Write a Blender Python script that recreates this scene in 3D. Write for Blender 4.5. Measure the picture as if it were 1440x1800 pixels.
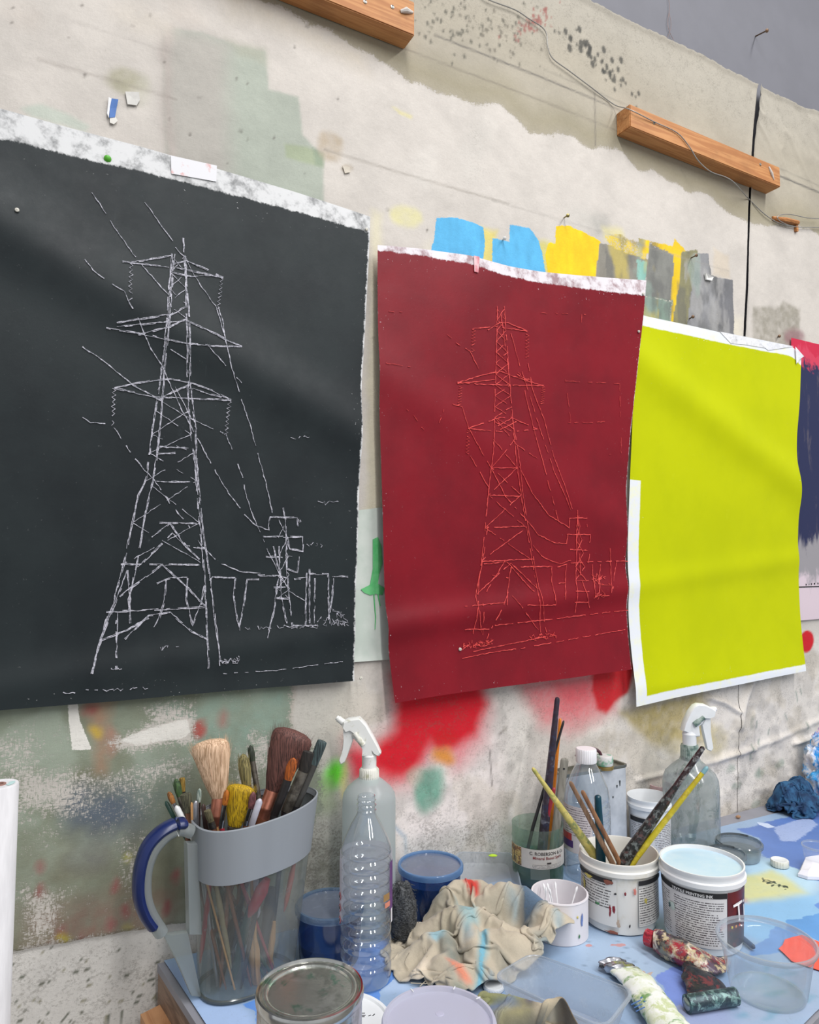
import bpy, bmesh, math, random
import numpy as np
from mathutils import Vector, Matrix, noise as mnoise

for o in list(bpy.data.objects): bpy.data.objects.remove(o, do_unlink=True)
SC = bpy.context.scene
COL = SC.collection
PI = math.pi
random.seed(7); rng = np.random.default_rng(7)

# ------------------------------------------------------------------ camera, light, exposure
F = 1250.0            # focal length in pixels of the 1440 x 1800 frame
HZ, VPX, CH = 985.0, 3000.0, 0.65    # horizon row, vanishing column of the wall, eye height over the table
PITCH = math.atan((HZ - 900) / F)
def _ray0(px, py):
    x, y, z = (px - 720) / F, 1.0, -(py - 900) / F
    c, s = math.cos(PITCH), math.sin(PITCH)
    return (x, y * c - z * s, y * s + z * c)
_v = _ray0(VPX, HZ)
YAW = PI / 2 - math.atan2(_v[0], _v[1])
CAM = Vector((0, -1.2627396, CH))
FWD = Vector((math.sin(YAW), math.cos(YAW), 0))
RGT = Vector((math.cos(YAW), -math.sin(YAW), 0))
UP = Vector((0, 0, 1))
cam_d = bpy.data.cameras.new('camera'); cam = bpy.data.objects.new('camera', cam_d); COL.objects.link(cam)
cam_d.sensor_fit = 'HORIZONTAL'; cam_d.sensor_width = 36; cam_d.lens = 36 * F / 1440
cam_d.clip_start = 0.02
cam.location = CAM; cam.rotation_euler = (PI / 2 + PITCH, 0, -YAW)
SC.camera = cam

wd = bpy.data.worlds.new('world'); SC.world = wd; wd.use_nodes = True
wn = wd.node_tree.nodes; wl = wd.node_tree.links
bg = wn['Background']; bg.inputs['Color'].default_value = (0.93, 0.96, 1.0, 1); bg.inputs['Strength'].default_value = 0.47

def area(name, loc, aim, sx, sy, watts, col=(1, 1, 1)):
    d = bpy.data.lights.new(name, 'AREA'); d.shape = 'RECTANGLE'; d.size = sx; d.size_y = sy; d.energy = watts; d.color = col
    o = bpy.data.objects.new(name, d); COL.objects.link(o); o.location = loc
    o.rotation_euler = (Vector(aim) - Vector(loc)).to_track_quat('-Z', 'Y').to_euler()
    return o
# two rows of ceiling strip lights running out from the wall
area('ceiling_strip_light', (0.35, -3.4, 3.3), (0.35, -3.4, 0), 0.22, 5.2, 118, (1, 0.99, 0.985))
area('ceiling_strip_light', (2.15, -3.4, 3.3), (2.15, -3.4, 0), 0.22, 5.2, 118, (1, 0.99, 0.985))
SC.cycles.transparent_max_bounces = 48; SC.cycles.max_bounces = 14

SC.view_settings.view_transform = 'Standard'; SC.view_settings.look = 'None'
SC.view_settings.gamma = 1.0; SC.view_settings.use_curve_mapping = False
SC.view_settings.exposure = 0.24

# ------------------------------------------------------------------ measuring helpers (photo point -> place)
def ray(px, py):
    x, y, z = _ray0(px, py); c, s = math.cos(YAW), math.sin(YAW)
    return Vector((x * c + y * s, -x * s + y * c, z))
def T(px, py, z=0.0):                    # on a level plane
    r = ray(px, py); return CAM + r * ((z - CH) / r.z)
def W(px, py, y=0.0):                    # on a plane parallel to the wall
    r = ray(px, py); return CAM + r * ((y - CAM.y) / r.y)
def DEP(px, py, P, d=0.0):               # on the upright plane through P that faces the room
    r = ray(px, py); return CAM + r * (((P - CAM).dot(FWD) + d) / r.dot(FWD))
def VPL(px, py, P, n):                   # on the plane through P with normal n
    r = ray(px, py); return CAM + r * ((P - CAM).dot(n) / r.dot(n))
def scale_at(P): return (P - CAM).dot(FWD) / F      # metres per pixel (about)

# ------------------------------------------------------------------ mesh helpers
def lin(c):
    out = []
    for v in c[:3]:
        v = v / 255.0
        out.append(v / 12.92 if v <= 0.04045 else ((v + 0.055) / 1.055) ** 2.4)
    return tuple(out)
def mesh(name, V, Fc, smooth=False):
    m = bpy.data.meshes.new(name); m.from_pydata([tuple(v) for v in V], [], Fc); m.update()
    if smooth: m.polygons.foreach_set('use_smooth', [True] * len(m.polygons))
    return m
class MB:
    """collects shapes into one mesh"""
    def __init__(s): s.V = []; s.F = []
    def add(s, V, Fc):
        n = len(s.V); s.V += [Vector(v) for v in V]; s.F += [tuple(i + n for i in f) for f in Fc]; return s
    def lathe(s, prof, c=(0, 0, 0), seg=40, cap0=True, cap1=False, ax=None, a0=0, a1=2 * PI):
        c = Vector(c); full = abs(a1 - a0 - 2 * PI) < 1e-6; n = seg if full else seg + 1
        V = []
        for r, z in prof:
            for i in range(n):
                a = a0 + (a1 - a0) * i / seg
                V.append(c + Vector((r * math.cos(a), r * math.sin(a), z)))
        Fc = []
        for j in range(len(prof) - 1):
            for i in range(seg):
                k = (i + 1) % n if full else i + 1
                Fc.append((j * n + i, j * n + k, (j + 1) * n + k, (j + 1) * n + i))
        if cap0: Fc.append(tuple(range(n - 1, -1, -1)))
        if cap1: b = (len(prof) - 1) * n; Fc.append(tuple(range(b, b + n)))
        return s.add(V, Fc)
    def sweep(s, pts, rad, seg=10, right=None, cap=True):
        """pts: centre line; rad: r or (ra, rb) for each point; ra lies along 'right'"""
        pts = [Vector(p) for p in pts]; n = len(pts); V = []
        ref = Vector(right) if right is not None else None
        prev = None
        for i, p in enumerate(pts):
            t = (pts[min(i + 1, n - 1)] - pts[max(i - 1, 0)])
            if t.length < 1e-9: t = Vector((0, 0, 1))
            t.normalize()
            if ref is not None: a = ref - t * ref.dot(t)
            elif prev is not None: a = prev - t * prev.dot(t)
            else:
                a = Vector((1, 0, 0)) if abs(t.x) < 0.8 else Vector((0, 1, 0)); a = a - t * a.dot(t)
            a.normalize(); prev = a; b = t.cross(a)
            r = rad[i] if isinstance(rad, (list, tuple)) else rad
            ra, rb = r if isinstance(r, tuple) else (r, r)
            for k in range(seg):
                th = 2 * PI * k / seg
                V.append(p + a * (ra * math.cos(th)) + b * (rb * math.sin(th)))
        Fc = []
        for j in range(n - 1):
            for k in range(seg):
                k2 = (k + 1) % seg
                Fc.append((j * seg + k, j * seg + k2, (j + 1) * seg + k2, (j + 1) * seg + k))
        if cap:
            Fc.append(tuple(range(seg - 1, -1, -1))); b = (n - 1) * seg; Fc.append(tuple(range(b, b + seg)))
        return s.add(V, Fc)
    def box(s, c, sx, sy, sz, ex=Vector((1, 0, 0)), ey=Vector((0, 1, 0)), ez=Vector((0, 0, 1))):
        c = Vector(c); V = []
        for k in (-1, 1):
            for j in (-1, 1):
                for i in (-1, 1): V.append(c + ex * (i * sx / 2) + ey * (j * sy / 2) + ez * (k * sz / 2))
        return s.add(V, [(0, 2, 3, 1), (4, 5, 7, 6), (0, 1, 5, 4), (2, 6, 7, 3), (0, 4, 6, 2), (1, 3, 7, 5)])
    def prism(s, pts, d, inset=0.0):
        """outline pts (one plane) thickened by +-d/2 along d, edges eased by inset"""
        pts = [Vector(p) for p in pts]; n = len(pts); d = Vector(d)
        c = sum(pts, Vector()) / n; rings = []
        for f, k in ((-0.5, 1), (-0.32, 0), (0.32, 0), (0.5, 1)):
            rings.append([p + d * f + ((c - p).normalized() * inset if k else Vector()) for p in pts])
        V = [v for r in rings for v in r]; Fc = []
        for j in range(3):
            for i in range(n): k = (i + 1) % n; Fc.append((j * n + i, j * n + k, (j + 1) * n + k, (j + 1) * n + i))
        Fc.append(tuple(range(n - 1, -1, -1))); Fc.append(tuple(range(3 * n, 4 * n)))
        return s.add(V, Fc)
    def loft(s, rings, cap0=True, cap1=False, closed=True):
        n = len(rings[0]); V = [v for r in rings for v in r]; Fc = []
        for j in range(len(rings) - 1):
            for i in range(n if closed else n - 1):
                k = (i + 1) % n; Fc.append((j * n + i, j * n + k, (j + 1) * n + k, (j + 1) * n + i))
        if cap0: Fc.append(tuple(range(n - 1, -1, -1)))
        if cap1: b = (len(rings) - 1) * n; Fc.append(tuple(range(b, b + n)))
        return s.add(V, Fc)
    def mesh(s, name, smooth=True): return mesh(name, s.V, s.F, smooth)
def fix_normals(m):
    bm = bmesh.new(); bm.from_mesh(m); bmesh.ops.recalc_face_normals(bm, faces=bm.faces); bm.to_mesh(m); bm.free()
def obj(name, mb, mat, parent=None, smooth=True, angle=40, fix=True, loc=None):
    """link ONE mesh object; mb is an MB or a mesh datablock given in world coordinates"""
    m = mb.mesh(name, smooth) if isinstance(mb, MB) else mb
    if fix: fix_normals(m)
    if smooth and angle is not None:
        m.set_sharp_from_angle(angle=math.radians(angle))
    if mat is not None: m.materials.append(mat)
    o = bpy.data.objects.new(name, m); COL.objects.link(o)
    if loc is not None:
        loc = Vector(loc); m.transform(Matrix.Translation(-loc)); o.location = loc
    if parent is not None:
        o.parent = parent
        pl = parent_world(parent)
        m.transform(Matrix.Translation(-pl))
    return o
def parent_world(o):
    v = Vector(o.location)
    while o.parent is not None: o = o.parent; v += o.location
    return v
def thing(name, label, cat, loc=(0, 0, 0), group=None):
    o = bpy.data.objects.new(name, None); COL.objects.link(o); o.location = loc; o.empty_display_size = 0.02
    o['label'] = label; o['category'] = cat
    if group: o['group'] = group
    return o
def tag(o, label=None, cat=None, group=None, kind=None):
    if label: o['label'] = label
    if cat: o['category'] = cat
    if group: o['group'] = group
    if kind: o['kind'] = kind
    return o

# ------------------------------------------------------------------ materials (all node based)
MATS = {}
def newmat(name):
    m = bpy.data.materials.new(name); m.use_nodes = True; nt = m.node_tree
    b = nt.nodes['Principled BSDF']
    return m, nt, b
def nd(nt, t, **kw):
    n = nt.nodes.new(t)
    for k, v in kw.items():
        if k in n.inputs: n.inputs[k].default_value = v
        else: setattr(n, k, v)
    return n
def lk(nt, a, b): nt.links.new(a, b)
def math_(nt, op, a, b=None, c=None, clamp=False):
    n = nt.nodes.new('ShaderNodeMath'); n.operation = op; n.use_clamp = clamp
    for i, v in enumerate((a, b, c)):
        if v is None: continue
        if isinstance(v, (int, float)): n.inputs[i].default_value = v
        else: nt.links.new(v, n.inputs[i])
    return n.outputs[0]
def mixc(nt, fac, a, b, blend='MIX'):
    n = nt.nodes.new('ShaderNodeMix'); n.data_type = 'RGBA'; n.blend_type = blend
    for i, v in ((0, fac), (6, a), (7, b)):
        if isinstance(v, (int, float)): n.inputs[i].default_value = v
        elif isinstance(v, tuple): n.inputs[i].default_value = v if len(v) == 4 else (*v, 1)
        else: nt.links.new(v, n.inputs[i])
    return n.outputs[2]
def coords(nt, scale=(1, 1, 1), kind='Object', loc=(0, 0, 0), rot=(0, 0, 0)):
    tc = nt.nodes.new('ShaderNodeTexCoord'); mp = nt.nodes.new('ShaderNodeMapping')
    mp.inputs['Scale'].default_value = scale; mp.inputs['Location'].default_value = loc; mp.inputs['Rotation'].default_value = rot
    nt.links.new(tc.outputs[kind], mp.inputs['Vector']); return mp.outputs[0]
def noisef(nt, vec, scale=10, detail=4, rough=0.6, dist=0.0):
    n = nd(nt, 'ShaderNodeTexNoise'); n.inputs['Scale'].default_value = scale; n.inputs['Detail'].default_value = detail
    n.inputs['Roughness'].default_value = rough; n.inputs['Distortion'].default_value = dist
    if vec is not None: nt.links.new(vec, n.inputs['Vector'])
    return n.outputs['Fac']
def sstep(nt, v, lo, hi):
    n = nt.nodes.new('ShaderNodeMapRange'); n.interpolation_type = 'SMOOTHSTEP'
    nt.links.new(v, n.inputs['Value']); n.inputs['From Min'].default_value = lo; n.inputs['From Max'].default_value = hi
    return n.outputs['Result']
def bump(nt, b, h, strength=0.3, dist=0.002):
    n = nt.nodes.new('ShaderNodeBump'); n.inputs['Strength'].default_value = strength; n.inputs['Distance'].default_value = dist
    nt.links.new(h, n.inputs['Height']); nt.links.new(n.outputs[0], b.inputs['Normal'])
def M(name, col, rough=0.5, metal=0.0, var=0.08, scale=60, stretch=(1, 1, 1), bmp=0.0, col2=None, lo=0.35, hi=0.65, sheen=0.0, spec=0.5):
    if name in MATS: return MATS[name]
    m, nt, b = newmat(name); v = coords(nt, stretch); n = noisef(nt, v, scale, 5, 0.6)
    c1 = lin(col); c2 = lin(col2) if col2 else tuple(x * (1 - var * 2) for x in c1)
    f = sstep(nt, n, lo, hi)
    lk(nt, mixc(nt, f, c1, c2), b.inputs['Base Color'])
    b.inputs['Roughness'].default_value = rough; b.inputs['Metallic'].default_value = metal
    b.inputs['Specular IOR Level'].default_value = spec
    if bmp: bump(nt, b, n, bmp, 0.001)
    MATS[name] = m; return m
def MULTI(name, cols, scale=40, rough=0.4, bmp=0.5, metal=0.0, stretch=(1, 1, 1), dist=0.4, cover=0.5, soft=0.05):
    """blotches of several colours laid over each other (paint-smeared things)"""
    if name in MATS: return MATS[name]
    m, nt, b = newmat(name); c = lin(cols[0]); h = None
    for i, q in enumerate(cols[1:]):
        v = coords(nt, stretch, loc=(3.1 * i + 1.7, 5.3 * i, 2.9 * i), rot=(0, 0, .7 * i)); n = noisef(nt, v, scale * (0.7 + 0.45 * (i % 3)), 6, 0.68, dist)
        f = sstep(nt, n, cover - soft, cover + soft + .04 * (i % 2)); cover += .025
        c = mixc(nt, f, c, lin(q)); h = n if h is None else math_(nt, 'MAXIMUM', h, n)
    lk(nt, c, b.inputs['Base Color'])
    b.inputs['Roughness'].default_value = rough; b.inputs['Metallic'].default_value = metal
    if bmp: bump(nt, b, h, bmp, 0.002)
    MATS[name] = m; return m
def CLEAR(name, tint=(250, 252, 255), haze=0.06, hazecol=(225, 230, 235), rough=0.06, edge=0.35, spots=0.0, gloss=1.0, haze2=None):
    """thin clear or cloudy plastic: see-through, milky share 'haze', shine that grows at grazing angles"""
    if name in MATS: return MATS[name]
    m = bpy.data.materials.new(name); m.use_nodes = True; nt = m.node_tree; nt.nodes.clear()
    out = nt.nodes.new('ShaderNodeOutputMaterial')
    tr = nd(nt, 'ShaderNodeBsdfTransparent'); tr.inputs[0].default_value = (*lin(tint), 1)
    df = nd(nt, 'ShaderNodeBsdfDiffuse'); df.inputs[0].default_value = (*lin(hazecol), 1)
    tl = nd(nt, 'ShaderNodeBsdfTranslucent'); tl.inputs[0].default_value = (*lin(hazecol), 1)
    if haze2:
        hc = mixc(nt, sstep(nt, noisef(nt, coords(nt, (1, 1, .45)), 34, 5, .65, .6), .50, .66), lin(hazecol), lin(haze2)); lk(nt, hc, df.inputs[0]); lk(nt, hc, tl.inputs[0])
    md = nt.nodes.new('ShaderNodeMixShader'); md.inputs[0].default_value = 0.5
    lk(nt, df.outputs[0], md.inputs[1]); lk(nt, tl.outputs[0], md.inputs[2])
    gl = nd(nt, 'ShaderNodeBsdfGlossy'); gl.inputs['Roughness'].default_value = rough
    lw = nd(nt, 'ShaderNodeLayerWeight'); lw.inputs['Blend'].default_value = 0.22
    v = coords(nt); n = noisef(nt, v, 55, 6, 0.7)
    h = math_(nt, 'MULTIPLY_ADD', lw.outputs['Facing'], edge * 0.6, haze, clamp=True)
    if spots: h = math_(nt, 'ADD', h, math_(nt, 'MULTIPLY', sstep(nt, n, 0.5, 0.75), spots), clamp=True)
    m1 = nt.nodes.new('ShaderNodeMixShader'); lk(nt, h, m1.inputs[0]); lk(nt, tr.outputs[0], m1.inputs[1]); lk(nt, md.outputs[0], m1.inputs[2])
    lw2 = nd(nt, 'ShaderNodeLayerWeight'); lw2.inputs['Blend'].default_value = 0.5
    fz = math_(nt, 'MULTIPLY_ADD', math_(nt, 'POWER', lw2.outputs['Facing'], 4.5), 0.55, 0.06)
    m2 = nt.nodes.new('ShaderNodeMixShader'); lk(nt, math_(nt, 'MULTIPLY', fz, gloss, clamp=True), m2.inputs[0])
    lk(nt, m1.outputs[0], m2.inputs[1]); lk(nt, gl.outputs[0], m2.inputs[2]); lk(nt, m2.outputs[0], out.inputs[0])
    MATS[name] = m; return m

# ------------------------------------------------------------------ painting helper: paint colours kept on mesh points
def vnoise(x, y, seed=0):
    r = np.random.default_rng(seed); N = 256; g = r.random((N, N))
    xi = np.floor(x).astype(int); yi = np.floor(y).astype(int); fx = x - xi; fy = y - yi
    fx = fx * fx * (3 - 2 * fx); fy = fy * fy * (3 - 2 * fy)
    a = g[xi % N, yi % N]; b = g[(xi + 1) % N, yi % N]; c = g[xi % N, (yi + 1) % N]; d = g[(xi + 1) % N, (yi + 1) % N]
    return (a * (1 - fx) + b * fx) * (1 - fy) + (c * (1 - fx) + d * fx) * fy
def fbm(x, y, f=1.0, oct=4, seed=0):
    s = 0; a = 0.5; t = 0
    for i in range(oct): s = s + a * vnoise(x * f + 13.1 * i, y * f + 7.7 * i, seed + i); t += a; f *= 2.03; a *= 0.55
    return s / t
def sdpoly(X, Y, P):
    d = np.full(X.shape, 1e9); s = np.ones(X.shape); n = len(P)
    for i in range(n):
        ax, ay = P[i]; bx, by = P[i - 1]; ex, ey = bx - ax, by - ay; wx, wy = X - ax, Y - ay
        h = np.clip((wx * ex + wy * ey) / (ex * ex + ey * ey + 1e-12), 0, 1)
        dx, dy = wx - ex * h, wy - ey * h; d = np.minimum(d, dx * dx + dy * dy)
        c1 = Y >= ay; c2 = Y < by; c3 = ex * wy > ey * wx
        s = np.where((c1 & c2 & c3) | (~c1 & ~c2 & ~c3), -s, s)
    return -s * np.sqrt(d)          # positive inside
def sdline(X, Y, P):
    d = np.full(X.shape, 1e9)
    for (ax, ay), (bx, by) in zip(P[:-1], P[1:]):
        ex, ey = bx - ax, by - ay; wx, wy = X - ax, Y - ay
        h = np.clip((wx * ex + wy * ey) / (ex * ex + ey * ey + 1e-12), 0, 1)
        d = np.minimum(d, np.hypot(wx - ex * h, wy - ey * h))
    return d
def ell(cx, cy, rx, ry, rot=0, n=20):
    c, s = math.cos(math.radians(rot)), math.sin(math.radians(rot)); out = []
    for i in range(n):
        a = 2 * PI * i / n; x, y = rx * math.cos(a), ry * math.sin(a); out.append((cx + x * c - y * s, cy + x * s + y * c))
    return out
class Painter:
    """X, Y: surface coordinates of the mesh points; to2: photo point -> surface coordinates"""
    def __init__(s, X, Y, to2, base):
        s.X, s.Y, s.to2 = X, Y, to2
        s.C = np.tile(np.array(lin(base)), (len(X), 1)); s.A = np.zeros((len(X), 4)); s.B = np.zeros((len(X), 4))
        s.G = np.zeros(len(X)); s.rA = np.full(len(X), -9.0); s.rB = np.full(len(X), -9.0)
        s.wx = X + (fbm(X, Y, 22, 4, 31) - .5) * 0.016; s.wy = Y + (fbm(X, Y, 22, 4, 57) - .5) * 0.016
    def _sd(s, pts, warp, pad):
        P = [s.to2(*p) for p in pts]; xs = [p[0] for p in P]; ys = [p[1] for p in P]
        k = np.where((s.X > min(xs) - pad) & (s.X < max(xs) + pad) & (s.Y > min(ys) - pad) & (s.Y < max(ys) + pad))[0]
        x = s.X[k] + (s.wx[k] - s.X[k]) * warp; y = s.Y[k] + (s.wy[k] - s.Y[k]) * warp
        return k, P, x, y
    def soft(s, pts, col, w=0.01, a=1.0, warp=1.0, mottle=0.0, mf=60):
        k, P, x, y = s._sd(pts, warp, w * 3 + .02); d = sdpoly(x, y, P)
        t = np.clip(d / (2 * w) + .5, 0, 1); t = t * t * (3 - 2 * t) * a
        if mottle: t = np.clip(t * (1 - mottle + 2 * mottle * fbm(x, y, mf, 4, 5)), 0, 1)
        s.C[k] += (np.array(lin(col)) - s.C[k]) * t[:, None]
    def crisp(s, pts, col, w=0.006, cap=1.0, warp=0.7, lay='A'):
        L, R = (s.A, s.rA) if lay == 'A' else (s.B, s.rB)
        k, P, x, y = s._sd(pts, warp, 0.06); d = sdpoly(x, y, P)
        v = np.clip(.5 + d / (2 * w), -8.0, cap); up = (v > R[k]) | (d > 0)
        kk = k[up]; L[kk, :3] = np.array(lin(col)); L[kk, 3] = np.clip(v[up], 0, 1); R[kk] = v[up]
    def grime(s, pts, v, w=0.05):
        k, P, x, y = s._sd(pts, 1.0, w * 3 + .02); d = sdpoly(x, y, P); t = np.clip(d / (2 * w) + .5, 0, 1)
        s.G[k] = np.maximum(s.G[k], t * v)
    def line(s, pts, col, w=0.002, a=0.6, warp=0.1):
        k, P, x, y = s._sd(pts, warp, 0.02); d = sdline(x, y, P)
        t = np.clip(1 - d / w, 0, 1) * a
        s.C[k] += (np.array(lin(col)) - s.C[k]) * t[:, None]
    def store(s, m):
        for nme, arr in (('base', np.c_[s.C, s.G]), ('pa', s.A), ('pb', s.B)):
            at = m.attributes.new(nme, 'FLOAT_COLOR', 'POINT'); at.data.foreach_set('color', arr.astype(np.float32).ravel())
def attr(nt, n):
    a = nt.nodes.new('ShaderNodeAttribute'); a.attribute_name = n; return a
def PAINTED(name, axes='XZ', rough=0.75, weave=0.5, bmp=0.35, amp=0.9, fine=0.10):
    """shader that reads the paint colours and roughens edges and surface with noise"""
    m, nt, b = newmat(name); v = coords(nt)
    st = (1, 1, 0.16) if axes == 'XZ' else (1, 0.25, 1)
    st2 = (0.16, 1, 1) if axes == 'XZ' else (0.25, 1, 1)
    n1 = noisef(nt, coords(nt, st), 560, 3, 0.7); n2 = noisef(nt, coords(nt, st2), 560, 3, 0.7)
    wv = math_(nt, 'MAXIMUM', n1, n2)                              # threads of the cloth
    nf = noisef(nt, v, 160, 5, 0.7); nb = noisef(nt, v, 14, 6, 0.65)
    a0 = attr(nt, 'base'); A = attr(nt, 'pa'); B = attr(nt, 'pb')
    brk = math_(nt, 'ADD', math_(nt, 'MULTIPLY', math_(nt, 'SUBTRACT', nf, 0.5), amp * 0.6), math_(nt, 'MULTIPLY', math_(nt, 'SUBTRACT', wv, 0.56), amp * weave * 1.25))
    ca = sstep(nt, math_(nt, 'ADD', A.outputs['Alpha'], brk), 0.42, 0.58)
    cb = sstep(nt, math_(nt, 'ADD', B.outputs['Alpha'], brk), 0.42, 0.58)
    ga = math_(nt, 'GREATER_THAN', A.outputs['Alpha'], 0.02); gb = math_(nt, 'GREATER_THAN', B.outputs['Alpha'], 0.02)
    ca = math_(nt, 'MULTIPLY', ca, ga); cb = math_(nt, 'MULTIPLY', cb, gb)
    c = mixc(nt, ca, a0.outputs['Color'], A.outputs['Color']); c = mixc(nt, cb, c, B.outputs['Color'])
    g = math_(nt, 'ADD', math_(nt, 'MULTIPLY', math_(nt, 'SUBTRACT', nb, 0.5), 0.20), math_(nt, 'MULTIPLY', math_(nt, 'SUBTRACT', wv, 0.56), fine * 2.2))
    g = math_(nt, 'ADD', g, math_(nt, 'MULTIPLY', math_(nt, 'SUBTRACT', nf, 0.5), fine * 2))
    g = math_(nt, 'ADD', g, 1.0)
    # specks and rubbed dirt where the surface is grimy
    n3 = noisef(nt, coords(nt, (1, 1, 1.3) if axes == 'XZ' else (1, 1, 1)), 230, 5, 0.75); n4 = noisef(nt, v, 30, 5, 0.7)
    gr = math_(nt, 'ADD', n3, math_(nt, 'MULTIPLY', math_(nt, 'SUBTRACT', n4, 0.5), 0.5))
    sp = math_(nt, 'MULTIPLY', sstep(nt, math_(nt, 'ADD', gr, math_(nt, 'MULTIPLY', a0.outputs['Alpha'], 0.16)), 0.60, 0.76), a0.outputs['Alpha'])
    c = mixc(nt, math_(nt, 'MULTIPLY', sp, 0.55), c, lin((98, 92, 82)))
    cc = nt.nodes.new('ShaderNodeVectorMath'); cc.operation = 'SCALE'; lk(nt, c, cc.inputs[0]); lk(nt, g, cc.inputs['Scale'])
    lk(nt, cc.outputs[0], b.inputs['Base Color']); b.inputs['Roughness'].default_value = rough
    hh = math_(nt, 'ADD', math_(nt, 'MULTIPLY', wv, weave), math_(nt, 'ADD', nf, math_(nt, 'MULTIPLY', ca, 0.5)))
    bump(nt, b, hh, bmp, 0.0012); return m, nt, b

# ------------------------------------------------------------------ the room
def plane_obj(name, V, mat, kind='structure'):
    o = obj(name, MB().add(V, [(0, 1, 2, 3)]), mat, smooth=False, fix=False); o['kind'] = kind; return o
m_grey = M('grey_wall_paint', (114, 114, 121), 0.7, var=0.03, scale=9, bmp=0.05)
wb = MB().box((1.5, 0.06, 1.2), 9.0, 0.1, 3.9)
tag(obj('wall_back', wb, m_grey, smooth=False), kind='structure')
m_floor = M('grey_concrete_floor', (120, 118, 114), 0.8, var=0.1, scale=8, bmp=0.2)
tag(obj('floor', MB().box((1.5, -2.2, -0.775), 9.0, 4.5, 0.05), m_floor, smooth=False), kind='structure')

# painted canvas that covers the wall: two widths meeting at an upright slit
JOINT = [W(*p) for p in ((1327, 146), (1318, 250), (1312, 340), (1309, 460), (1303, 570), (1300, 700), (1296, 1000), (1294, 1215), (1292, 1330), (1290, 1420))]
JZ = np.array([p.z for p in JOINT][::-1]); JX = np.array([p.x for p in JOINT][::-1])
def xjoint(z): return np.interp(z, JZ, JX)
def ztop(x): return 2.04 + 0.003 * np.sin(x * 9) + 0.007 * (fbm(x, x * 0 + 3.3, 14, 4, 3) - .5) + 0.006 * (fbm(x, x * 0 + 1.3, 90, 2, 4) - .5)
def graded(a, b, f0, f1, fine, coarse):
    lo = np.arange(a, f0, coarse); mi = np.arange(f0, f1, fine); hi = np.arange(f1, b, coarse)
    return np.r_[lo, mi, hi, b]
def w2(px, py): p = W(px, py); return (p.x, p.z)
def canvas(name, right):
    zs = graded(-0.75, 2.04, -0.07, 2.04, 0.0042, 0.05); tv = (zs + 0.75) / 2.79
    xs = graded(-1.2, 1.85, -0.08, 1.85, 0.0042, 0.05) if not right else graded(1.85, 3.4, 1.85, 2.26, 0.0042, 0.06)
    Xg, Tg = np.meshgrid(xs, tv); Zg = -0.75 + Tg * 2.79
    xj = xjoint(Zg)
    if not right:
        Xg = -1.2 + (Xg + 1.2) / 3.05 * (xj - 0.001 + 1.2)
    else:
        gap = np.interp(Zg, [0.0, 0.25, 0.6, 1.2, 1.35, 1.6, 1.9, 2.04], [0.0, 0.0002, 0.0005, 0.0018, 0.0024, 0.004, 0.003, 0.002])
        x0 = xj + gap; Xg = x0 + (Xg - 1.85) / 1.55 * (3.4 - x0)
    Zg = -0.75 + Tg * (ztop(Xg) + 0.75)
    X = Xg.ravel(); Z = Zg.ravel(); dj = np.abs(X - xjoint(Z))
    Y = -0.004 - 0.003 * fbm(X, Z, 6, 4, 11) - 0.0010 * fbm(X, Z, 60, 3, 12)
    # lip along the slit and along the torn top
    Y -= np.clip((Z - 1.1) / .2, .1, 1) * 0.006 * np.exp(-(dj / 0.012) ** 2) * (0.3 + fbm(X, Z, 5, 2, 9)) * (1.3 if right else 0.5)
    Y -= 0.004 * np.exp(-((ztop(X) - Z) / 0.010) ** 2)
    # creases and crumpled paper low on the right
    lowr = np.clip((X - 1.15) / 0.45, 0, 1) * np.clip((0.36 - Z) / 0.12, 0, 1)
    rid = 1 - np.abs(2 * fbm(X + .25 * Z, Z, 9, 4, 21) - 1)
    Y -= lowr * 0.005 * rid ** 3
    for pts, h, w in ((((1264, 1330), (1330, 1310), (1380, 1290), (1440, 1262)), .005, .008), (((1115, 1370), (1200, 1350), (1260, 1335), (1320, 1315)), .005, .006),
                      (((1330, 1160), (1300, 1240), (1295, 1275)), .010, .012), (((1240, 1225), (1270, 1235), (1292, 1250)), .008, .006), (((1390, 1305), (1440, 1290)), .010, .006),
                      (((1320, 1255), (1318, 1330)), .004, .005)):
        d = sdline(X, Z, [w2(*p) for p in pts]); Y -= h * np.exp(-(d / w) ** 2)
    if right:
        Y -= 0.010 * np.clip((Z - 1.72) / .3, 0, 1) * (1 - np.abs(2 * fbm(X * 1.5 + Z, Z, 6, 3, 41) - 1)) ** 4
    # the cloth on the left stops above the table; rough white paper shows under it
    lowl = sdpoly(X, Z, [w2(*p) for p in ((-400, 1745), (0, 1675), (80, 1660), (300, 1622), (420, 1612), (470, 1850), (0, 2600), (-900, 2600))])
    Y += 0.0035 * np.clip(lowl / .002, 0, 1)
    # the crease that runs along the foot of the wall
    P = Painter(X, Z, w2, (200, 193, 185))
    paint_wall(P)
    V = np.c_[X, Y, Z]; nx, nz = Xg.shape[1], Xg.shape[0]
    idx = np.arange(nx * nz).reshape(nz, nx)
    Fc = np.stack([idx[:-1, :-1], idx[:-1, 1:], idx[1:, 1:], idx[1:, :-1]], -1).reshape(-1, 4)
    m = bpy.data.meshes.new(name); m.vertices.add(len(V)); m.vertices.foreach_set('co', V.astype(np.float32).ravel())
    m.loops.add(Fc.size); m.loops.foreach_set('vertex_index', Fc.ravel().astype(np.int32))
    m.polygons.add(len(Fc)); m.polygons.foreach_set('loop_start', np.arange(0, Fc.size, 4, dtype=np.int32)); m.polygons.foreach_set('loop_total', np.full(len(Fc), 4, np.int32))
    m.polygons.foreach_set('use_smooth', np.ones(len(Fc), bool)); m.update(); m.validate()
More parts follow.
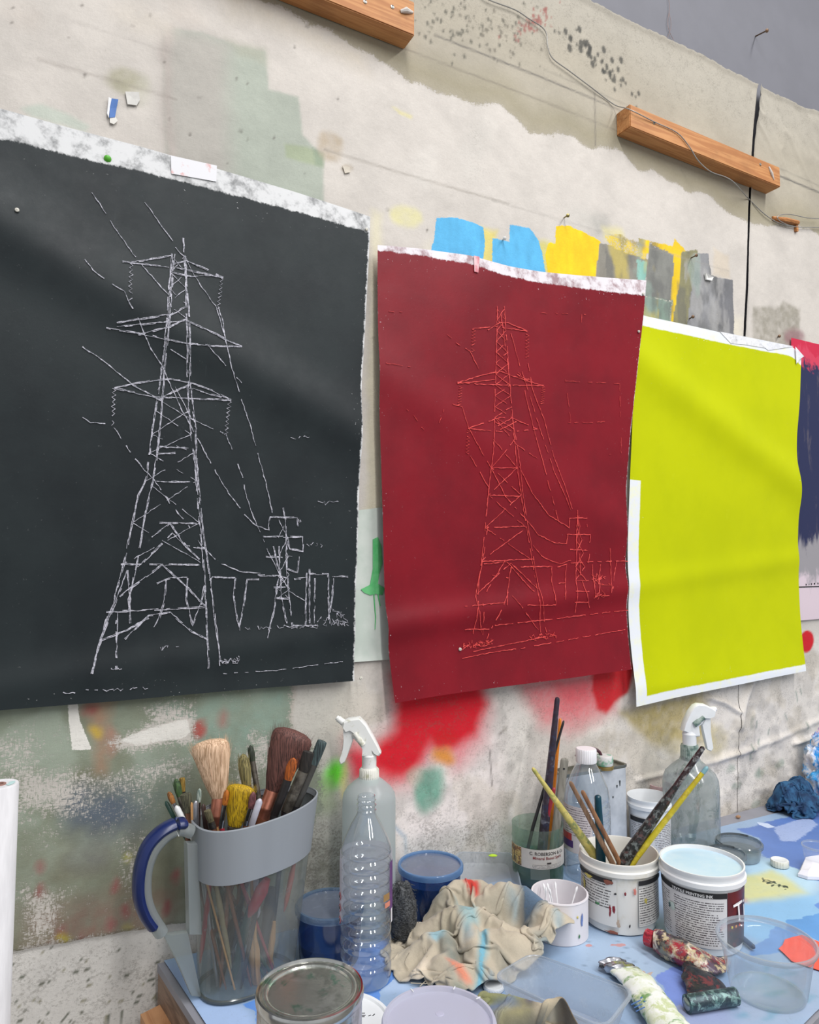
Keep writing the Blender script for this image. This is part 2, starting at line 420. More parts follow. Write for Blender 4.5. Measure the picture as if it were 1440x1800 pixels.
    P.store(m)
    return obj(name, m, m_wall, fix=False, angle=None)
def paint_wall(P):
    so, cr, ln = P.soft, P.crisp, P.line
    X, Z = P.X, P.Y
    # broad tone of the primed cloth
    n = fbm(X, Z, 3.0, 4, 2)
    P.C *= (0.95 + 0.10 * n)[:, None]
    # raw cloth above the white priming
    edge = [(300, -300), (345, -40), (440, 0), (500, 22), (560, 50), (640, 95), (720, 150), (770, 165), (830, 188), (880, 190), (930, 235), (1000, 240), (1040, 265), (1080, 262), (1120, 300), (1150, 305), (1200, 335), (1240, 345), (1275, 375), (1312, 392), (1360, 400), (1400, 398), (1470, 430), (1700, 520), (1700, -900), (700, -600)]
    cr(edge, (168, 160, 144), w=0.020, warp=1.4)
    k = P.A[:, 3] > 0.01
    P.A[k, :3] *= (0.84 + 0.32 * fbm(X, Z, 7, 5, 17))[k, None]
    d = sdpoly(P.wx, P.wy, [w2(*p) for p in edge])
    t = np.clip(1 - np.abs(d - 0.03) / 0.07, 0, 1) * 0.55 * (d > -0.05)
    P.A[:, :3] += (np.array(lin((142, 133, 104))) - P.A[:, :3]) * t[:, None] * k[:, None]
    lite = np.clip((d - 0.20) / 0.12, 0, 1) * 0.75
    P.A[:, :3] += (np.array(lin((172, 166, 154))) - P.A[:, :3]) * lite[:, None] * k[:, None]
    so([(360, -200), (440, 0), (560, 60), (640, 95), (640, 130), (500, 60), (400, 30), (300, -200)], (196, 186, 170), .03, .6, mottle=.5)
    # grey green block of the upper left
    so([(283, 52), (350, 60), (420, 84), (466, 95), (470, 160), (522, 174), (530, 240), (566, 280), (570, 420), (290, 330)], (164, 171, 158), .004, .92, warp=.35)
    so([(281, 52), (350, 58), (400, 80), (405, 330), (292, 330)], (172, 165, 158), .03, .8)
    so([(283, 50), (300, 52), (308, 330), (290, 300)], (176, 162, 156), .01, .6)
    so([(395, 70), (468, 92), (470, 120), (420, 100)], (168, 168, 152), .012, .7)
    so([(498, 255), (540, 262), (568, 275), (566, 296), (520, 285), (500, 278)], (158, 168, 138), .004, .85, warp=.3)
    so([(548, 262), (568, 272), (566, 296), (552, 292)], (136, 150, 130), .004, .7, warp=.3)
    so(ell(225, 148, 36, 24, 10), (170, 165, 143), .009, .8, mottle=.5)
    so(ell(252, 165, 12, 30, 5), (188, 184, 170), .01, .6)
    so([(40, 195), (75, 188), (160, 225), (150, 235), (60, 215)], (176, 190, 176), .006, .6)
    so(ell(580, 262, 22, 26, -20), (176, 160, 138), .008, .7, mottle=.6)
    so(ell(608, 298, 10, 8), (170, 158, 140), .004, .6)
    so(ell(712, 382, 32, 20, 15), (212, 205, 158), .008, .8, mottle=.4)
    so([(685, 190), (722, 205), (722, 212), (700, 205)], (216, 206, 150), .003, .7)
    so([(650, 370), (668, 380), (676, 900), (640, 900)], (222, 214, 178), .012, .55)
    for e in ((250, 40, 60, 20, (205, 196, 184)), (590, 20, 60, 30, (200, 192, 174)), (320, 30, 30, 16, (196, 186, 176)), (835, 260, 26, 60, (202, 196, 188)), (745, 300, 20, 40, (208, 202, 194)), (40, 30, 30, 20, (198, 188, 178)), (1030, 390, 40, 18, (190, 186, 178)), (1050, 400, 14, 20, (160, 158, 152))):
        so(ell(*e[:4], 20), e[4], .02, .55, mottle=.7)
    # blue, yellow and grey brush blocks above the red and yellow prints
    so([(745, 440), (770, 420), (1300, 560), (1300, 620), (750, 500)], (222, 214, 190), .02, .5)
    cr([(766, 384), (800, 383), (826, 392), (848, 402), (850, 428), (846, 480), (752, 460), (762, 420)], (88, 175, 221), .005)
    so([(836, 400), (872, 408), (868, 480), (842, 470)], (214, 198, 106), .010, .9)
    cr([(864, 420), (892, 426), (894, 398), (930, 404), (944, 424), (950, 445), (958, 500), (862, 480)], (88, 175, 221), .006)
    so([(940, 424), (976, 430), (970, 490), (940, 480)], (205, 196, 110), .012, .9)
    cr([(955, 450), (962, 428), (975, 430), (976, 400), (1000, 397), (1052, 426), (1046, 500), (960, 490)], (236, 198, 10), .005)
    cr([(1050, 428), (1082, 436), (1112, 446), (1140, 460), (1132, 500), (1044, 500)], (136, 132, 122), .006, cap=.8)
    cr([(1060, 416), (1090, 414), (1120, 430), (1140, 440), (1130, 456), (1080, 440), (1066, 430)], (226, 196, 70), .010, cap=.56)
    so([(1055, 400), (1090, 405), (1100, 430), (1060, 425)], (214, 204, 150), .012, .8)
    cr([(1118, 420), (1138, 424), (1140, 446), (1122, 446)], (232, 196, 22), .004)
    cr([(1138, 424), (1180, 436), (1182, 420), (1204, 444), (1200, 470), (1188, 580), (1168, 580), (1176, 470)], (224, 188, 22), .007, cap=.75)
    cr([(1139, 428), (1182, 452), (1178, 500), (1170, 600), (1122, 590), (1134, 490)], (128, 128, 122), .006, cap=.9)
    cr([(1116, 456), (1134, 462), (1132, 500), (1118, 500)], (136, 184, 172), .008, cap=.7)
    cr([(1128, 520), (1180, 530), (1172, 600), (1122, 590)], (132, 152, 138), .02, cap=.72)
    cr([(1196, 446), (1222, 440), (1226, 470), (1214, 510), (1208, 580), (1178, 580), (1190, 505)], (134, 130, 96), .008, cap=.75)
    cr([(1222, 446), (1242, 448), (1248, 486), (1286, 494), (1288, 620), (1200, 600), (1212, 520)], (138, 138, 140), .006, cap=.86)
    cr([(1252, 488), (1286, 492), (1288, 640), (1262, 620)], (112, 112, 115), .008, cap=.9)
    so([(1252, 440), (1278, 450), (1280, 490), (1252, 486)], (204, 190, 170), .008, .7)
    so([(1320, 542), (1368, 540), (1372, 530), (1404, 545), (1400, 610), (1320, 610)], (152, 146, 134), .008, .8, mottle=.7)
    so(ell(1392, 592, 18, 14), (140, 98, 104), .012, .7)
    for a, b in (((1140, 500), (1165, 512)), ((1140, 530), (1170, 545)), ((1190, 512), (1215, 522)), ((1200, 480), (1225, 490))):
        ln([a, b], (92, 90, 86), .006, .7)
    # brush drag inside the blocks: colours run into each other
    blk = (P.A[:, 3] > 0) & (Z < W(1000, 380).z) & (Z > 1.0) & (X > .7)
    P.A[blk, :3] *= (.80 + .40 * fbm(X * 1.4, Z * .5, 40, 4, 51))[blk, None]
    for x0_, x1_, c_, f_ in ((1.24, 1.42, (206, 184, 70), 12), (1.24, 1.70, (96, 96, 94), 16), (1.52, 1.80, (170, 168, 166), 20), (1.26, 1.62, (142, 160, 150), 14)):
        t = np.clip((fbm(X * 1.3 + x0_, Z * .6, f_, 4, int(f_ * 3)) - .52) * 5, 0, .55) * ((X > x0_) & (X < x1_)) * blk
        P.A[:, :3] += (np.array(lin(c_)) - P.A[:, :3]) * t[:, None]
    # ---- below the prints, left: sage paint rubbed thin over white cloth
    sage = [(-300, 1180), (508, 1180), (509, 1240), (512, 1300), (560, 1310), (565, 1420), (520, 1500), (500, 1560), (440, 1640), (300, 1626), (80, 1662), (-100, 1695), (-500, 1720)]
    cr(sage, (143, 151, 132), w=.03, warp=.8, cap=.72, lay='A')
    k = P.A[:, 3] > 0
    low = k & (Z < 0.45) & (X < 0.62)
    nn = fbm(X, Z, 9, 4, 77); mm = fbm(X + 5, Z, 16, 4, 78)
    P.A[low, :3] += (np.array(lin((120, 120, 98))) - P.A[low, :3]) * np.clip((nn - .48) * 4, 0, .8)[low, None]
    P.A[low, :3] += (np.array(lin((166, 176, 160))) - P.A[low, :3]) * np.clip((mm - .52) * 4, 0, .7)[low, None]
    P.A[low, 3] = np.minimum(P.A[low, 3], np.clip(.40 + .66 * fbm(X + 2, Z + 1, 11, 5, 79), 0, .85)[low])
    def tint(pts, col, w, a, mot=.75):                      # tint the sage coat itself
        q, PP, x, y = P._sd(pts, 1.0, w * 3 + .02); d = sdpoly(x, y, PP); t = np.clip(d / (2 * w) + .5, 0, 1) * a
        t = np.clip(t * (1 - mot + 2 * mot * fbm(x, y, 50, 4, 6)), 0, 1)
        P.A[q, :3] += (np.array(lin(col)) - P.A[q, :3]) * t[:, None]
    def thin(pts, v, w=.02, mot=.0):                       # wear the sage coat through
        q, PP, x, y = P._sd(pts, 1.0, w * 3 + .02); d = sdpoly(x, y, PP); t = np.clip(d / (2 * w) + .5, 0, 1)
        P.A[q, 3] += (np.minimum(P.A[q, 3], v) - P.A[q, 3]) * t
    P.A[low, :3] *= .90
    q, PP, x, y = P._sd(ell(185, 1428, 62, 44), 1.0, .1); P.A[q, 3] = np.maximum(P.A[q, 3], np.clip(.5 + sdpoly(x, y, PP) / .05, 0, .62))
    tint(ell(190, 1430, 66, 46), (86, 96, 108), .03, 1.0); tint(ell(150, 1415, 34, 26), (92, 102, 112), .02, .8); tint(ell(280, 1400, 40, 60), (112, 124, 116), .04, .6); tint([(60, 1490), (300, 1470), (300, 1570), (40, 1590)], (116, 112, 92), .04, .6); tint(ell(155, 1510, 34, 18), (112, 112, 108), .015, .7)
    tint([(510, 1290), (560, 1310), (560, 1560), (505, 1560)], (128, 130, 114), .02, .6)
    tint([(270, 1240), (506, 1205), (508, 1330), (340, 1320)], (136, 156, 142), .02, .7)
    tint([(160, 1235), (200, 1235), (185, 1290), (190, 1360), (170, 1360)], (160, 128, 104), .012, .75)
    tint(ell(352, 1280, 12, 16, 20), (168, 84, 76), .006, .95); tint(ell(390, 1262, 8, 12), (164, 104, 96), .008, .7); tint(ell(168, 1284, 10, 8), (190, 160, 70), .006, .85)
    tint(ell(160, 1245, 14, 10), (156, 80, 74), .008, .8); tint(ell(195, 1300, 8, 24), (176, 120, 104), .008, .7)
    tint([(40, 1600), (300, 1560), (310, 1640), (60, 1690)], (136, 104, 92), .03, .65, .8)
    for x, y in ((75, 1520), (76, 1565), (200, 1555), (220, 1600), (195, 1625), (108, 1640), (310, 1535), (290, 1590), (140, 1655)):
        tint(ell(x, y, 6, 12), (152, 70, 76), .006, .8)
    tint(ell(110, 1648, 9, 7), (180, 172, 50), .005, .9); tint(ell(222, 1503, 5, 6), (178, 172, 60), .004, .8); tint(ell(225, 1628, 8, 6), (176, 160, 70), .005, .7)
    for pts, v in (([(20, 1350), (150, 1360), (150, 1420), (25, 1430)], .45), ([(120, 1360), (230, 1355), (230, 1385), (125, 1390)], .5), ([(0, 1300), (60, 1310), (60, 1335), (0, 1330)], .45),
                   ([(195, 1300), (335, 1262), (335, 1296), (230, 1312)], .22), ([(255, 1240), (330, 1232), (335, 1270), (260, 1290)], .45), ([(230, 1345), (330, 1335), (330, 1370), (240, 1375)], .48),
                   ([(40, 1560), (110, 1560), (100, 1650), (40, 1660)], .47), ([(210, 1480), (250, 1480), (240, 1560), (205, 1560)], .52), ([(440, 1290), (560, 1310), (560, 1340), (450, 1330)], .44), ([(430, 1330), (520, 1330), (520, 1350), (430, 1352)], .44)):
        thin(pts, v)
    cr([(118, 1215), (134, 1215), (140, 1262), (150, 1290), (160, 1316), (126, 1318), (122, 1280)], (226, 222, 214), .003, lay='B', warp=.2)
    cr([(205, 1300), (250, 1282), (330, 1262), (335, 1285), (320, 1298), (240, 1308)], (224, 220, 212), .006, lay='B', cap=.66, warp=.4)
    so([(503, 1180), (517, 1180), (514, 1290), (506, 1290)], (168, 150, 136), .006, .6)
    # rough white paper at the foot of the wall
    foot = [(-500, 1790), (-100, 1697), (0, 1675), (80, 1661), (300, 1623), (380, 1614), (430, 1640), (480, 1900), (480, 2600), (-900, 2600)]
    cr(foot, (212, 208, 202), .002, lay='B', warp=.15)
    rf = np.random.default_rng(12)
    for i in range(100):
        x_, y_ = rf.uniform(20, 300), 1800 - 140 * rf.random() ** 1.6; cr(ell(x_, y_, rf.uniform(2, 7), rf.uniform(.8, 2.2), rf.uniform(-25, 10), 10), [(98, 102, 88), (120, 118, 104), (84, 88, 76), (126, 158, 154)][0 if i % 9 else 3] if i % 3 else (150, 146, 126), .003, cap=.85, lay='B', warp=.4)
    # ---- centre: bare grey white cloth, spray paint
    so([(512, 1200), (620, 1200), (620, 1560), (505, 1560)], (192, 189, 178), .05, .75, mottle=.35, mf=120)
    so([(505, 1480), (600, 1470), (600, 1580), (500, 1580)], (128, 126, 112), .04, .7, mottle=.7, mf=90)
    so([(680, 1240), (900, 1260), (900, 1520), (690, 1520)], (220, 210, 206), .06, .8, mottle=.3, mf=150)
    so([(540, 1380), (610, 1390), (600, 1500), (550, 1500)], (150, 150, 140), .04, .5, mottle=.6)
    so([(690, 1190), (840, 1190), (856, 1240), (846, 1300), (800, 1345), (770, 1310), (720, 1375), (690, 1378), (640, 1372), (610, 1330), (612, 1300), (660, 1310), (690, 1270)], (226, 106, 116), .040, .85, mottle=.2, mf=180)
    so([(690, 1190), (836, 1190), (852, 1240), (836, 1290), (798, 1310), (756, 1305), (722, 1362), (690, 1366), (652, 1350), (655, 1318), (690, 1280)], (214, 8, 34), .020, 1.0, warp=1.2)
    so([(606, 1318), (648, 1318), (660, 1368), (620, 1366)], (216, 32, 58), .016, .95)
    so(ell(778, 1300, 22, 18), (206, 10, 20), .014, .9)
    so(ell(776, 1328, 20, 13, 30), (222, 140, 24), .012, .9)
    so(ell(752, 1385, 26, 42, 15), (88, 148, 126), .013, .85, mottle=.15); so(ell(728, 1362, 14, 20, 40), (168, 178, 160), .012, .6)
    so(ell(588, 1358, 15, 26), (96, 222, 24), .014, .95); so(ell(566, 1378, 26, 18), (120, 172, 84), .016, .7)
    so(ell(604, 1372, 6, 30), (226, 214, 120), .010, .6); so(ell(565, 1410, 26, 16), (150, 172, 120), .02, .5)
    ln([(690, 1450), (710, 1470), (712, 1500)], (120, 150, 170), .006, .7); ln([(858, 1318), (860, 1350), (862, 1380)], (60, 50, 50), .003, .7); ln([(875, 1290), (888, 1278)], (70, 50, 50), .005, .7)
    so([(900, 1190), (1090, 1180), (1075, 1245), (1000, 1285), (950, 1270)], (222, 120, 124), .036, .85, mottle=.3, mf=160)
    so([(960, 1190), (1040, 1186), (1035, 1230), (990, 1245)], (214, 74, 84), .03, .7)
    so([(1038, 1170), (1112, 1165), (1100, 1215), (1078, 1235), (1062, 1254), (1046, 1246), (1036, 1215)], (202, 8, 26), .008, .97)
    so([(1085, 1250), (1230, 1215), (1250, 1300), (1180, 1330), (1120, 1290)], (166, 150, 102), .016, .9, mottle=.35, mf=70)
    so([(1130, 1310), (1240, 1300), (1230, 1360), (1140, 1365)], (202, 196, 184), .03, .6, mottle=.5)
    so(ell(1250, 1300, 22, 28), (196, 182, 140), .02, .6, mottle=.5)
    so([(880, 1250), (930, 1260), (930, 1420), (880, 1440)], (198, 194, 186), .03, .6, mottle=.4)
    so([(700, 1480), (900, 1430), (900, 1520), (700, 1560)], (192, 192, 186), .03, .6, mottle=.5)
    so(ell(1415, 1127, 13, 20, 8), (200, 10, 30), .003, 1.0, warp=.3)
    for x, y, L in ((1317, 1262, 20), (1326, 1268, 12), (1314, 1310, 26), (1330, 1350, 10), (1318, 1420, 12), (1395, 1215, 16), (1403, 1210, 10), (1412, 1270, 9), (1376, 1255, 10), (1348, 1282, 8), (1330, 1300, 8)):
        ln([(x, y), (x + rng.uniform(-4, 4), y + L)], (106, 124, 114), .005, .75, warp=.8)
    for x, y in ((1330, 1360), (1322, 1410), (1290, 1380), (1365, 1340), (1280, 1350), (1240, 1372)): so(ell(x, y, 9, 6, -40), (134, 146, 134), .006, .6, mottle=.6)
    P.G[:] = 0.15
    lw_ = np.clip((.46 - Z) / .08, 0, 1) * np.clip((X - .5) / .1, 0, 1)
    lw_ *= np.clip(1 - (P.C[:, 0] - P.C[:, 1] - .08) * 6, 0, 1); P.C *= (1 + .16 * lw_)[:, None]
    P.C *= (1 - lw_ * np.clip((fbm(X, Z, 22, 5, 91) - .5) * 1.3, -.08, .15))[:, None]
    t = lw_ * np.clip((fbm(X + 4, Z, 14, 4, 93) - .55) * 3, 0, .22); P.C += (np.array(lin((172, 158, 128))) - P.C) * t[:, None]
    up_ = np.clip((Z - 1.0) / .2, 0, 1); P.C *= (1 - up_ * np.clip((fbm(X, Z, 12, 5, 95) - .5) * .4, -.03, .06))[:, None]
    P.grime([(500, 1200), (1500, 1100), (1500, 1500), (500, 1650)], .55, .08); P.grime([(510, 1440), (620, 1430), (620, 1640), (500, 1640)], 1.0, .03)
    P.grime([(700, 1420), (900, 1400), (900, 1600), (700, 1640)], .9, .05); P.grime([(1080, 1330), (1440, 1300), (1440, 1440), (1080, 1480)], .7, .05)
    P.grime([(-400, 1690), (300, 1640), (480, 1640), (480, 2600), (-900, 2600)], .7, .02); P.grime([(440, -40), (1440, 300), (1440, -400), (500, -400)], .6, .08)
    P.grime([(820, 220), (850, 220), (850, 320), (820, 320)], .6, .04); P.grime([(560, 0), (700, 10), (720, 60), (560, 40)], .6, .05)
    # specks of black and red paint high on the cloth
    r2 = np.random.default_rng(3)
    def specks(cx, cy, sx, sy, n, col, r0, r1, slope=.45):
        for i in range(n):
            a = r2.normal(0, 1); x = cx + a * sx; y = cy + a * sx * slope + r2.normal(0, 1) * sy
            p = W(x, y); rr = r2.uniform(r0, r1); q = np.where((np.abs(X - p.x) < .03) & (np.abs(Z - p.z) < .03))[0]
            d = np.hypot((X[q] - p.x), (Z[q] - p.z) * .7); t = np.clip((rr - d) / .003 + .5, 0, 1) * .85
            for arr in (P.C, P.A): arr[q, :3] += (np.array(lin(col)) - arr[q, :3]) * t[:, None]
    specks(1040, 100, 24, 12, 34, (56, 56, 52), .002, .008, .8); specks(1075, 140, 16, 10, 18, (60, 60, 54), .002, .006, .9)
    specks(800, 40, 70, 26, 90, (86, 84, 74), .0015, .004, .2); specks(935, 42, 18, 10, 70, (150, 92, 84), .0015, .004, -.6); specks(880, 70, 40, 20, 40, (110, 104, 92), .0015, .004)
    specks(640, 330, 200, 160, 18, (90, 84, 78), .001, .0025, .4); specks(250, 120, 140, 60, 12, (90, 82, 76), .001, .0025, .4)
    # pencil and chalk lines that run level round the room
    for z, c, a, x0, x1 in ((W(735, 52).z, (92, 88, 84), .75, .75, 2.3), (W(735, 52).z + .022, (110, 106, 98), .35, 1.05, 2.3), (W(722, 92).z, (120, 112, 100), .55, .6, 1.3), (W(80, 112).z, (130, 120, 112), .35, .0, .22), (W(620, 280).z, (140, 132, 122), .5, .5, .95), (W(150, 50).z, (130, 124, 118), .25, .05, .22), (W(1000, 395).z, (150, 145, 138), .4, .9, 1.7), (W(1440, 343).z, (80, 78, 76), .7, 1.75, 2.4)):
        dz = np.abs(Z - z - .002 * np.sin(X * 7)); t = np.clip(1 - dz / .0042, 0, 1) * a * ((X > x0) & (X < x1)) * (.5 + fbm(X, Z, 12, 2, 44))
        t = np.clip(t, 0, 1)
        for arr in (P.C, P.A): arr[:, :3] += (np.array(lin(c)) - arr[:, :3]) * t[:, None]
    vx = W(1043, 210).x; zz = (W(1043, 165).z, W(1043, 258).z)
    t = np.clip(1 - np.abs(X - vx) / .004, 0, 1) * .7 * ((Z < zz[0]) & (Z > zz[1]))
    for arr in (P.C, P.A): arr[:, :3] += (np.array(lin((110, 104, 96))) - arr[:, :3]) * t[:, None]
m_wall, _nt, _b = PAINTED('painted_canvas', 'XZ', 0.8, 0.6, 0.45, 0.95, 0.085)
c1 = canvas('wall_canvas', False); tag(c1, 'wide primed canvas covering the wall, stained with brush blocks and spray paint', 'canvas')
c2 = canvas('wall_canvas', True); tag(c2, 'narrow width of creased canvas right of the upright slit, beside the timber block', 'canvas')

# ------------------------------------------------------------------ sheets pinned on the wall
def ypaper(k):
    """distance from the wall of sheet k as a function of place"""
    def f(x, z):
        x = np.asarray(x, float); z = np.asarray(z, float)
        y = -0.012 - 0.006 * fbm(x, z, 3.1, 3, 60 + k * 7)
        d = (z - (1.02 if k == 0 else 0.84 if k == 1 else 0.98)) + 0.45 * (x - (0.3, 1.0, 1.7)[k])
        y -= (0.011, 0.006, 0.012)[k] * np.exp(-(d / 0.06) ** 2)
        d2 = (z - 0.55) - 0.10 * (x - 0.9); y -= (0.004, 0.009, 0.004)[k] * np.exp(-(d2 / 0.03) ** 2)
        y -= 0.018 * np.clip((0.60 - z) / 0.25, 0, 1) ** 2              # foot of the sheet lifts off
        y -= (0.010, 0.012, 0.008)[k] * np.clip(np.abs(x - (0.28, 1.0, 1.66)[k]) / 0.36 - .4, 0, 1) * np.clip((1.2 - z) / .5, 0, 1)
        if k == 1: y -= 0.016
        if k == 2: y -= 0.004
        return y
    return f
def coons(top, right, bottom, left, n, m, y0):
    """grid of wall points from four photo edges (top and bottom run left-right, sides run top-bottom)"""
    def res(pts, k):
        P = [W(px, py, y0) for px, py in pts]; P = np.array([(p.x, p.z) for p in P]); d = np.r_[0, np.cumsum(np.hypot(*np.diff(P, axis=0).T))]; d /= d[-1]
        t = np.linspace(0, 1, k)
        # smooth the polyline a little
        q = np.c_[np.interp(t, d, P[:, 0]), np.interp(t, d, P[:, 1])]
        for _ in range(max(2, k // 14)): q[1:-1] = (q[:-2] + 2 * q[1:-1] + q[2:]) / 4
        return q
    Tp, Bt, Lf, Rt = res(top, n), res(bottom, n), res(left, m), res(right, m)
    u = np.linspace(0, 1, n)[None, :, None]; v = np.linspace(0, 1, m)[:, None, None]
    S = (1 - v) * Tp[None] + v * Bt[None] + (1 - u) * Lf[:, None] + u * Rt[:, None]
    S -= (1 - u) * (1 - v) * Tp[0] + u * (1 - v) * Tp[-1] + (1 - u) * v * Bt[0] + u * v * Bt[-1]
    return S, u[0, :, 0], v[:, 0, 0]
def sheet_mesh(name, S, yf, thick=0.0006, uv=True):
    m_, n_ = S.shape[:2]; X = S[..., 0]; Z = S[..., 1]; Y = yf(X, Z)
    V = np.c_[X.ravel(), Y.ravel(), Z.ravel()]
    idx = np.arange(n_ * m_).reshape(m_, n_)
    Fc = np.stack([idx[:-1, :-1], idx[1:, :-1], idx[1:, 1:], idx[:-1, 1:]], -1).reshape(-1, 4)
    m = mesh(name, V.tolist(), Fc.tolist(), True)
    lay = m.uv_layers.new(name='UVMap'); uu, vv = np.meshgrid(np.linspace(0, 1, n_), np.linspace(1, 0, m_))
    UV = np.c_[uu.ravel(), vv.ravel()][Fc.ravel()]; lay.data.foreach_set('uv', UV.astype(np.float32).ravel())
    return m
def PRINT(name, ink, ink2, paper, lims, edge, rough, mott, flecks, kind, lstep=None):
    """ink rolled on white paper; lims = ink borders in sheet coordinates (left, right, bottom, top)"""
    m, nt, b = newmat(name); uvn = nt.nodes.new('ShaderNodeTexCoord'); sep = nt.nodes.new('ShaderNodeSeparateXYZ'); lk(nt, uvn.outputs['UV'], sep.inputs[0])
    v = coords(nt); nf = noisef(nt, v, 130, 5, 0.7); nb = noisef(nt, v, 5, 5, 0.6); nm = noisef(nt, v, 26, 5, 0.7)
    st = noisef(nt, coords(nt, (1, 1, 0.06)), 60, 3, .6)
    l, r, bo, t, t2 = lims
    tt = math_(nt, 'MULTIPLY_ADD', sep.outputs[0], t2 - t, t)
    ll = math_(nt, 'MULTIPLY_ADD', math_(nt, 'GREATER_THAN', sep.outputs[1], lstep), -.08, l) if lstep else l
    du = math_(nt, 'MINIMUM', math_(nt, 'SUBTRACT', sep.outputs[0], ll), math_(nt, 'SUBTRACT', r, sep.outputs[0]))
    dv = math_(nt, 'MINIMUM', math_(nt, 'SUBTRACT', sep.outputs[1], bo), math_(nt, 'SUBTRACT', tt, sep.outputs[1]))
    wav = math_(nt, 'MULTIPLY', math_(nt, 'SUBTRACT', nm, .5), edge[1])
    d = math_(nt, 'ADD', math_(nt, 'MINIMUM', du, dv), wav)
    d = math_(nt, 'ADD', d, math_(nt, 'MULTIPLY', math_(nt, 'SUBTRACT', nf, .5), edge[0]))
    cov = sstep(nt, d, -0.002, 0.002)
    f = sstep(nt, nb, .35, .68); c = mixc(nt, f, lin(ink), lin(ink2))
    c = mixc(nt, math_(nt, 'MULTIPLY', sstep(nt, nm, .62, .8), mott), c, lin(flecks))
    inner = sstep(nt, math_(nt, 'MINIMUM', du, dv), .0, .05)
    # flecks where the roller missed the paper, mostly towards the borders
    fl = math_(nt, 'MULTIPLY', sstep(nt, noisef(nt, v, 210, 3, .6), .70, .74), math_(nt, 'SUBTRACT', 1.0, math_(nt, 'MULTIPLY', inner, .93)))
    sc = math_(nt, 'MULTIPLY', sstep(nt, st, .70, .78), .18)
    c = mixc(nt, fl, c, lin(paper)); c = mixc(nt, math_(nt, 'MULTIPLY', sc, kind), c, lin(flecks))
    # smudges on the bare border
    pc = mixc(nt, math_(nt, 'MULTIPLY', sstep(nt, nm, .44, .68), .65), lin(paper), lin(ink2 if kind else (236, 236, 196)))
    c = mixc(nt, cov, pc, c); lk(nt, c, b.inputs['Base Color'])
    rr = math_(nt, 'MULTIPLY_ADD', nm, .25, rough - .12); lk(nt, rr, b.inputs['Roughness']); b.inputs['Specular IOR Level'].default_value = .22 if kind else .1
    bump(nt, b, math_(nt, 'ADD', nf, math_(nt, 'MULTIPLY', nb, 2)), .12, .001); return m
def strokes(mb, lines, to3, wid, gap, r, seg=0.006, wob=0.0008, double=0.0, yf=None):
    """paint strokes laid on a sheet: short uneven dashes of real thickness"""
    for pts in lines:
        P = [to3(*p) for p in pts]
        Q = [P[0]]
        for a, b in zip(P[:-1], P[1:]):
            L = (b - a).length; k = max(1, int(L / seg)); Q += [a.lerp(b, (i + 1) / k) for i in range(k)]
        if yf is not None:
            yy = yf(np.array([q.x for q in Q]), np.array([q.z for q in Q])); Q = [Vector((q.x, float(y_) - .0012, q.z)) for q, y_ in zip(Q, yy)]
        offs = [0.0] if not double else [-double, double]
        for of in offs:
            run = []
            def flush(run):
                if len(run) < 2: return
                V = []; n = len(run)
                for i, (p, w) in enumerate(run):
                    t = run[min(i + 1, n - 1)][0] - run[max(i - 1, 0)][0]; t.normalize(); s = Vector((t.z, 0, -t.x)); 
                    V += [p + s * w, p - s * w, p + s * w * .5 + Vector((0, -.0005, 0)), p - s * w * .5 + Vector((0, -.0005, 0))]
                Fc = []
                for i in range(n - 1):
                    a = i * 4; b = a + 4; Fc += [(a, a + 2, b + 2, b), (a + 2, a + 3, b + 3, b + 2), (a + 3, a + 1, b + 1, b + 3)]
                mb.add(V, Fc)
            for i, p in enumerate(Q):
                if r.random() < gap and run: flush(run); run = []; continue
                t = (Q[min(i + 1, len(Q) - 1)] - Q[max(i - 1, 0)]); t = t.normalized() if t.length > 0 else Vector((1, 0, 0)); s = Vector((t.z, 0, -t.x))
                j = s * (of + r.uniform(-wob, wob))
                run.append((p + j, wid * r.uniform(.35, 1.2)))
            flush(run)
def zig(left, right, ys):
    """cross braces between two tower legs"""
    def at(L, y):
        for (x0, y0), (x1, y1) in zip(L[:-1], L[1:]):
            if y0 <= y <= y1: return (x0 + (x1 - x0) * (y - y0) / (y1 - y0 + 1e-9), y)
        return L[-1]
    out = []
    for a, b in zip(ys[:-1], ys[1:]): out += [[at(left, a), at(right, b)], [at(right, a), at(left, b)]]
    return out
def scribble(x0, y0, x1, y1, amp, n, r):
    return [(x0 + (x1 - x0) * i / n + r.uniform(-amp, amp), y0 + (y1 - y0) * i / n + r.uniform(-amp, amp)) for i in range(n + 1)]
r1 = random.Random(5)
def shelled(m, t=0.0006): return m

def pin(p, parent):
    m = MB().lathe([(.0035, 0), (.003, .002), (.0005, .0026)], (0, 0, 0), 12).mesh('drawing_pin'); m.transform(Matrix.Translation(p) @ Matrix.Rotation(PI / 2, 4, 'X'))
    return obj('drawing_pin', m, M('pale_pin', (206, 202, 190), .4), parent)
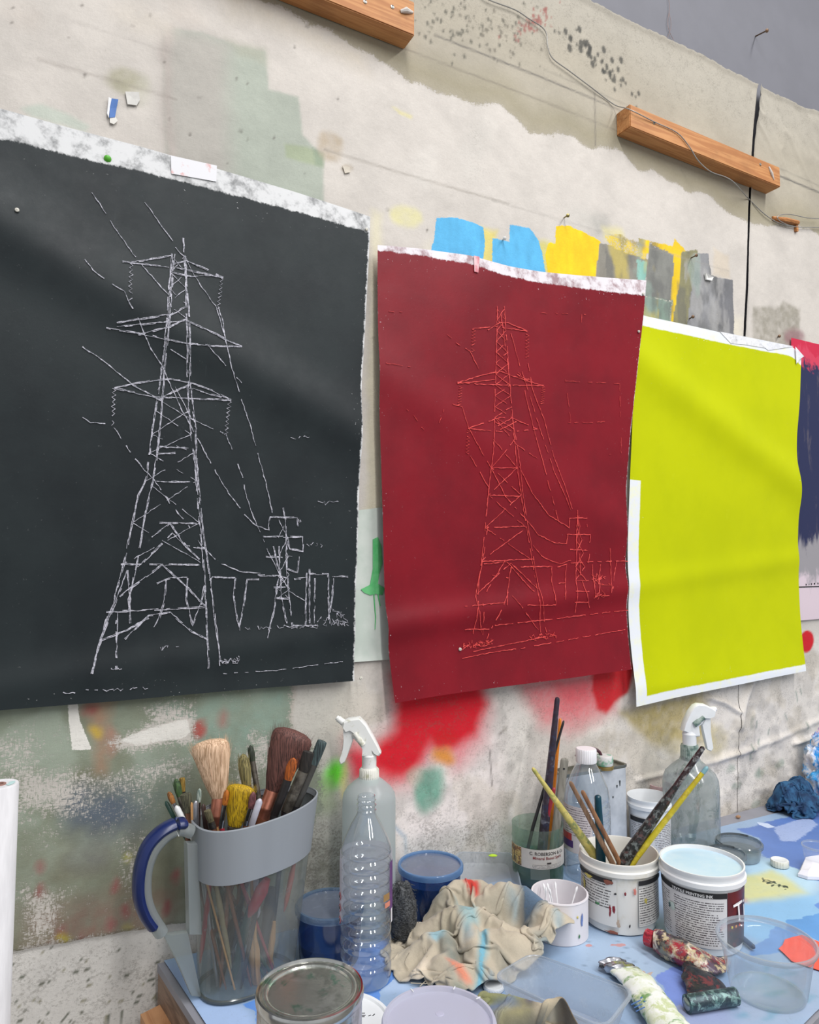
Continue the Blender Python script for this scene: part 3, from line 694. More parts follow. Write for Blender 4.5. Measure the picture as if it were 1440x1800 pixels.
# black print ------------------------------------------------
yf0 = ypaper(0)
S, u, v = coons([(-190, 150), (0, 188), (120, 222), (250, 256), (400, 300), (520, 336), (600, 362), (652, 380)], [(652, 380), (650, 450), (645, 560), (637, 680), (634, 800), (629, 950), (624, 1080), (620, 1196)],
                [(-180, 1262), (0, 1247), (200, 1232), (400, 1214), (620, 1196)], [(-190, 150), (-186, 700), (-180, 1262)], 150, 180, -0.02)
m_black = PRINT('black_ink_on_paper', (35, 42, 44), (26, 32, 35), (214, 214, 214), (-.02, .997, -.01, .945, .963), (.012, .012), .46, .30, (62, 70, 73), 1.0)
bp = thing('black_print', 'large black print with white pylon line drawing, leftmost of the three hung sheets', 'print', (0.25, -0.02, 0.9), 'ink prints of pylons hung on the wall')
obj('paper', sheet_mesh('paper', S, yf0), m_black, bp, fix=False, angle=None)
def on_sheet(yf, lift=.0016):
    def f(px, py):
        p = W(px, py, -0.022); 
        for _ in range(2): p = W(px, py, float(yf(p.x, p.z)))
        return Vector((p.x, float(yf(p.x, p.z)) - lift, p.z))
    return f
to_b = on_sheet(yf0)
def zb(L): return [(x / 2.1424, 400 + y / 2.1424) for x, y in L]
legL = [(648, 100), (635, 250), (615, 480), (600, 600), (575, 750), (550, 950), (520, 1010), (490, 1150), (465, 1270), (430, 1400), (400, 1480), (345, 1680)]
legR = [(690, 40), (700, 150), (703, 350), (705, 550), (715, 750), (735, 900), (750, 1100), (765, 1250), (775, 1400), (785, 1660)]
B_heavy = [legL, legR, [(656, 100), (642, 300), (622, 500), (607, 700), (592, 850), (575, 960), (550, 1060), (530, 1180), (510, 1290), (485, 1400), (490, 1490)], [(690, 40), (710, 300), (715, 560), (735, 760), (745, 950), (765, 1150), (780, 1250), (800, 1400), (815, 1520), (830, 1650)],
    [(495, 132), (650, 105)], [(460, 130), (500, 135), (650, 150), (760, 172), (840, 190)], [(650, 140), (700, 125), (770, 155), (840, 190)], [(650, 170), (720, 185), (800, 180)],
    [(400, 380), (530, 400), (690, 435), (800, 446), (910, 450)], [(440, 360), (530, 345), (640, 330), (700, 300)], [(440, 375), (600, 360), (700, 350), (790, 390), (910, 450)], [(720, 360), (780, 385), (850, 425), (912, 448)], [(520, 405), (640, 375), (700, 345)],
    [(430, 605), (500, 590), (580, 575), (650, 572), (720, 585), (800, 615), (870, 650)], [(430, 605), (520, 625), (590, 640), (730, 645), (870, 650)], [(700, 600), (780, 625), (860, 645)], [(600, 650), (650, 620), (720, 590)], [(500, 592), (600, 650)],
    [(600, 825), (710, 830)], [(590, 852), (660, 850)], [(588, 955), (715, 960)], [(600, 1112), (740, 1115)], [(455, 1268), (750, 1270)], [(400, 1448), (520, 1442), (770, 1430)],
    [(520, 1280), (650, 1150), (750, 1250)], [(570, 1165), (640, 1115), (700, 1200), (770, 1210)], [(450, 1390), (610, 1270), (700, 1350), (770, 1425)], [(470, 1550), (560, 1462), (640, 1450), (720, 1520), (780, 1550)], [(380, 1555), (480, 1515), (560, 1470)], [(440, 1450), (437, 1665)], [(480, 1290), (490, 1400), (485, 1480)], [(345, 1680), (375, 1560), (440, 1400), (480, 1290)],
    [(590, 1340), (640, 1320), (705, 1320)], [(625, 1325), (620, 1400), (600, 1470), (580, 1505)], [(705, 1320), (700, 1400), (725, 1500), (755, 1420), (770, 1350)], [(790, 1330), (800, 1316), (885, 1320)], [(885, 1320), (880, 1400), (900, 1505), (915, 1440), (930, 1325), (975, 1325)], [(970, 1310), (1050, 1312), (1095, 1325), (1155, 1320)],
    [(1065, 1055), (1075, 1100), (1080, 1300), (1100, 1500)], [(1015, 1090), (1120, 1092), (1120, 1125)], [(1015, 1090), (1010, 1140)], [(990, 1165), (1140, 1165), (1140, 1220), (1090, 1210), (1080, 1165)], [(1000, 1240), (1125, 1240), (1120, 1300), (1080, 1285)], [(1030, 1200), (1050, 1300), (1030, 1450), (1005, 1545)], [(1050, 1200), (1060, 1400), (1080, 1490)], [(1030, 1355), (1090, 1357)], [(1040, 1395), (1090, 1398)],
    [(1155, 1300), (1150, 1495)], [(1165, 1285), (1165, 1490)], [(1165, 1305), (1235, 1305), (1240, 1490)], [(1185, 1320), (1185, 1490)], [(1250, 1312), (1310, 1315)], [(1255, 1320), (1250, 1400), (1240, 1450)], [(1100, 1500), (1190, 1500)]]
B_wire = [[(345, -130), (375, -90), (430, 0), (460, 40), (500, 100), (540, 150), (590, 205), (640, 262)], [(545, -95), (580, -45), (610, 0), (650, 52)], [(320, 120), (350, 160), (405, 205), (470, 240), (490, 290), (520, 340), (540, 395), (570, 460), (610, 520), (640, 590), (680, 680), (730, 770), (800, 900), (860, 1000), (920, 1080), (960, 1120), (1010, 1140)],
    [(660, 75), (700, 120), (730, 180), (770, 240), (810, 295), (830, 350), (850, 430), (870, 520), (900, 620), (940, 740), (970, 850), (1000, 960), (1025, 1075)], [(820, 300), (838, 350), (850, 430)], [(310, 450), (400, 510), (500, 595), (600, 650), (680, 700), (740, 730), (840, 775)], [(640, 460), (700, 495)], [(780, 440), (840, 510), (910, 585)],
    [(310, 715), (340, 735), (415, 740), (440, 770), (500, 860), (545, 915), (580, 950), (640, 1040), (700, 1110), (760, 1200), (820, 1260), (900, 1295), (980, 1303)], [(850, 780), (880, 850), (910, 930), (930, 1020), (950, 1080), (985, 1160), (1010, 1220), (1050, 1300), (1090, 1370), (1145, 1405)], [(660, 600), (720, 720), (740, 760)]]
B_fine = zig(legL, legR, [110, 170, 230, 290, 345]) + zig(legL, legR, [690, 780, 850, 955]) + zig(legL, legR, [955, 1112, 1268]) + zig([(1050, 1100), (1040, 1500)], [(1080, 1100), (1095, 1500)], [1100, 1170, 1240, 1310, 1360, 1400])
B_fine += [[(840, 1680), (1040, 1668), (1150, 1652), (1290, 1635)], scribble(830, 1632, 910, 1628, 12, 26, r1), scribble(840, 1640, 905, 1620, 9, 20, r1), scribble(900, 1510, 1300, 1490, 8, 50, r1), scribble(1200, 1480, 1310, 1490, 16, 40, r1), scribble(400, 1660, 465, 1665, 6, 10, r1), scribble(1090, 1505, 1190, 1500, 8, 22, r1), scribble(600, 1585, 670, 1580, 9, 14, r1), scribble(1160, 1190, 1215, 1200, 9, 14, r1), scribble(1100, 795, 1160, 790, 7, 10, r1), scribble(1170, 1040, 1280, 1035, 9, 14, r1), scribble(240, 1750, 560, 1735, 5, 30, r1), scribble(1260, 1440, 1300, 1480, 14, 24, r1), scribble(1120, 1100, 1140, 1110, 8, 10, r1)]
def insul(x0, y0, x1, y1, r): return [(x0 + (x1 - x0) * i / 16 + (6 if i % 2 else -6), y0 + (y1 - y0) * i / 16) for i in range(17)]
B_ins = [insul(495, 135, 490, 275, r1), insul(835, 190, 820, 310, r1), insul(430, 605, 425, 745, r1), insul(865, 650, 850, 780, r1)]
m_chalk = M('white_chalky_line', (196, 194, 204), 0.7, col2=(120, 122, 130), scale=240, lo=.42, hi=.62)
mb = MB(); strokes(mb, [zb(l) for l in B_heavy], to_b, .00085, .09, r1, double=.0008, wob=.0006, yf=yf0); strokes(mb, [zb(l) for l in B_ins], to_b, .0009, .10, r1, yf=yf0)
strokes(mb, [zb(l) for l in B_wire], to_b, .0010, .09, r1, yf=yf0); strokes(mb, [zb(l) for l in B_fine], to_b, .0007, .2, r1, yf=yf0)
obj('line_drawing', mb, m_chalk, bp, smooth=False, fix=False)['kind'] = 'stuff'
# pieces of white tape and a torn strip of primer along its top
m_tape = MULTI('smudged_white_tape', [(232, 232, 234), (224, 224, 226), (206, 206, 208), (228, 228, 230), (166, 168, 168)], 26, .6, .1)
def strip(parent, pts, name, mat, yf, lift=.0010):
    P = [on_sheet(yf, lift)(*p) for p in pts]; mbx = MB(); n = len(P)
    V = P + [p + Vector((0, -.0006, 0)) for p in P]; Fc = [tuple(range(n, 2 * n))] + [(i, (i + 1) % n, n + (i + 1) % n, n + i) for i in range(n)]
    return obj(name, mbx.add(V, Fc), mat, parent, smooth=False)
def band(parent, top, bot, name, mat, yf, lift=.0014):
    """a band between two photo lines"""
    f = on_sheet(yf, lift); n = 24
    def rs(L, k):
        d = np.r_[0, np.cumsum([math.dist(a, b) for a, b in zip(L[:-1], L[1:])])]; t = np.linspace(0, d[-1], k); A = np.array(L); return list(zip(np.interp(t, d, A[:, 0]), np.interp(t, d, A[:, 1])))
    a = [f(*p) for p in rs(top, n)]; b = [f(*p) for p in rs(bot, n)]; mid = [(p + q) / 2 + Vector((0, -.0005, 0)) for p, q in zip(a, b)]
    return obj(name, MB().loft([a, mid, b], False, False, False), mat, parent, fix=False, angle=None)
m_ragged = MULTI('white_primer_brushed_over_black', [(232, 232, 236), (226, 226, 230), (214, 214, 216), (150, 152, 152), (84, 88, 90)], 60, .65, .2, stretch=(.5, 1, 1))
strip(bp, [(300, 274), (381, 292), (380, 320), (301, 306)], 'tape', M('white_tape_with_red_mark', (222, 221, 224), .6, col2=(214, 150, 144), scale=34, lo=.55, hi=.68), yf0, .0012)
obj('paint_dab', MB().sweep([to_b(189, 280), to_b(189, 281) + Vector((0, -.002, 0))], [.006, .003], 14), M('leaf_green_paint', (88, 176, 48), .4), bp)
for (x, y) in ((30, 370), (644, 404), (634, 1192)):
    pin(to_b(x, y), bp)

# red print ------------------------------------------------
yf1 = ypaper(1)
S, u, v = coons([(667, 428), (740, 434), (830, 446), (900, 466), (960, 476), (1020, 482), (1141, 491)], [(1141, 491), (1136, 550), (1124, 660), (1112, 760), (1105, 860), (1102, 980), (1104, 1090), (1106, 1176)],
                [(690, 1234), (780, 1220), (900, 1204), (1010, 1190), (1106, 1176)], [(667, 428), (667, 560), (668, 700), (672, 850), (675, 1000), (680, 1120), (690, 1234)], 150, 180, -0.04)
m_red = PRINT('crimson_ink_on_paper', (128, 17, 31), (112, 15, 28), (228, 222, 226), (-.002, 1.0, -.01, .988, .958), (.010, .010), .42, .12, (176, 40, 52), .6)
rp = thing('red_print', 'crimson print with red pylon line drawing, middle of the three hung sheets', 'print', (1.0, -0.04, 0.8), 'ink prints of pylons hung on the wall')
obj('paper', sheet_mesh('paper', S, yf1), m_red, rp, fix=False, angle=None)
to_r = on_sheet(yf1)
def zr(L): return [(640 + x / 2.094, 400 + y / 2.094) for x, y in L]
rl = [(490, 290), (485, 500), (480, 700), (470, 870), (455, 1000), (440, 1150), (420, 1340), (395, 1530)]; rr_ = [(515, 290), (530, 500), (545, 690), (560, 870), (580, 1000), (605, 1150), (630, 1300), (650, 1490)]
R_h = [rl, rr_, [(545, 700), (580, 950), (620, 1200), (660, 1420), (670, 1490)], [(500, 300), (525, 480), (540, 600)], [(455, 1100), (435, 1230), (410, 1360), (430, 1490)], [(432, 1360), (437, 1500)],
    [(455, 378), (500, 350), (530, 352), (600, 380)], [(400, 372), (490, 365), (600, 383)], [(343, 572), (430, 545), (500, 530), (540, 545), (600, 565), (660, 583)], [(343, 572), (440, 578), (520, 580), (660, 583)], [(382, 740), (440, 720), (500, 700), (545, 702), (637, 743)], [(382, 740), (500, 752), (570, 750), (637, 743)], [(343, 575), (480, 560)], [(560, 540), (620, 572)], [(500, 745), (560, 715)], [(480, 715), (540, 750)],
    [(470, 885), (565, 885)], [(460, 985), (575, 990)], [(450, 1105), (590, 1100)], [(430, 1230), (625, 1220)], [(370, 1395), (520, 1380)], [(370, 1480), (460, 1478)], [(480, 1465), (700, 1440), (970, 1408)], [(440, 1240), (525, 1230), (625, 1340)], [(415, 1350), (540, 1235), (640, 1330)], [(450, 1515), (530, 1340), (640, 1480)], [(520, 1225), (450, 1340)], [(470, 1280), (530, 1290)],
    [(785, 1040), (790, 1150), (800, 1300), (830, 1410)], [(785, 1060), (780, 1250), (775, 1420)], [(755, 1070), (820, 1070), (820, 1102)], [(755, 1070), (755, 1105)], [(745, 1130), (832, 1130), (830, 1160)], [(757, 1185), (830, 1190), (825, 1235)], [(780, 1300), (825, 1300)], [(778, 1340), (828, 1340)], [(775, 1380), (832, 1380)],
    [(550, 1250), (690, 1248), (690, 1300), (705, 1390)], [(540, 1250), (530, 1320), (525, 1390)], [(710, 1250), (745, 1240), (740, 1370)], [(715, 1310), (740, 1308)], [(760, 1235), (850, 1230), (970, 1228)], [(840, 1240), (850, 1360)], [(905, 1180), (908, 1260), (910, 1345)], [(930, 1230), (915, 1330)], [(600, 1390), (705, 1390)], [(870, 1240), (860, 1370)]]
R_w = [[(305, 395), (345, 430), (390, 455), (420, 520)], [(325, 650), (360, 660), (385, 740), (440, 840), (475, 900), (520, 990), (600, 1080), (640, 1130), (700, 1160), (745, 1165), (750, 1130)], [(390, 840), (430, 910), (460, 960)], [(540, 390), (570, 500), (610, 620), (650, 750), (700, 900), (760, 1040)], [(600, 480), (620, 600), (660, 700), (700, 850), (765, 1035)], [(590, 600), (640, 800), (680, 950), (715, 1080), (755, 1105)], [(480, 700), (560, 800), (637, 850)], [(570, 880), (620, 980), (680, 1060), (755, 1105)], [(620, 1170), (660, 1215), (720, 1238), (760, 1225)]]
R_f = zig(rl, rr_, [300, 340, 380, 420, 460, 500, 540, 580, 620, 660, 700, 740]) + zig(rl, rr_, [780, 885, 985]) + zig(rl, rr_, [985, 1105, 1225]) + zig([(782, 1060), (776, 1400)], [(790, 1060), (830, 1400)], [1060, 1100, 1150, 1200, 1250, 1300])
R_f += [scribble(355, 1540, 480, 1528, 14, 44, r1), scribble(360, 1550, 470, 1525, 10, 30, r1), scribble(612, 1512, 705, 1498, 12, 36, r1), scribble(840, 1290, 890, 1300, 18, 22, r1), scribble(850, 1345, 890, 1350, 18, 18, r1), [(360, 1585), (480, 1562), (600, 1545), (780, 1512), (960, 1480)], [(400, 1560), (700, 1500)], scribble(570, 545, 610, 570, 12, 16, r1)]
R_i = [insul(403, 375, 400, 470, r1), insul(600, 380, 600, 480, r1), insul(355, 575, 350, 655, r1), insul(660, 583, 655, 650, r1), insul(385, 745, 378, 840, r1)]
R_faint = [[(120, 640), (180, 690), (210, 735), (230, 755)], [(740, 560), (760, 720)], [(800, 320), (800, 400)], [(740, 565), (940, 575), (945, 830)], [(735, 720), (900, 715)], [(90, 310), (140, 312)], [(300, 650), (275, 720)], [(650, 315), (830, 320)], [(80, 500), (210, 520)], [(900, 835), (940, 835)]]
mb = MB(); strokes(mb, [zr(l) for l in R_h], to_r, .0011, .06, r1, yf=yf1); strokes(mb, [zr(l) for l in R_w], to_r, .0010, .04, r1, yf=yf1); strokes(mb, [zr(l) for l in R_f], to_r, .0009, .08, r1, yf=yf1); strokes(mb, [zr(l) for l in R_i], to_r, .0010, .05, r1, yf=yf1); strokes(mb, [zr(l) for l in R_faint], to_r, .0006, .35, r1, yf=yf1)
obj('line_drawing', mb, M('light_red_line', (226, 80, 72), .5, col2=(196, 54, 58), scale=200), rp, smooth=False, fix=False)['kind'] = 'stuff'
m_rag = MULTI('white_border_with_red_smears', [(232, 226, 230), (228, 218, 222), (216, 170, 178), (230, 224, 228), (176, 60, 72)], 34, .6, .1, stretch=(.6, 1, 1))
strip(rp, [(832, 450), (842, 452), (840, 480), (833, 478)], 'tape', M('pink_stained_tape', (226, 190, 194), .6, col2=(206, 120, 130), scale=60), yf1, .002)
for (x, y) in ((1130, 517), (1122, 583), (808, 1141)):
    pin(to_r(x, y), rp)

# yellow print ------------------------------------------------
yf2 = ypaper(2)
S, u, v = coons([(1118, 548), (1134, 554), (1200, 568), (1270, 584), (1340, 598), (1396, 608), (1411, 626)], [(1411, 626), (1408, 700), (1402, 760), (1400, 820), (1405, 880), (1402, 960), (1405, 1060), (1406, 1178)],
                [(1108, 1240), (1180, 1224), (1300, 1200), (1406, 1178)], [(1118, 548), (1114, 700), (1107, 840), (1103, 960), (1104, 1100), (1108, 1240)], 80, 110, -0.022)
m_yel = PRINT('chartreuse_ink_on_paper', (190, 197, 2), (183, 191, 2), (226, 229, 234), (.055, 1.01, .020, .972, .968), (.004, .005), .5, .25, (212, 216, 60), 0.0, .56)
yp = thing('yellow_print', 'plain acid yellow print on white paper, rightmost of the three hung sheets', 'print', (1.66, -0.022, 0.8), 'ink prints of pylons hung on the wall')
obj('paper', sheet_mesh('paper', S, yf2), m_yel, yp, fix=False, angle=None)
strip(yp, [(1265, 583), (1330, 596), (1345, 612), (1310, 606), (1285, 604)], 'tape', m_tape, yf2, .0005)
strip(yp, [(1330, 596), (1395, 609), (1350, 616), (1338, 606)], 'tape', M('white_paper_tape', (232, 233, 238), .6), yf2, .0007)
strip(yp, [(1396, 610), (1411, 627), (1404, 632), (1398, 640)], 'folded_corner', MATS['white_paper_tape'], yf2, .004)
def flat_sheet(name, pts, y, mat, label, cat, n=30, m=40, k=0, curl=.004):
    Tp, Rt, Bt, Lf = pts; S, u, v = coons([Tp[0], Tp[1]], [Tp[1], Rt], [Bt, Rt], [Tp[0], Bt], n, m, y)
    o = obj(name, sheet_mesh(name, S, lambda x, z: y - curl * fbm(np.asarray(x), np.asarray(z), 8, 3, 70 + k)), mat, fix=False, angle=None); return tag(o, label, cat)
# pale sheet between the black and red prints, with a green dribble
m_pale = M('pale_green_washed_paper', (206, 212, 204), .7, col2=(192, 202, 192), scale=16, bmp=.1)
ps = thing('pale_paper', 'pale washed paper with green dribble between the black and red prints', 'paper', (0.6, -0.012, 0.6))
S, u, v = coons([(560, 906), (700, 888)], [(700, 888), (700, 1158)], [(560, 1168), (700, 1158)], [(560, 906), (560, 1168)], 30, 40, -0.010)
yps = lambda x, z: -0.009 - .003 * fbm(np.asarray(x, float), np.asarray(z, float), 8, 3, 71) - .005 * np.clip((.47 - np.asarray(z)) / .03, 0, 1)
obj('paper', sheet_mesh('paper', S, yps), m_pale, ps, fix=False, angle=None)
m_grn = M('emerald_paint', (84, 182, 108), .5, col2=(108, 192, 126), scale=60)
strip(ps, [(655, 948), (664, 944), (670, 960), (672, 990), (666, 1010), (664, 1026), (676, 1034), (672, 1046), (660, 1044), (650, 1046), (640, 1042), (634, 1036), (650, 1028), (655, 1000)], 'paint_dribble', m_grn, yps, .001)
mbx = MB(); f = on_sheet(yps, .001)
for L in ([(657, 1044), (658, 1060), (660, 1085), (659, 1106)], [(664, 1044), (668, 1065)]): mbx.sweep([f(*p) for p in L], [.0014, .0012, .0011, .0008][:len(L)], 6)
obj('paint_run', mbx, m_grn, ps)
# navy and pink painted sheet at the right edge
m_navy, nt, b = newmat('navy_and_pink_painted_paper'); vv = coords(nt); sep = nt.nodes.new('ShaderNodeSeparateXYZ'); lk(nt, vv, sep.inputs[0])
nb = noisef(nt, coords(nt, (2, 1, .8)), 7, 6, .7, .5); hz_ = math_(nt, 'ADD', sep.outputs[2], math_(nt, 'MULTIPLY', math_(nt, 'SUBTRACT', nb, .5), .26))
z_a, z_b, z_c = W(1425, 640).z - .8, W(1425, 955).z - .8, W(1425, 1020).z - .8   # measured from the sheet's own origin
c = mixc(nt, sstep(nt, hz_, z_c - .02, z_c + .03), lin((214, 196, 204)), lin((150, 146, 150))); c = mixc(nt, sstep(nt, hz_, z_b - .02, z_b + .02), c, lin((24, 32, 74)))
c = mixc(nt, math_(nt, 'MULTIPLY', sstep(nt, noisef(nt, coords(nt, (2, 1, .5)), 16, 6, .7), .55, .68), sstep(nt, hz_, z_b - .02, z_b + .02)), c, lin((74, 70, 88)))
c = mixc(nt, sstep(nt, hz_, z_a - .012, z_a + .012), c, lin((206, 54, 84))); c = mixc(nt, sstep(nt, hz_, z_a + .03, z_a + .04), c, lin((198, 24, 64)))
lk(nt, c, b.inputs['Base Color']); b.inputs['Roughness'].default_value = .6
np_ = thing('painted_poster', 'sheet painted navy with pink top, cut by the right edge behind the yellow print', 'painting', (2.2, -.012, .8))
S, u, v = coons([(1390, 594), (1560, 634)], [(1560, 634), (1560, 1078)], [(1390, 1092), (1560, 1078)], [(1390, 594), (1390, 1092)], 20, 50, -.010)
ynp = lambda x, z: -0.010 - .003 * fbm(np.asarray(x, float), np.asarray(z, float), 6, 3, 75)
obj('paper', sheet_mesh('paper', S, ynp), m_navy, np_, fix=False, angle=None)
m_blk = M('black_print_ink', (32, 32, 34), .6)
mbx = MB(); f = on_sheet(ynp, .001)
for a, bb in (((1404, 1033), (1470, 1029)),):
    mbx.box((f(*a) + f(*bb)) / 2, (f(*bb) - f(*a)).length, .0006, .003)
x = 1417
for w_ in (3, 2, 3, 4, 3, 2, 4, 3, 5, 4, 3):
    mbx.box(f(x, 1027.5 - (x - 1417) * .1), w_ * .0012, .0006, .0045 if w_ != 2 else .002); x += w_ + 2.2
obj('printed_line', mbx, m_blk, np_, smooth=False)

# ------------------------------------------------------------------ fixings on the wall
m_wood = None
def WOOD(name, c1, c2, axis=(1, .08, .08), scale=60, rough=.6):
    if name in MATS: return MATS[name]
    m, nt, b = newmat(name); st = tuple(axis); n = noisef(nt, coords(nt, st), scale, 4, .6, 1.5); n2 = noisef(nt, coords(nt), 9, 4, .6)
    c = mixc(nt, sstep(nt, n, .38, .62), lin(c1), lin(c2)); c = mixc(nt, math_(nt, 'MULTIPLY', sstep(nt, n2, .5, .8), .35), c, lin(tuple(int(x * .72) for x in c2)))
    lk(nt, c, b.inputs['Base Color']); b.inputs['Roughness'].default_value = rough; bump(nt, b, n, .15, .001); MATS[name] = m; return m
m_pine = WOOD('planed_pine', (196, 138, 84), (172, 112, 62), (.05, 1, 1), 70)
m_steel = M('dull_steel', (150, 148, 142), .35, 1.0, scale=120)
m_brass = M('old_brass', (150, 136, 88), .35, 1.0, scale=120)
def bevel_box(x0, x1, y0, y1, z0, z1, r=.002):
    bm = bmesh.new(); bmesh.ops.create_cube(bm, size=1)
    for v in bm.verts: v.co = Vector(((x0 + x1) / 2 + v.co.x * (x1 - x0), (y0 + y1) / 2 + v.co.y * (y1 - y0), (z0 + z1) / 2 + v.co.z * (z1 - z0)))
    bmesh.ops.bevel(bm, geom=list(bm.edges), offset=r, segments=2, affect='EDGES'); m = bpy.data.meshes.new('box'); bm.to_mesh(m); bm.free(); return m
def screw(parent, p, r=.004):
    m = MB().lathe([(r, 0), (r, .0006), (r * .5, .0012), (r * .2, .0006)], (0, 0, 0), 12, True, True).mesh('screw'); m.transform(Matrix.Translation(p) @ Matrix.Rotation(PI / 2, 4, 'X'))
    return obj('screw', m, m_steel, parent)
def batten(label, x0, x1, zt, zb, d, screws):
    t = thing('timber_block', label, 'timber', ((x0 + x1) / 2, 0, zb), 'timber blocks screwed to the wall')
    bl = obj('block', bevel_box(x0, x1, -.006 - d, -.006, zb, zt, .002), m_pine, t, angle=30)
    for px, py in screws: screw(bl, W(px, py, -.0065 - d))
    return t
bx0 = W(1080, 197).x; dd = .02
for _ in range(60):
    if W(1107, 182, -dd).x > bx0 + .0: dd += .001
dd = min(max(dd, .03), .07)
zt = W(1107, 182, -dd).z; zb = W(1107, 222, -dd).z; bx1 = W(1371, 290, -dd).x
t2 = batten('long timber block with loose wire across it, right below the grey wall', bx0, bx1, zt, zb, dd - .006, [(1150, 216), (1337, 289)])
obj('plaster_dab', MB().sweep([W(1352, 293, -dd - .001), W(1357, 305, -dd - .002), W(1361, 316, -dd - .001)], [.002, .004, .001], 8), M('white_plaster_dab', (214, 206, 198), .8), t2)
ax1 = W(729, 45, -dd).x; az1 = W(729, 20, -dd).z; zb1 = W(729, 63, -dd).z
t1 = batten('timber block cut by the top edge of the photo, nearer of the two', ax1 - .72, ax1, zb1 + (zt - zb) * 1.25, zb1, dd - .006, [(642, 3), (690, 12)])
obj('plaster_dab', MB().sweep([W(704, 20, -dd - .001), W(714, 18, -dd - .004), W(726, 22, -dd - .001)], [.003, .006, .002], 8), MATS['white_plaster_dab'], t1)
# wire
def wy(px):
    if 1084 < px < 1300: return -dd - .003
    return -.012
wp = [(845, -12), (860, 0), (905, 17), (930, 33), (952, 47), (961, 60), (963, 82), (972, 103), (1000, 124), (1040, 154), (1080, 184), (1106, 192), (1150, 214), (1190, 233), (1212, 258), (1228, 283), (1250, 302), (1275, 311), (1292, 322), (1315, 348), (1345, 377), (1372, 393), (1400, 399), (1440, 400), (1520, 402)]
def smooth_path(P, k=4):
    out = []
    n = len(P)
    for i in range(n - 1):
        p0, p1, p2, p3 = P[max(i - 1, 0)], P[i], P[i + 1], P[min(i + 2, n - 1)]
        for j in range(k):
            t = j / k; out.append(0.5 * ((2 * p1) + (p2 - p0) * t + (2 * p0 - 5 * p1 + 4 * p2 - p3) * t * t + (3 * p1 - p0 - 3 * p2 + p3) * t ** 3))
    out.append(P[-1]); return out
wire = MB().sweep(smooth_path([W(x, y, wy(x)) for x, y in wp]), .0013, 6)
wire.sweep(smooth_path([W(x, y, -.02) for x, y in ((1440, 384), (1420, 383), (1390, 377), (1372, 378), (1367, 383), (1374, 390), (1390, 397), (1404, 399))]), .0012, 6)
tag(obj('wire', wire, M('grey_wire', (150, 148, 144), .45, .3)), 'thin grey wire trailing down the canvas and over the timber block', 'wire')
pg = thing('wooden_peg', 'small splintered wooden peg with wire looped round it at right edge', 'peg', W(1385, 388))
obj('stub', MB().sweep([W(1357, 384, -.006), W(1378, 387, -.014), W(1402, 392, -.012)], [(.007, .006), (.010, .008), (.008, .007)], 8), WOOD('splintered_wood', (196, 132, 74), (150, 92, 44), (.1, 1, 1), 120), pg)
obj('splinter', MB().box(W(1400, 402, -.010), .009, .008, .018), MATS['splintered_wood'], pg, smooth=False)
def nail(px, py, hx, hy, label, mat=None, y0=-.004, out=.03, r=.0016):
    a = W(px, py, y0 + .015); b = W(hx, hy, y0 - out); t = (b - a).normalized(); n = thing('nail', label, 'nail', W(px, py, y0), 'nails left in the wall')
    obj('shank', MB().sweep([a, b], r, 8), mat or m_brass, n); obj('head', MB().sweep([b, b + t * .0015, b + t * .003], [r * 2.6, r * 2.8, r * 1.2], 12), mat or m_brass, n)
m_rust = M('rusty_nail', (128, 104, 82), .5, .7, col2=(92, 70, 54), scale=200)
nail(1322, 67, 1348, 54, 'bent nail sticking out of the grey wall at upper right', m_rust, .01, .045, .002)
nail(986, 386, 998, 379, 'brass nail above the yellow brush block', out=.02); nail(1208, 457, 1224, 449, 'nail in the grey brush strokes above the yellow print', m_rust, out=.025)
nail(1207, 563, 1218, 557, 'nail just above the top border of the yellow print', m_rust, out=.02); nail(1364, 594, 1370, 591, 'short nail beside the grey smudge above the yellow print', m_rust, out=.012)
nail(880, 425, 887, 419, 'short pale nail in the blue brush block', M('painted_nail', (206, 206, 204), .5), out=.012)
# scraps of tape
def scrap(name, label, cat, pts, col, y=-.0085, th=.0012, lift=.004):
    P = [W(px, py, y) for px, py in pts]; n = len(P); c = sum(P, Vector()) / n
    top = [p + Vector((0, -th - lift * ((p - c).length / .02) ** 2 * .3, 0)) for p in P]
    V = P + top + [c + Vector((0, -th, 0))]; Fc = [(n + i, n + (i + 1) % n, 2 * n) for i in range(n)] + [(i, (i + 1) % n, n + (i + 1) % n, n + i) for i in range(n)]
    m = M(name + '_%d_%d_%d' % col, col, .6, var=.06); o = obj(name, MB().add(V, Fc), m, smooth=False)
    return tag(o, label, cat) if label else o
tp = thing('tape_scrap', 'curl of blue and white tape stuck on the cream canvas above the black print', 'tape', W(199, 195))
for nm, pts, col in (('blue_face', [(196, 174), (208, 176), (205, 190), (202, 207), (192, 208), (193, 190)], (64, 110, 178)), ('white_back', [(191, 172), (196, 174), (193, 190), (191, 208), (188, 200)], (232, 232, 234)), ('curled_end', [(193, 208), (203, 206), (207, 213), (200, 219), (193, 216)], (222, 218, 210))):
    o = scrap(nm, None, None, pts, col, -.0095); o.data.transform(Matrix.Translation(-tp.location)); o.parent = tp
scrap('tape_scrap', 'clear tape scrap on the olive smudge above the black print', 'tape', [(220, 162), (244, 163), (246, 176), (240, 186), (224, 184)], (206, 203, 197))
scrap('tape_scrap', 'torn white tape scrap among grey strokes right of the red print', 'tape', [(1238, 481), (1252, 488), (1250, 494), (1240, 492)], (232, 230, 226), lift=.02)
scrap('tape_scrap', 'brown paper crumb on the canvas right of the grey green block', 'paper', [(602, 292), (614, 294), (616, 303), (606, 305)], (206, 196, 180))
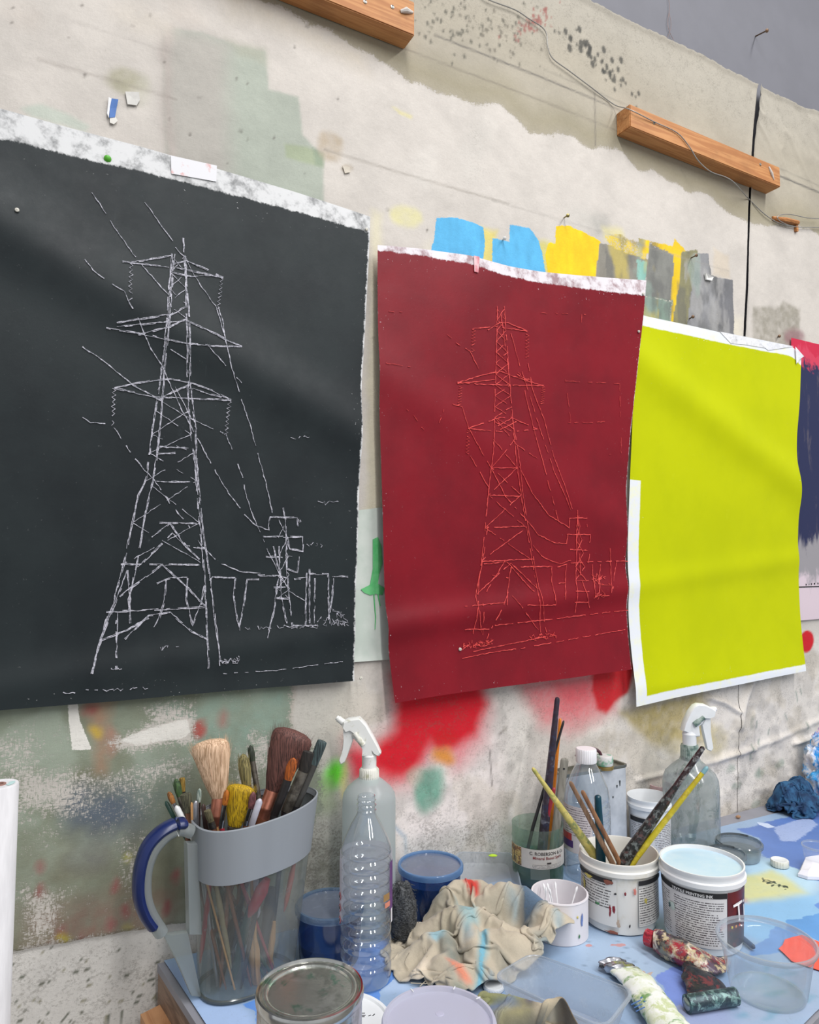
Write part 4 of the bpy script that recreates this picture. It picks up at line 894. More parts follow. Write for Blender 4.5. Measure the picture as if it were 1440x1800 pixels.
th = MB().sweep(smooth_path([W(x, y, .006) for x, y in ((1175, -8), (1177, 15), (1174, 40), (1178, 58), (1184, 72), (1176, 82))]), .0006, 5)
th.sweep(smooth_path([W(x, y, .006) for x, y in ((1176, 20), (1180, 45), (1174, 66), (1172, 80))]), .0005, 5)
tag(obj('thread', th, M('pinkish_thread', (150, 124, 118), .8)), 'loose threads hanging over the grey wall above the canvas edge', 'thread')

# ------------------------------------------------------------------ the table
TC = T(277, 1693); TE = T(338, 1788); tdir = (TE - TC); tdir.z = 0; tdir.normalize()
BR = T(1412, 1803); A = Vector((TC.x, -.016, 0)); B = A + tdir * 0.62
XR = 2.6
corner_r = [Vector((BR.x + .05, BR.y - .03, 0))]
top_out = [Vector((XR, -.016, 0)), A, B, Vector((BR.x - .02, BR.y - .01, 0)), T(1440, 1786), Vector((XR, T(1440, 1786).y + .25, 0))]
tb = thing('work_table', 'grey work table under the pots, its worn wooden edge at lower left', 'table', (1.3, -.3, -.75))
m_tgrey = M('grey_table_laminate', (142, 142, 150), .55, var=.05, scale=14, bmp=.05)
def slab(pts, z1, z0):
    n = len(pts); V = [Vector((p.x, p.y, z1)) for p in pts] + [Vector((p.x, p.y, z0)) for p in pts]
    return MB().add(V, [tuple(range(n)), tuple(range(2 * n - 1, n - 1, -1))] + [(i, n + i, n + (i + 1) % n, (i + 1) % n) for i in range(n)])
obj('table_top', slab(top_out, -.0015, -.014), m_tgrey, tb, smooth=False)
inn = Vector((tdir.y, -tdir.x, 0)); inn = inn if inn.x > 0 else -inn
def rail(a, b, z1, z0, th, off):
    return slab([a + off, b + off, b + off + inn * th, a + off + inn * th], z1, z0)
obj('edge_board', rail(A + tdir * .002, B, -.014, -.075, .022, inn * .001), WOOD('stained_table_edge', (146, 122, 104), (108, 88, 74), (1, .1, 1), 40), tb, smooth=False)
obj('front_board', slab([B, Vector((BR.x - .02, BR.y - .01, 0)), Vector((BR.x - .02, BR.y + .012, 0)), B + Vector((0, .022, 0))], -.014, -.075), MATS['stained_table_edge'], tb, smooth=False)
for p in (A + Vector((.06, -.06, 0)), B + Vector((.06, .06, 0)), Vector((1.9, -.1, 0)), Vector((1.0, -.5, 0))):
    obj('leg', MB().box((p.x, p.y, -.382), .05, .05, .735), MATS['stained_table_edge'], tb, smooth=False)
ob = T(255, 1775, -.06); 
lg = thing('wooden_ledge', 'orange wooden board end just below the table corner at lower left', 'wood', (ob.x, ob.y, -.08))
q = [T(247, 1783, -.058), T(281, 1766, -.058), T(330, 1840, -.058), T(290, 1870, -.058)]
obj('board', slab(q, -.058, -.10), WOOD('orange_wood', (196, 146, 104), (172, 118, 78), (1, .1, 1), 50), lg, smooth=False)
obj('post', MB().box((sum((p.x for p in q)) / 4, sum((p.y for p in q)) / 4, -.425), .03, .03, .65), MATS['orange_wood'], lg, smooth=False)

# painted sheet that covers the table
def t2(px, py): p = T(px, py, .001); return (p.x, p.y)
ce = T(1302, 1457); ce2 = T(1393, 1432); yb = min(ce.y, ce2.y)
def cover():
    xs = np.arange(0, 1.0001, 1 / 420); ys = np.arange(0, 1.0001, 1 / 190); U, Vv = np.meshgrid(xs, ys)
    a = A + inn * .010; b0 = B + inn * .010
    back = np.interp(U, [0, .35, 1], [-.016, -.05, yb]); Yb = back
    left = np.array([[a.x, a.y], [b0.x, b0.y]])
    Yf = np.interp(U, [0, .42, 1.0], [b0.y + .002, BR.y + .005, T(1440, 1788).y + .26])
    Y = Yb + (Yf - Yb) * Vv
    xl = a.x + (b0.x - a.x) * np.clip((Y - a.y) / (b0.y - a.y), 0, 1); X = xl + (2.55 - xl) * U
    Yf = np.interp(X, [b0.x, BR.x - .02, T(1440, 1786).x, 2.6], [b0.y + .002, BR.y - .004, T(1440, 1786).y + .006, T(1440, 1786).y + .254])
    Y = Yb + (Yf - Yb) * Vv
    x, y = X.ravel(), Y.ravel(); z = .0008 + .0008 * fbm(x, y, 9, 3, 81)
    P = Painter(x, y, t2, (144, 168, 197)); so, ln = P.soft, P.line
    def cr(pts, col, w=.006, cap=1.0, lay='A', warp=None): P.crisp(pts, col, w * 1.3, cap, warp if warp is not None else (2.4 if lay == 'A' else .8), lay)
    P.C *= (.93 + .14 * fbm(x, y, 8, 4, 82))[:, None]
    cr([(1295, 1460), (1400, 1428), (1520, 1400), (1600, 1560), (1420, 1545), (1400, 1530), (1340, 1505), (1330, 1470)], (92, 122, 186), .02, cap=.8)
    so([(1330, 1450), (1390, 1440), (1400, 1470), (1350, 1480)], (152, 172, 214), .02, .8, mottle=.5); so([(1340, 1500), (1400, 1480), (1440, 1500), (1400, 1530)], (160, 182, 214), .02, .7)
    cr([(1360, 1455), (1420, 1436), (1440, 1450), (1400, 1480), (1370, 1478)], (158, 174, 214), .015, cap=.6, lay='B')
    cr([(1330, 1445), (1350, 1447), (1362, 1454), (1350, 1456), (1334, 1450)], (196, 208, 232), .003, lay='B')
    so([(1300, 1500), (1420, 1530), (1440, 1545), (1440, 1590), (1330, 1560), (1310, 1540)], (176, 206, 224), .02, .95)
    so([(1302, 1540), (1360, 1530), (1400, 1555), (1422, 1570), (1380, 1585), (1320, 1590), (1296, 1570)], (202, 203, 150), .014, .95, mottle=.2); so([(1330, 1540), (1372, 1550), (1350, 1556)], (222, 210, 150), .01, .8)
    rk = np.random.default_rng(4)
    for i in range(22): q_ = rk.random(); cr(ell(1338 + 46 * q_ + rk.normal() * 3, 1546 + 15 * q_ + rk.normal() * 2, rk.uniform(1.5, 4.5), rk.uniform(1, 2.2), 20, 8), (54, 66, 54), .002, cap=.7, lay='B', warp=.3)
    so([(1295, 1570), (1312, 1578), (1322, 1590), (1305, 1584)], (206, 142, 122), .006, .7)
    so([(1280, 1590), (1440, 1570), (1480, 1700), (1290, 1640)], (132, 180, 220), .02, .9)
    cr([(1380, 1620), (1440, 1606), (1520, 1640), (1500, 1680), (1420, 1650), (1392, 1640)], (92, 148, 208), .005); cr([(1430, 1590), (1450, 1582), (1500, 1600), (1440, 1606)], (96, 138, 206), .006)
    cr([(1310, 1680), (1340, 1650), (1368, 1632), (1402, 1642), (1400, 1660), (1352, 1680)], (106, 146, 200), .006)
    so([(1000, 1640), (1160, 1640), (1170, 1720), (1020, 1700)], (164, 184, 206), .03, .8); so([(1130, 1600), (1300, 1660), (1260, 1700), (1140, 1640)], (158, 188, 208), .02, .8)
    cr([(1150, 1725), (1165, 1712), (1178, 1702), (1215, 1706), (1250, 1760), (1190, 1770), (1160, 1745)], (118, 140, 204), .008, cap=.85)
    so([(1150, 1745), (1290, 1740), (1300, 1810), (1150, 1810)], (152, 160, 196), .03, .8); so([(1280, 1740), (1440, 1700), (1440, 1790), (1300, 1800)], (158, 172, 196), .03, .8, mottle=.3)
    for i in range(26):
        a_, b_ = rng.uniform(1290, 1440), rng.uniform(1700, 1790); so(ell(a_, b_, rng.uniform(4, 14), rng.uniform(2, 5), rng.uniform(-40, 0)), (104, 152, 178), .006, .6, mottle=.5)
    for i in range(16): a_, b_ = rng.uniform(1010, 1150), rng.uniform(1655, 1700); so(ell(a_, b_, rng.uniform(1, 4), 1.5), (80, 100, 120), .003, .6)
    for e in ((1038, 1664, 7, 3), (1092, 1663, 9, 3), (1079, 1662, 5, 2)): cr(ell(*e), (190, 142, 142), .003, cap=.8, lay='B')
    for e in ((1128, 1712, 10, 4), (1140, 1716, 12, 3), (1130, 1722, 6, 3)): cr(ell(*e, -40), (186, 160, 140), .003, cap=.8, lay='B')
    cr([(600, 1690), (690, 1640), (740, 1640), (712, 1700), (690, 1715), (650, 1740)], (104, 146, 216), .008, cap=.9); so([(690, 1740), (740, 1690), (760, 1740)], (170, 192, 222), .02, .8)
    cr([(424, 1770), (460, 1760), (700, 1700), (640, 1850), (480, 1850)], (96, 142, 212), .004); so([(330, 1740), (424, 1770), (470, 1830), (360, 1830)], (168, 192, 230), .01, .9); so([(290, 1700), (345, 1700), (345, 1745), (315, 1745)], (140, 160, 200), .02, .7)
    so([(620, 1715), (720, 1700), (720, 1740), (640, 1745)], (172, 194, 224), .012, .8)
    so([(530, 1650), (760, 1590), (760, 1640), (560, 1700)], (120, 146, 190), .03, .5); so([(920, 1540), (1000, 1560), (960, 1600), (900, 1560)], (110, 134, 196), .02, .6)
    P.A[:, :3] *= (.82 + .36 * fbm(x, y, 16, 5, 86))[:, None]; P.G[:] = .25
    V = np.c_[x, y, z]; nx, ny = U.shape[1], U.shape[0]; idx = np.arange(nx * ny).reshape(ny, nx)
    Fc = np.stack([idx[:-1, :-1], idx[1:, :-1], idx[1:, 1:], idx[:-1, 1:]], -1).reshape(-1, 4)
    m = mesh('table_cover', V.tolist(), Fc.tolist(), True); P.store(m)
    mt, nt, b = PAINTED('painted_table_cover', 'XY', .38, .2, .06, .8, .03); b.inputs['Specular IOR Level'].default_value = .4
    return tag(obj('table_cover', m, mt, fix=False, angle=None), 'blue painted sheet spread over the table under the pots', 'table cover')
cover()
Z0 = .0022      # top of the cover
def base(px, py): p = T(px, py, Z0); return p

# ------------------------------------------------------------------ generic builders for the table
def lathe_px(cx, P, prof):
    """photo half-widths and rows -> (radius, height) for a round thing standing at P"""
    k = scale_at(P); return [(h * k, DEP(cx, y, P).z - P.z) for h, y in prof]
def sweep_part(name, pts, rad, mat, parent, seg=10, right=None): return obj(name, MB().sweep(pts, rad, seg, right), mat, parent)
def lerp(a, b, t): return a + (b - a) * t
m_white = M('white_plastic', (228, 230, 232), .35, var=.03, scale=30)
m_dirtyw = M('paint_stained_white_plastic', (218, 216, 206), .4, col2=(168, 168, 140), scale=60, lo=.52, hi=.72)
m_clear = CLEAR('clear_plastic', haze=.05, edge=.45, rough=.05)
m_cloudy = CLEAR('cloudy_plastic', (240, 243, 246), haze=.34, hazecol=(214, 220, 226), rough=.22, edge=.5, gloss=.7)
m_milky = CLEAR('milky_plastic', (236, 238, 244), haze=.74, hazecol=(228, 227, 240), rough=.25, edge=.4, gloss=.6)

# round tin at the front
def tin():
    c = DEP(545, 1735, CAM + FWD * .835); P = Vector((c.x, c.y, Z0)); h = c.z - Z0; R = .0595
    t = thing('paint_tin', 'closed silver paint tin with dirty lid at the bottom edge, below the bottle', 'tin', P)
    m_can = MULTI('scuffed_tinplate', [(196, 196, 192), (170, 170, 164), (204, 203, 198), (150, 150, 142), (190, 190, 186)], 26, .22, .06, 1.0)
    obj('can', MB().lathe([(R * .97, 0), (R * .985, .004), (R * .985, h - .010)], P, 64), m_can, t)
    obj('seam', MB().box(P + Vector((0, 0, h / 2 - .004)) + (-FWD * .98 + RGT * .06).normalized() * R * .985, .003, .002, h - .014, RGT, FWD), M('dark_tin_seam', (110, 108, 104), .3, 1.0), t, smooth=False)
    prof = [(R * .985, h - .012), (R * 1.015, h - .009), (R * 1.02, h - .004), (R * 1.0, h), (R * .965, h + .0005), (R * .945, h - .002)]
    obj('rim', MB().lathe(prof, P, 64, False), M('bright_tin_rim', (214, 214, 210), .16, 1.0, var=.1, scale=40), t)
    lid = [(R * .945, h - .002), (R * .925, h - .0045), (R * .90, h - .0042), (R * .885, h - .0015), (R * .84, h - .0012), (R * .80, h - .002), (R * .78, h - .004), (.0005, h - .0042)]
    ml = MULTI('dirty_tin_lid', [(206, 206, 198), (176, 178, 170), (220, 220, 214), (150, 184, 166), (226, 226, 220)], 30, .20, .10, .9, cover=.54)
    obj('lid', MB().lathe(lid, P, 64, False, True), ml, t)
tin()
# white tub lid lying beside it
def round_thing(name, label, cat, P, group=None): return thing(name, label, cat, P, group)
P = T(596, 1808, Z0); tl = thing('tub_lid', 'flat white tub lid with faint lettering lying behind the paint tin', 'lid', P)
R = .075
dsc = obj('disc', MB().lathe([(R, 0), (R, .006), (R * .97, .0085), (R * .91, .0085), (R * .88, .006), (.0005, .006)], P, 56, True, True), m_white, tl)
mbx = MB()
for i, (x, y, w_, s_) in enumerate(((638, 1781, .006, 0), (639, 1784.5, .006, 0), (638, 1787, .005, 0), (650, 1785, .004, 35), (657, 1784, .005, 55))):
    a = math.radians(s_) ; e = RGT * math.cos(a) + FWD * math.sin(a); f_ = FWD * math.cos(a) - RGT * math.sin(a); mbx.box(T(x, y, Z0 + .0062), w_, .0012, .0004, e, f_)
obj('lettering', mbx, m_blk, dsc, smooth=False)
# translucent round pot with lid
c = T(772, 1791, .086); P = Vector((c.x, c.y, Z0)); R = scale_at(c) * 97
lp = thing('lidded_pot', 'milky round pot with closed lid at the bottom edge, right of the tin', 'pot', P)
obj('tub', MB().lathe([(R * .74, 0), (R * .78, .004), (R * .93, .076)], P, 56), m_milky, lp)
plid = obj('lid', MB().lathe([(R * .95, .070), (R * 1.0, .072), (R * 1.0, .080), (R * .975, .084), (R * .93, .084), (R * .90, .079), (R * .80, .0785), (.0005, .0785)], P, 64, False, True), m_milky, lp)
for a in (70, 38, 120): 
    q_ = RGT * math.cos(math.radians(a)) + FWD * math.sin(math.radians(a)); obj('lid_rib', MB().box(P + q_ * R * .93 + Vector((0, 0, .0845)), R * .10, .0012, .001, q_, Vector((0, 0, 1)).cross(q_)), m_white, plid, smooth=False)
obj('lid_nub', MB().lathe([(.006, 0), (.005, .0012), (.001, .0014)], T(773, 1783, .0800), 16, True, True), m_milky, plid)
# clear pot
c = T(1347, 1652, .078); P = Vector((c.x, c.y, Z0)); R = scale_at(c) * 79
cp = thing('clear_pot', 'empty clear round pot in front of the full white tub', 'pot', P)
pm = CLEAR('thin_clear_pot', (246, 249, 252), haze=.08, hazecol=(220, 228, 236), rough=.1, edge=.55, spots=.05)
obj('wall', MB().lathe([(R * .70, .002), (R * .74, .003), (R * .76, .006), (R * .90, .064), (R * .93, .066), (R * .94, .074)], P, 64, False), pm, cp)
obj('rim', MB().lathe([(R * .935, .070), (R * .985, .0725), (R, .0765), (R * .99, .0785), (R * .95, .079), (R * .93, .076)], P, 64, False), m_cloudy, cp)
obj('base', MB().lathe([(R * .72, .0), (R * .71, .0026), (R * .62, .0035), (R * .58, .002), (.0005, .002)], P, 56, False, True), CLEAR('ribbed_pot_base', (240, 245, 246), haze=.22, hazecol=(222, 230, 230), rough=.15, edge=.4), cp)
# rectangular clear tray
def rquad(c, r, n=5):
    c = [Vector(x) for x in c]; out = []; k = len(c)
    for i in range(k):
        p, a, b = c[i], c[i - 1], c[(i + 1) % k]; u, v = (a - p).normalized() * r, (b - p).normalized() * r
        for j in range(n + 1):
            t = j / n; q = p + u; w = p + v; out.append(q * (1 - t) ** 2 + p * 2 * t * (1 - t) + w * t * t)
    return out
def tray(name, label, cat, corners, zb, mat, depth_dir=None, shrink=.80, r=.022, liprim=.004, mat_rim=None):
    ctr = sum(corners, Vector()) / 4; bot = [ctr + (p - ctr) * shrink for p in corners]
    off = depth_dir if depth_dir is not None else None
    bb = [Vector((p.x, p.y, zb)) if off is None else p + off for p in bot]
    t = thing(name, label, cat, sum(bb, Vector()) / 4)
    rings = [rquad([lerp(sum(bb, Vector()) / 4, p, .93) for p in bb], r * .8), rquad(bb, r)]
    for k in (.15, .5, .93): rings.append(rquad([lerp(b, c_, k) for b, c_ in zip(bb, corners)], r))
    obj('body', MB().loft(rings), mat, t)
    up = (ctr - sum(bb, Vector()) / 4).normalized()
    out = [ctr + (p - ctr) * 1.035 for p in corners]
    rim = [rquad([lerp(b, c_, .93) for b, c_ in zip(bb, corners)], r), rquad([p - up * liprim for p in out], r), rquad(out, r), rquad([p + up * .001 for p in [lerp(ctr, q_, 1.0) for q_ in corners]], r), rquad([lerp(ctr, q_, .985) for q_ in corners], r)]
    obj('rim', MB().loft(rim, False), mat_rim or m_cloudy, t); return t
zc = .056
tray('clear_tray', 'empty clear rectangular tray at the bottom, in front of the beige rag', 'tray', [T(868, 1716, zc), T(937, 1675, zc), T(1114, 1740, zc), T(1062, 1806, zc)], Z0 + .001, CLEAR('smeared_clear_tray', (242, 245, 248), haze=.30, hazecol=(222, 226, 232), rough=.12, edge=.5, spots=.25))
# box leaning on the wall
zA = .0; 
p0 = T(808, 1596, Z0 + .003); p1 = T(922, 1588, Z0 + .003)
p2 = W(903, 1500, -.03); p3 = W(802, 1498, -.03)
nrm = (p1 - p0).cross(p3 - p0).normalized(); nrm = -nrm if nrm.y < 0 else nrm
bxt = tray('clear_tray', 'cloudy rectangular tray leaning on the wall behind the beige rag', 'tray', [p0, p1, p2, p3], 0, m_cloudy, depth_dir=nrm * .022, shrink=.84, r=.018)
mbx = MB(); q_ = lerp(p3, p2, .62) - nrm * .002 - UP * .006; mbx.sweep([q_, q_ - nrm * .001], [(.010, .003), (.008, .002)], 14, RGT); obj('paint_dab', mbx, M('lime_paint', (190, 226, 30), .4), bxt)

# clear ribbed bottle
P = base(643, 1722); k = scale_at(P)
bt = thing('clear_bottle', 'empty clear ribbed plastic bottle without cap, front centre', 'bottle', P)
prof = [(30, 1731), (40, 1728), (43, 1718)]; y = 1712.0
while y > 1512:
    prof += [(43, y), (43.4, y - 6), (43, y - 12), (42.2, y - 14.5), (40.8, y - 16.5), (39.8, y - 18.5), (40.8, y - 20.5), (42.2, y - 22)]; y -= 23
prof += [(43, 1503), (42, 1494), (36, 1478), (26, 1456), (18, 1442), (16, 1437), (16, 1434), (17, 1432), (15, 1430), (15, 1426), (17, 1423), (15, 1421), (15, 1416), (16.5, 1414), (15, 1412), (15, 1407), (13.5, 1406)]
pp = lathe_px(645, P, prof); z00 = pp[0][1]; pp = [(r, z - z00) for r, z in pp]
obj('bottle_wall', MB().lathe(pp, P, 64), CLEAR('bottle_plastic', (244, 248, 251), haze=.03, hazecol=(226, 230, 236), rough=.06, edge=.5, gloss=2.4), bt)
def vang(P): v = P - CAM; return -math.degrees(math.atan2(v.dot(RGT), v.dot(FWD)))
def arc_label(parent, name, P, R, z0, z1, a0, a1, mat, seg=24):
    """printed label: a thin curved sheet; angles are measured from the camera side, + to the right"""
    V = []; a0 += vang(P); a1 += vang(P)
    for j, z in enumerate((z0, z1)):
        for i in range(seg + 1):
            a = math.radians(a0 + (a1 - a0) * i / seg); d = -FWD * math.cos(a) + RGT * math.sin(a); r_ = R(z) if callable(R) else R
            V.append(Vector((P.x, P.y, P.z + z)) + d * r_)
    Fc = [(i, i + 1, seg + 2 + i, seg + 1 + i) for i in range(seg)]
    o = obj(name, MB().add(V, Fc), mat, parent, fix=False, angle=None); m = o.data
    lay = m.uv_layers.new(name='UVMap')
    for p_ in m.polygons:
        for li in p_.loop_indices:
            vi = m.loops[li].vertex_index; lay.data[li].uv = ((vi % (seg + 1)) / seg, vi // (seg + 1))
    return o
Rb = max(p[0] for p in pp) + .0008
m_lbl = CLEAR('thin_pinkish_label', (244, 240, 244), haze=.5, hazecol=(238, 233, 238), rough=.5, edge=.2, gloss=.15)
zL0 = DEP(645, 1606, P).z - P.z; zL1 = DEP(645, 1494, P).z - P.z
arc_label(bt, 'label', P, Rb, zL0, zL1, 88, 272, m_lbl, 40)
arc_label(bt, 'label_print', P, Rb + .0006, zL0 + .012, zL1 - .012, 62, 88, M('purple_label_ink', (100, 58, 118), .5), 6); arc_label(bt, 'label_edge', P, Rb + .0005, zL0 - .004, zL1 - .006, -88, -66, M('white_label_edge', (230, 222, 228), .5), 6)
def sym(parent, P, R, ang, z, s, mat_r, mat_w):
    """small hazard diamond"""
    a = math.radians(ang + vang(P)); d = -FWD * math.cos(a) + RGT * math.sin(a); tt = RGT * math.cos(a) + FWD * math.sin(a); c = Vector((P.x, P.y, P.z + z)) + d * R
    def dia(s_, l): return [c + d * l + tt * s_, c + d * l + UP * s_, c + d * l - tt * s_, c + d * l - UP * s_]
    hd = obj('hazard_diamond', MB().add(dia(s, 0) + dia(s, .0004), [(4, 5, 6, 7), (0, 1, 5, 4), (1, 2, 6, 5), (2, 3, 7, 6), (3, 0, 4, 7)]), mat_r, parent, smooth=False)
    obj('hazard_field', MB().add(dia(s * .74, .0006), [(0, 1, 2, 3)]), mat_w, hd, smooth=False, fix=False)
    g = MB()
    for ux, uy, w_, h_ in ((0, .22, .28, .34), (0, -.18, .5, .2), (-.22, -.05, .2, .2), (.22, -.05, .2, .2)): g.box(c + d * .0009 + tt * (ux * s) + UP * (uy * s), w_ * s, .0004, h_ * s, tt, d, UP)
    obj('hazard_mark', g, m_blk, hd, smooth=False)
m_rs = M('hazard_red', (172, 48, 62), .5); m_ws = M('hazard_white', (234, 230, 232), .5)
for yy in (1568, 1588, 1609): sym(bt, P, Rb + .0010, -74, DEP(645, yy, P).z - P.z, .0066, m_rs, m_ws)
arc_label(bt, 'leaf_mark', P, Rb + .0009, DEP(645, 1570, P).z - P.z, DEP(645, 1558, P).z - P.z, 40, 60, M('brown_leaf_ink', (156, 120, 72), .5), 4)
arc_label(bt, 'leaf_mark', P, Rb + .0009, DEP(645, 1582, P).z - P.z, DEP(645, 1573, P).z - P.z, 44, 62, M('coral_leaf_ink', (216, 134, 110), .5), 4)
arc_label(bt, 'label_tear', P, Rb + .0009, DEP(645, 1614, P).z - P.z, DEP(645, 1590, P).z - P.z, 68, 78, m_ws, 3)

# trigger sprayers
def sprayer(label, P, cx, body, collar, neck, shroud, nozzle, trig, m_body, m_head, m_col, extra=None, depth=.024):
    t = thing('spray_bottle', label, 'spray bottle', P, 'trigger spray bottles')
    pr = lathe_px(cx, P, body); z0 = pr[0][1]; pr = [(max(r, .001), z - z0) for r, z in pr]
    obj('bottle', MB().lathe(pr, P, 56), m_body, t)
    def lz(pf): return [(r, z) for r, z in lathe_px(cx, P, pf)]
    obj('collar', ribbed(lz(collar), P), m_col, t); obj('neck', MB().lathe(lz(neck), P, 32, True, True), m_head, t)
    pts = [DEP(x, y, P) for x, y in shroud]; obj('shroud', MB().prism(pts, FWD * depth, .003), m_head, t, angle=35)
    a, b = [DEP(x, y, P) for x, y in nozzle[0]]; r_ = nozzle[1] * scale_at(P)
    obj('nozzle', MB().sweep([a, lerp(a, b, .15), lerp(a, b, .2), b], [r_ * .75, r_ * .8, r_, r_ * 1.05], 14), m_head, t)
    obj('trigger', MB().prism([DEP(x, y, P) for x, y in trig], FWD * depth * .62, .002), m_head, t, angle=35)
    if extra:
        a, b = [DEP(x, y, P, -depth * .5) for x, y in extra[0]]; obj('piston', MB().sweep([a, lerp(a, b, .5), lerp(a, b, .52), b], [extra[1] * scale_at(P)] * 2 + [extra[1] * .8 * scale_at(P)] * 2, 12), m_col, t)
    return t
def ribbed(prof, P, n=30):
    mbx = MB(); rings = []
    for r, z in prof:
        ring = []
        for i in range(n * 4):
            a = 2 * PI * i / (n * 4); rr = r * (1 + (.028 if (i % 4) in (1, 2) else -.01)); ring.append(Vector((P.x + rr * math.cos(a), P.y + rr * math.sin(a), P.z + z)))
        rings.append(ring)
    return mbx.loft(rings, True, True)
def zc3(L): return [(500 + x / 4.8, 1240 + y / 4.8) for x, y in L]
P = base(648, 1632)
m_sb = CLEAR('milky_bottle_plastic', (222, 230, 232), haze=.60, hazecol=(220, 228, 228), rough=.3, edge=.3, gloss=.5)
sprayer('milky spray bottle with white trigger head behind the clear ribbed bottle', P, 648, [(40, 1640), (45, 1632), (45.5, 1600), (45.5, 1500), (45.5, 1412), (44, 1402), (38, 1392), (26, 1381), (17, 1374), (15, 1360)],
        [(16.5, 1377), (17, 1374), (16.5, 1352), (14, 1349)], [(12.5, 1352), (12.5, 1330), (13, 1328), (10, 1322), (9, 1300)],
        zc3([(500, 130), (540, 108), (635, 95), (690, 150), (750, 250), (790, 330), (818, 395), (800, 418), (772, 405), (748, 372), (748, 420), (660, 425), (664, 370), (640, 325), (600, 285), (570, 250), (580, 212), (545, 190), (510, 205), (488, 170)]),
        (zc3([(440, 100), (505, 150)]), 5.5), zc3([(498, 200), (545, 195), (585, 200), (590, 260), (565, 340), (530, 430), (512, 472), (478, 492), (464, 462), (490, 370), (500, 280)]), m_sb, M('grubby_white_head', (232, 232, 228), .4, col2=(196, 194, 170), scale=70, lo=.56, hi=.74), m_dirtyw, (zc3([(665, 335), (590, 235)]), 5))
def zc8(L): return [(1130 + x / 4.645, 1220 + y / 4.645) for x, y in L]
P = base(1217, 1488)
m_sb2 = CLEAR('paint_stained_clear_bottle', (226, 233, 232), haze=.36, hazecol=(206, 210, 212), rough=.15, edge=.3, spots=.2, gloss=.9, haze2=(104, 128, 122))
sprayer('paint-stained spray bottle with white trigger head against the wall, behind the full tub', P, 1217, [(40, 1492), (45, 1486), (46, 1440), (46, 1385), (45, 1372), (41, 1362), (30, 1350), (18, 1340), (14, 1330)],
        [(14.5, 1335), (15, 1332), (14.5, 1312), (13, 1308)], [(11.5, 1312), (11.5, 1292), (12, 1290), (9, 1284), (9, 1276)],
        zc8([(440, 75), (500, 80), (560, 110), (588, 130), (578, 175), (540, 190), (505, 185), (480, 235), (442, 265), (452, 340), (350, 345), (352, 312), (315, 295), (330, 230), (370, 140), (410, 90)]),
        (zc8([(600, 122), (545, 130)]), 5), zc8([(475, 245), (510, 190), (545, 190), (550, 300), (568, 440), (550, 464), (520, 450), (492, 340)]), m_sb2, m_white, M('green_stained_collar', (150, 164, 156), .4, col2=(70, 98, 90), scale=80, lo=.4, hi=.7), (zc8([(420, 250), (500, 190)]), 5))
# stain inside that bottle
Pw = P
MATS['olive_stain'] = M('olive_stain', (110, 112, 78), .6, col2=(140, 160, 150), scale=60)

# ------------------------------------------------------------------ the jug and its brushes
JA = T(352, 1752, Z0); JB = T(508, 1694, Z0); JC = (JA + JB) / 2; JD = (JB - JA).normalized(); JN = Vector((-JD.y, JD.x, 0)); ja = (JB - JA).length / 2; jb = .052
JN = JN if JN.dot(FWD) > 0 else -JN
PLN = JN
eh = JC - JD * (ja + .010); es = JC + JD * (ja + .040)
def zsolve(p, py):
    lo, hi = 0.0, .5
    def prow(z):
        v = Vector((p.x, p.y, z)) - CAM; yy = v.dot(FWD); c_, s_ = math.cos(PITCH), math.sin(PITCH); y2 = yy * c_ + v.z * s_; z2 = -yy * s_ + v.z * c_; return 900 - F * z2 / y2
    for _ in range(50):
        m_ = (lo + hi) / 2
        if prow(m_) > py: lo = m_
        else: hi = m_
    return lo
zh = zsolve(eh, 1452); zs_ = zsolve(es, 1388)
jug = thing('brush_jug', 'clear plastic water jug with blue handle and grey band, full of paintbrushes', 'jug', (JC.x, JC.y, Z0))
def jring(t, out=0.0, n=72, zoff=0.0):
    """ring of the jug body at share t of its height"""
    ring = []
    for i in range(n):
        a = 2 * PI * i / n; ca, sa = math.cos(a), math.sin(a)
        e = 2.5; rx = abs(ca) ** (2 / e) * (1 if ca >= 0 else -1); ry = abs(sa) ** (2 / e) * (1 if sa >= 0 else -1)
        aa = ja + out + (.010 + .030 * max(rx, 0)) * t if rx < 0 else ja + out + .040 * t
        bb = (jb + out + .016 * t) * (1 - .22 * max(rx, 0) ** 2 * t)
        x = rx * aa; p = JC + JD * x + JN * (ry * bb)
        s_ = (x + ja + .01) / (2 * ja + .05); zt_ = zh + (zs_ - zh) * s_
        ring.append(Vector((p.x, p.y, Z0 + .001 + (zt_ - Z0) * t + zoff)))
    return ring
m_jug = CLEAR('scratched_jug_plastic', (222, 226, 224), haze=.16, hazecol=(196, 202, 200), rough=.10, edge=.55, spots=.16, gloss=1.1)
ts = [0, .02, .1, .25, .4, .55, .7, .85, 1.0]
base_ring = [lerp(Vector((JC.x, JC.y, Z0 + .001)), v, .95) for v in jring(0)]
obj('body', MB().loft([base_ring] + [jring(t) for t in ts]), m_jug, jug)
hb = .31
obj('band', MB().loft([jring(t, .0028) for t in (1 - hb, .75, .85, .95, 1.0)] + [jring(1.0, .0005, zoff=.0012), jring(.97, -.001)], False), M('silver_grey_plastic', (142, 147, 153), .40, var=.03, scale=14, stretch=(1, 1, .02)), jug)
obj('base_rim', MB().loft([[lerp(Vector((JC.x, JC.y, Z0)), Vector((v.x, v.y, Z0 + z)), s) for v in jring(0)] for s, z in ((.95, .0004), (1.03, .002), (1.03, .005), (.99, .007))], False), CLEAR('jug_foot_plastic', (150, 154, 150), haze=.4, hazecol=(140, 146, 142), rough=.15), jug)
def jp(px, py, off=0.0): return VPL(px, py, JC + JN * off, JN)
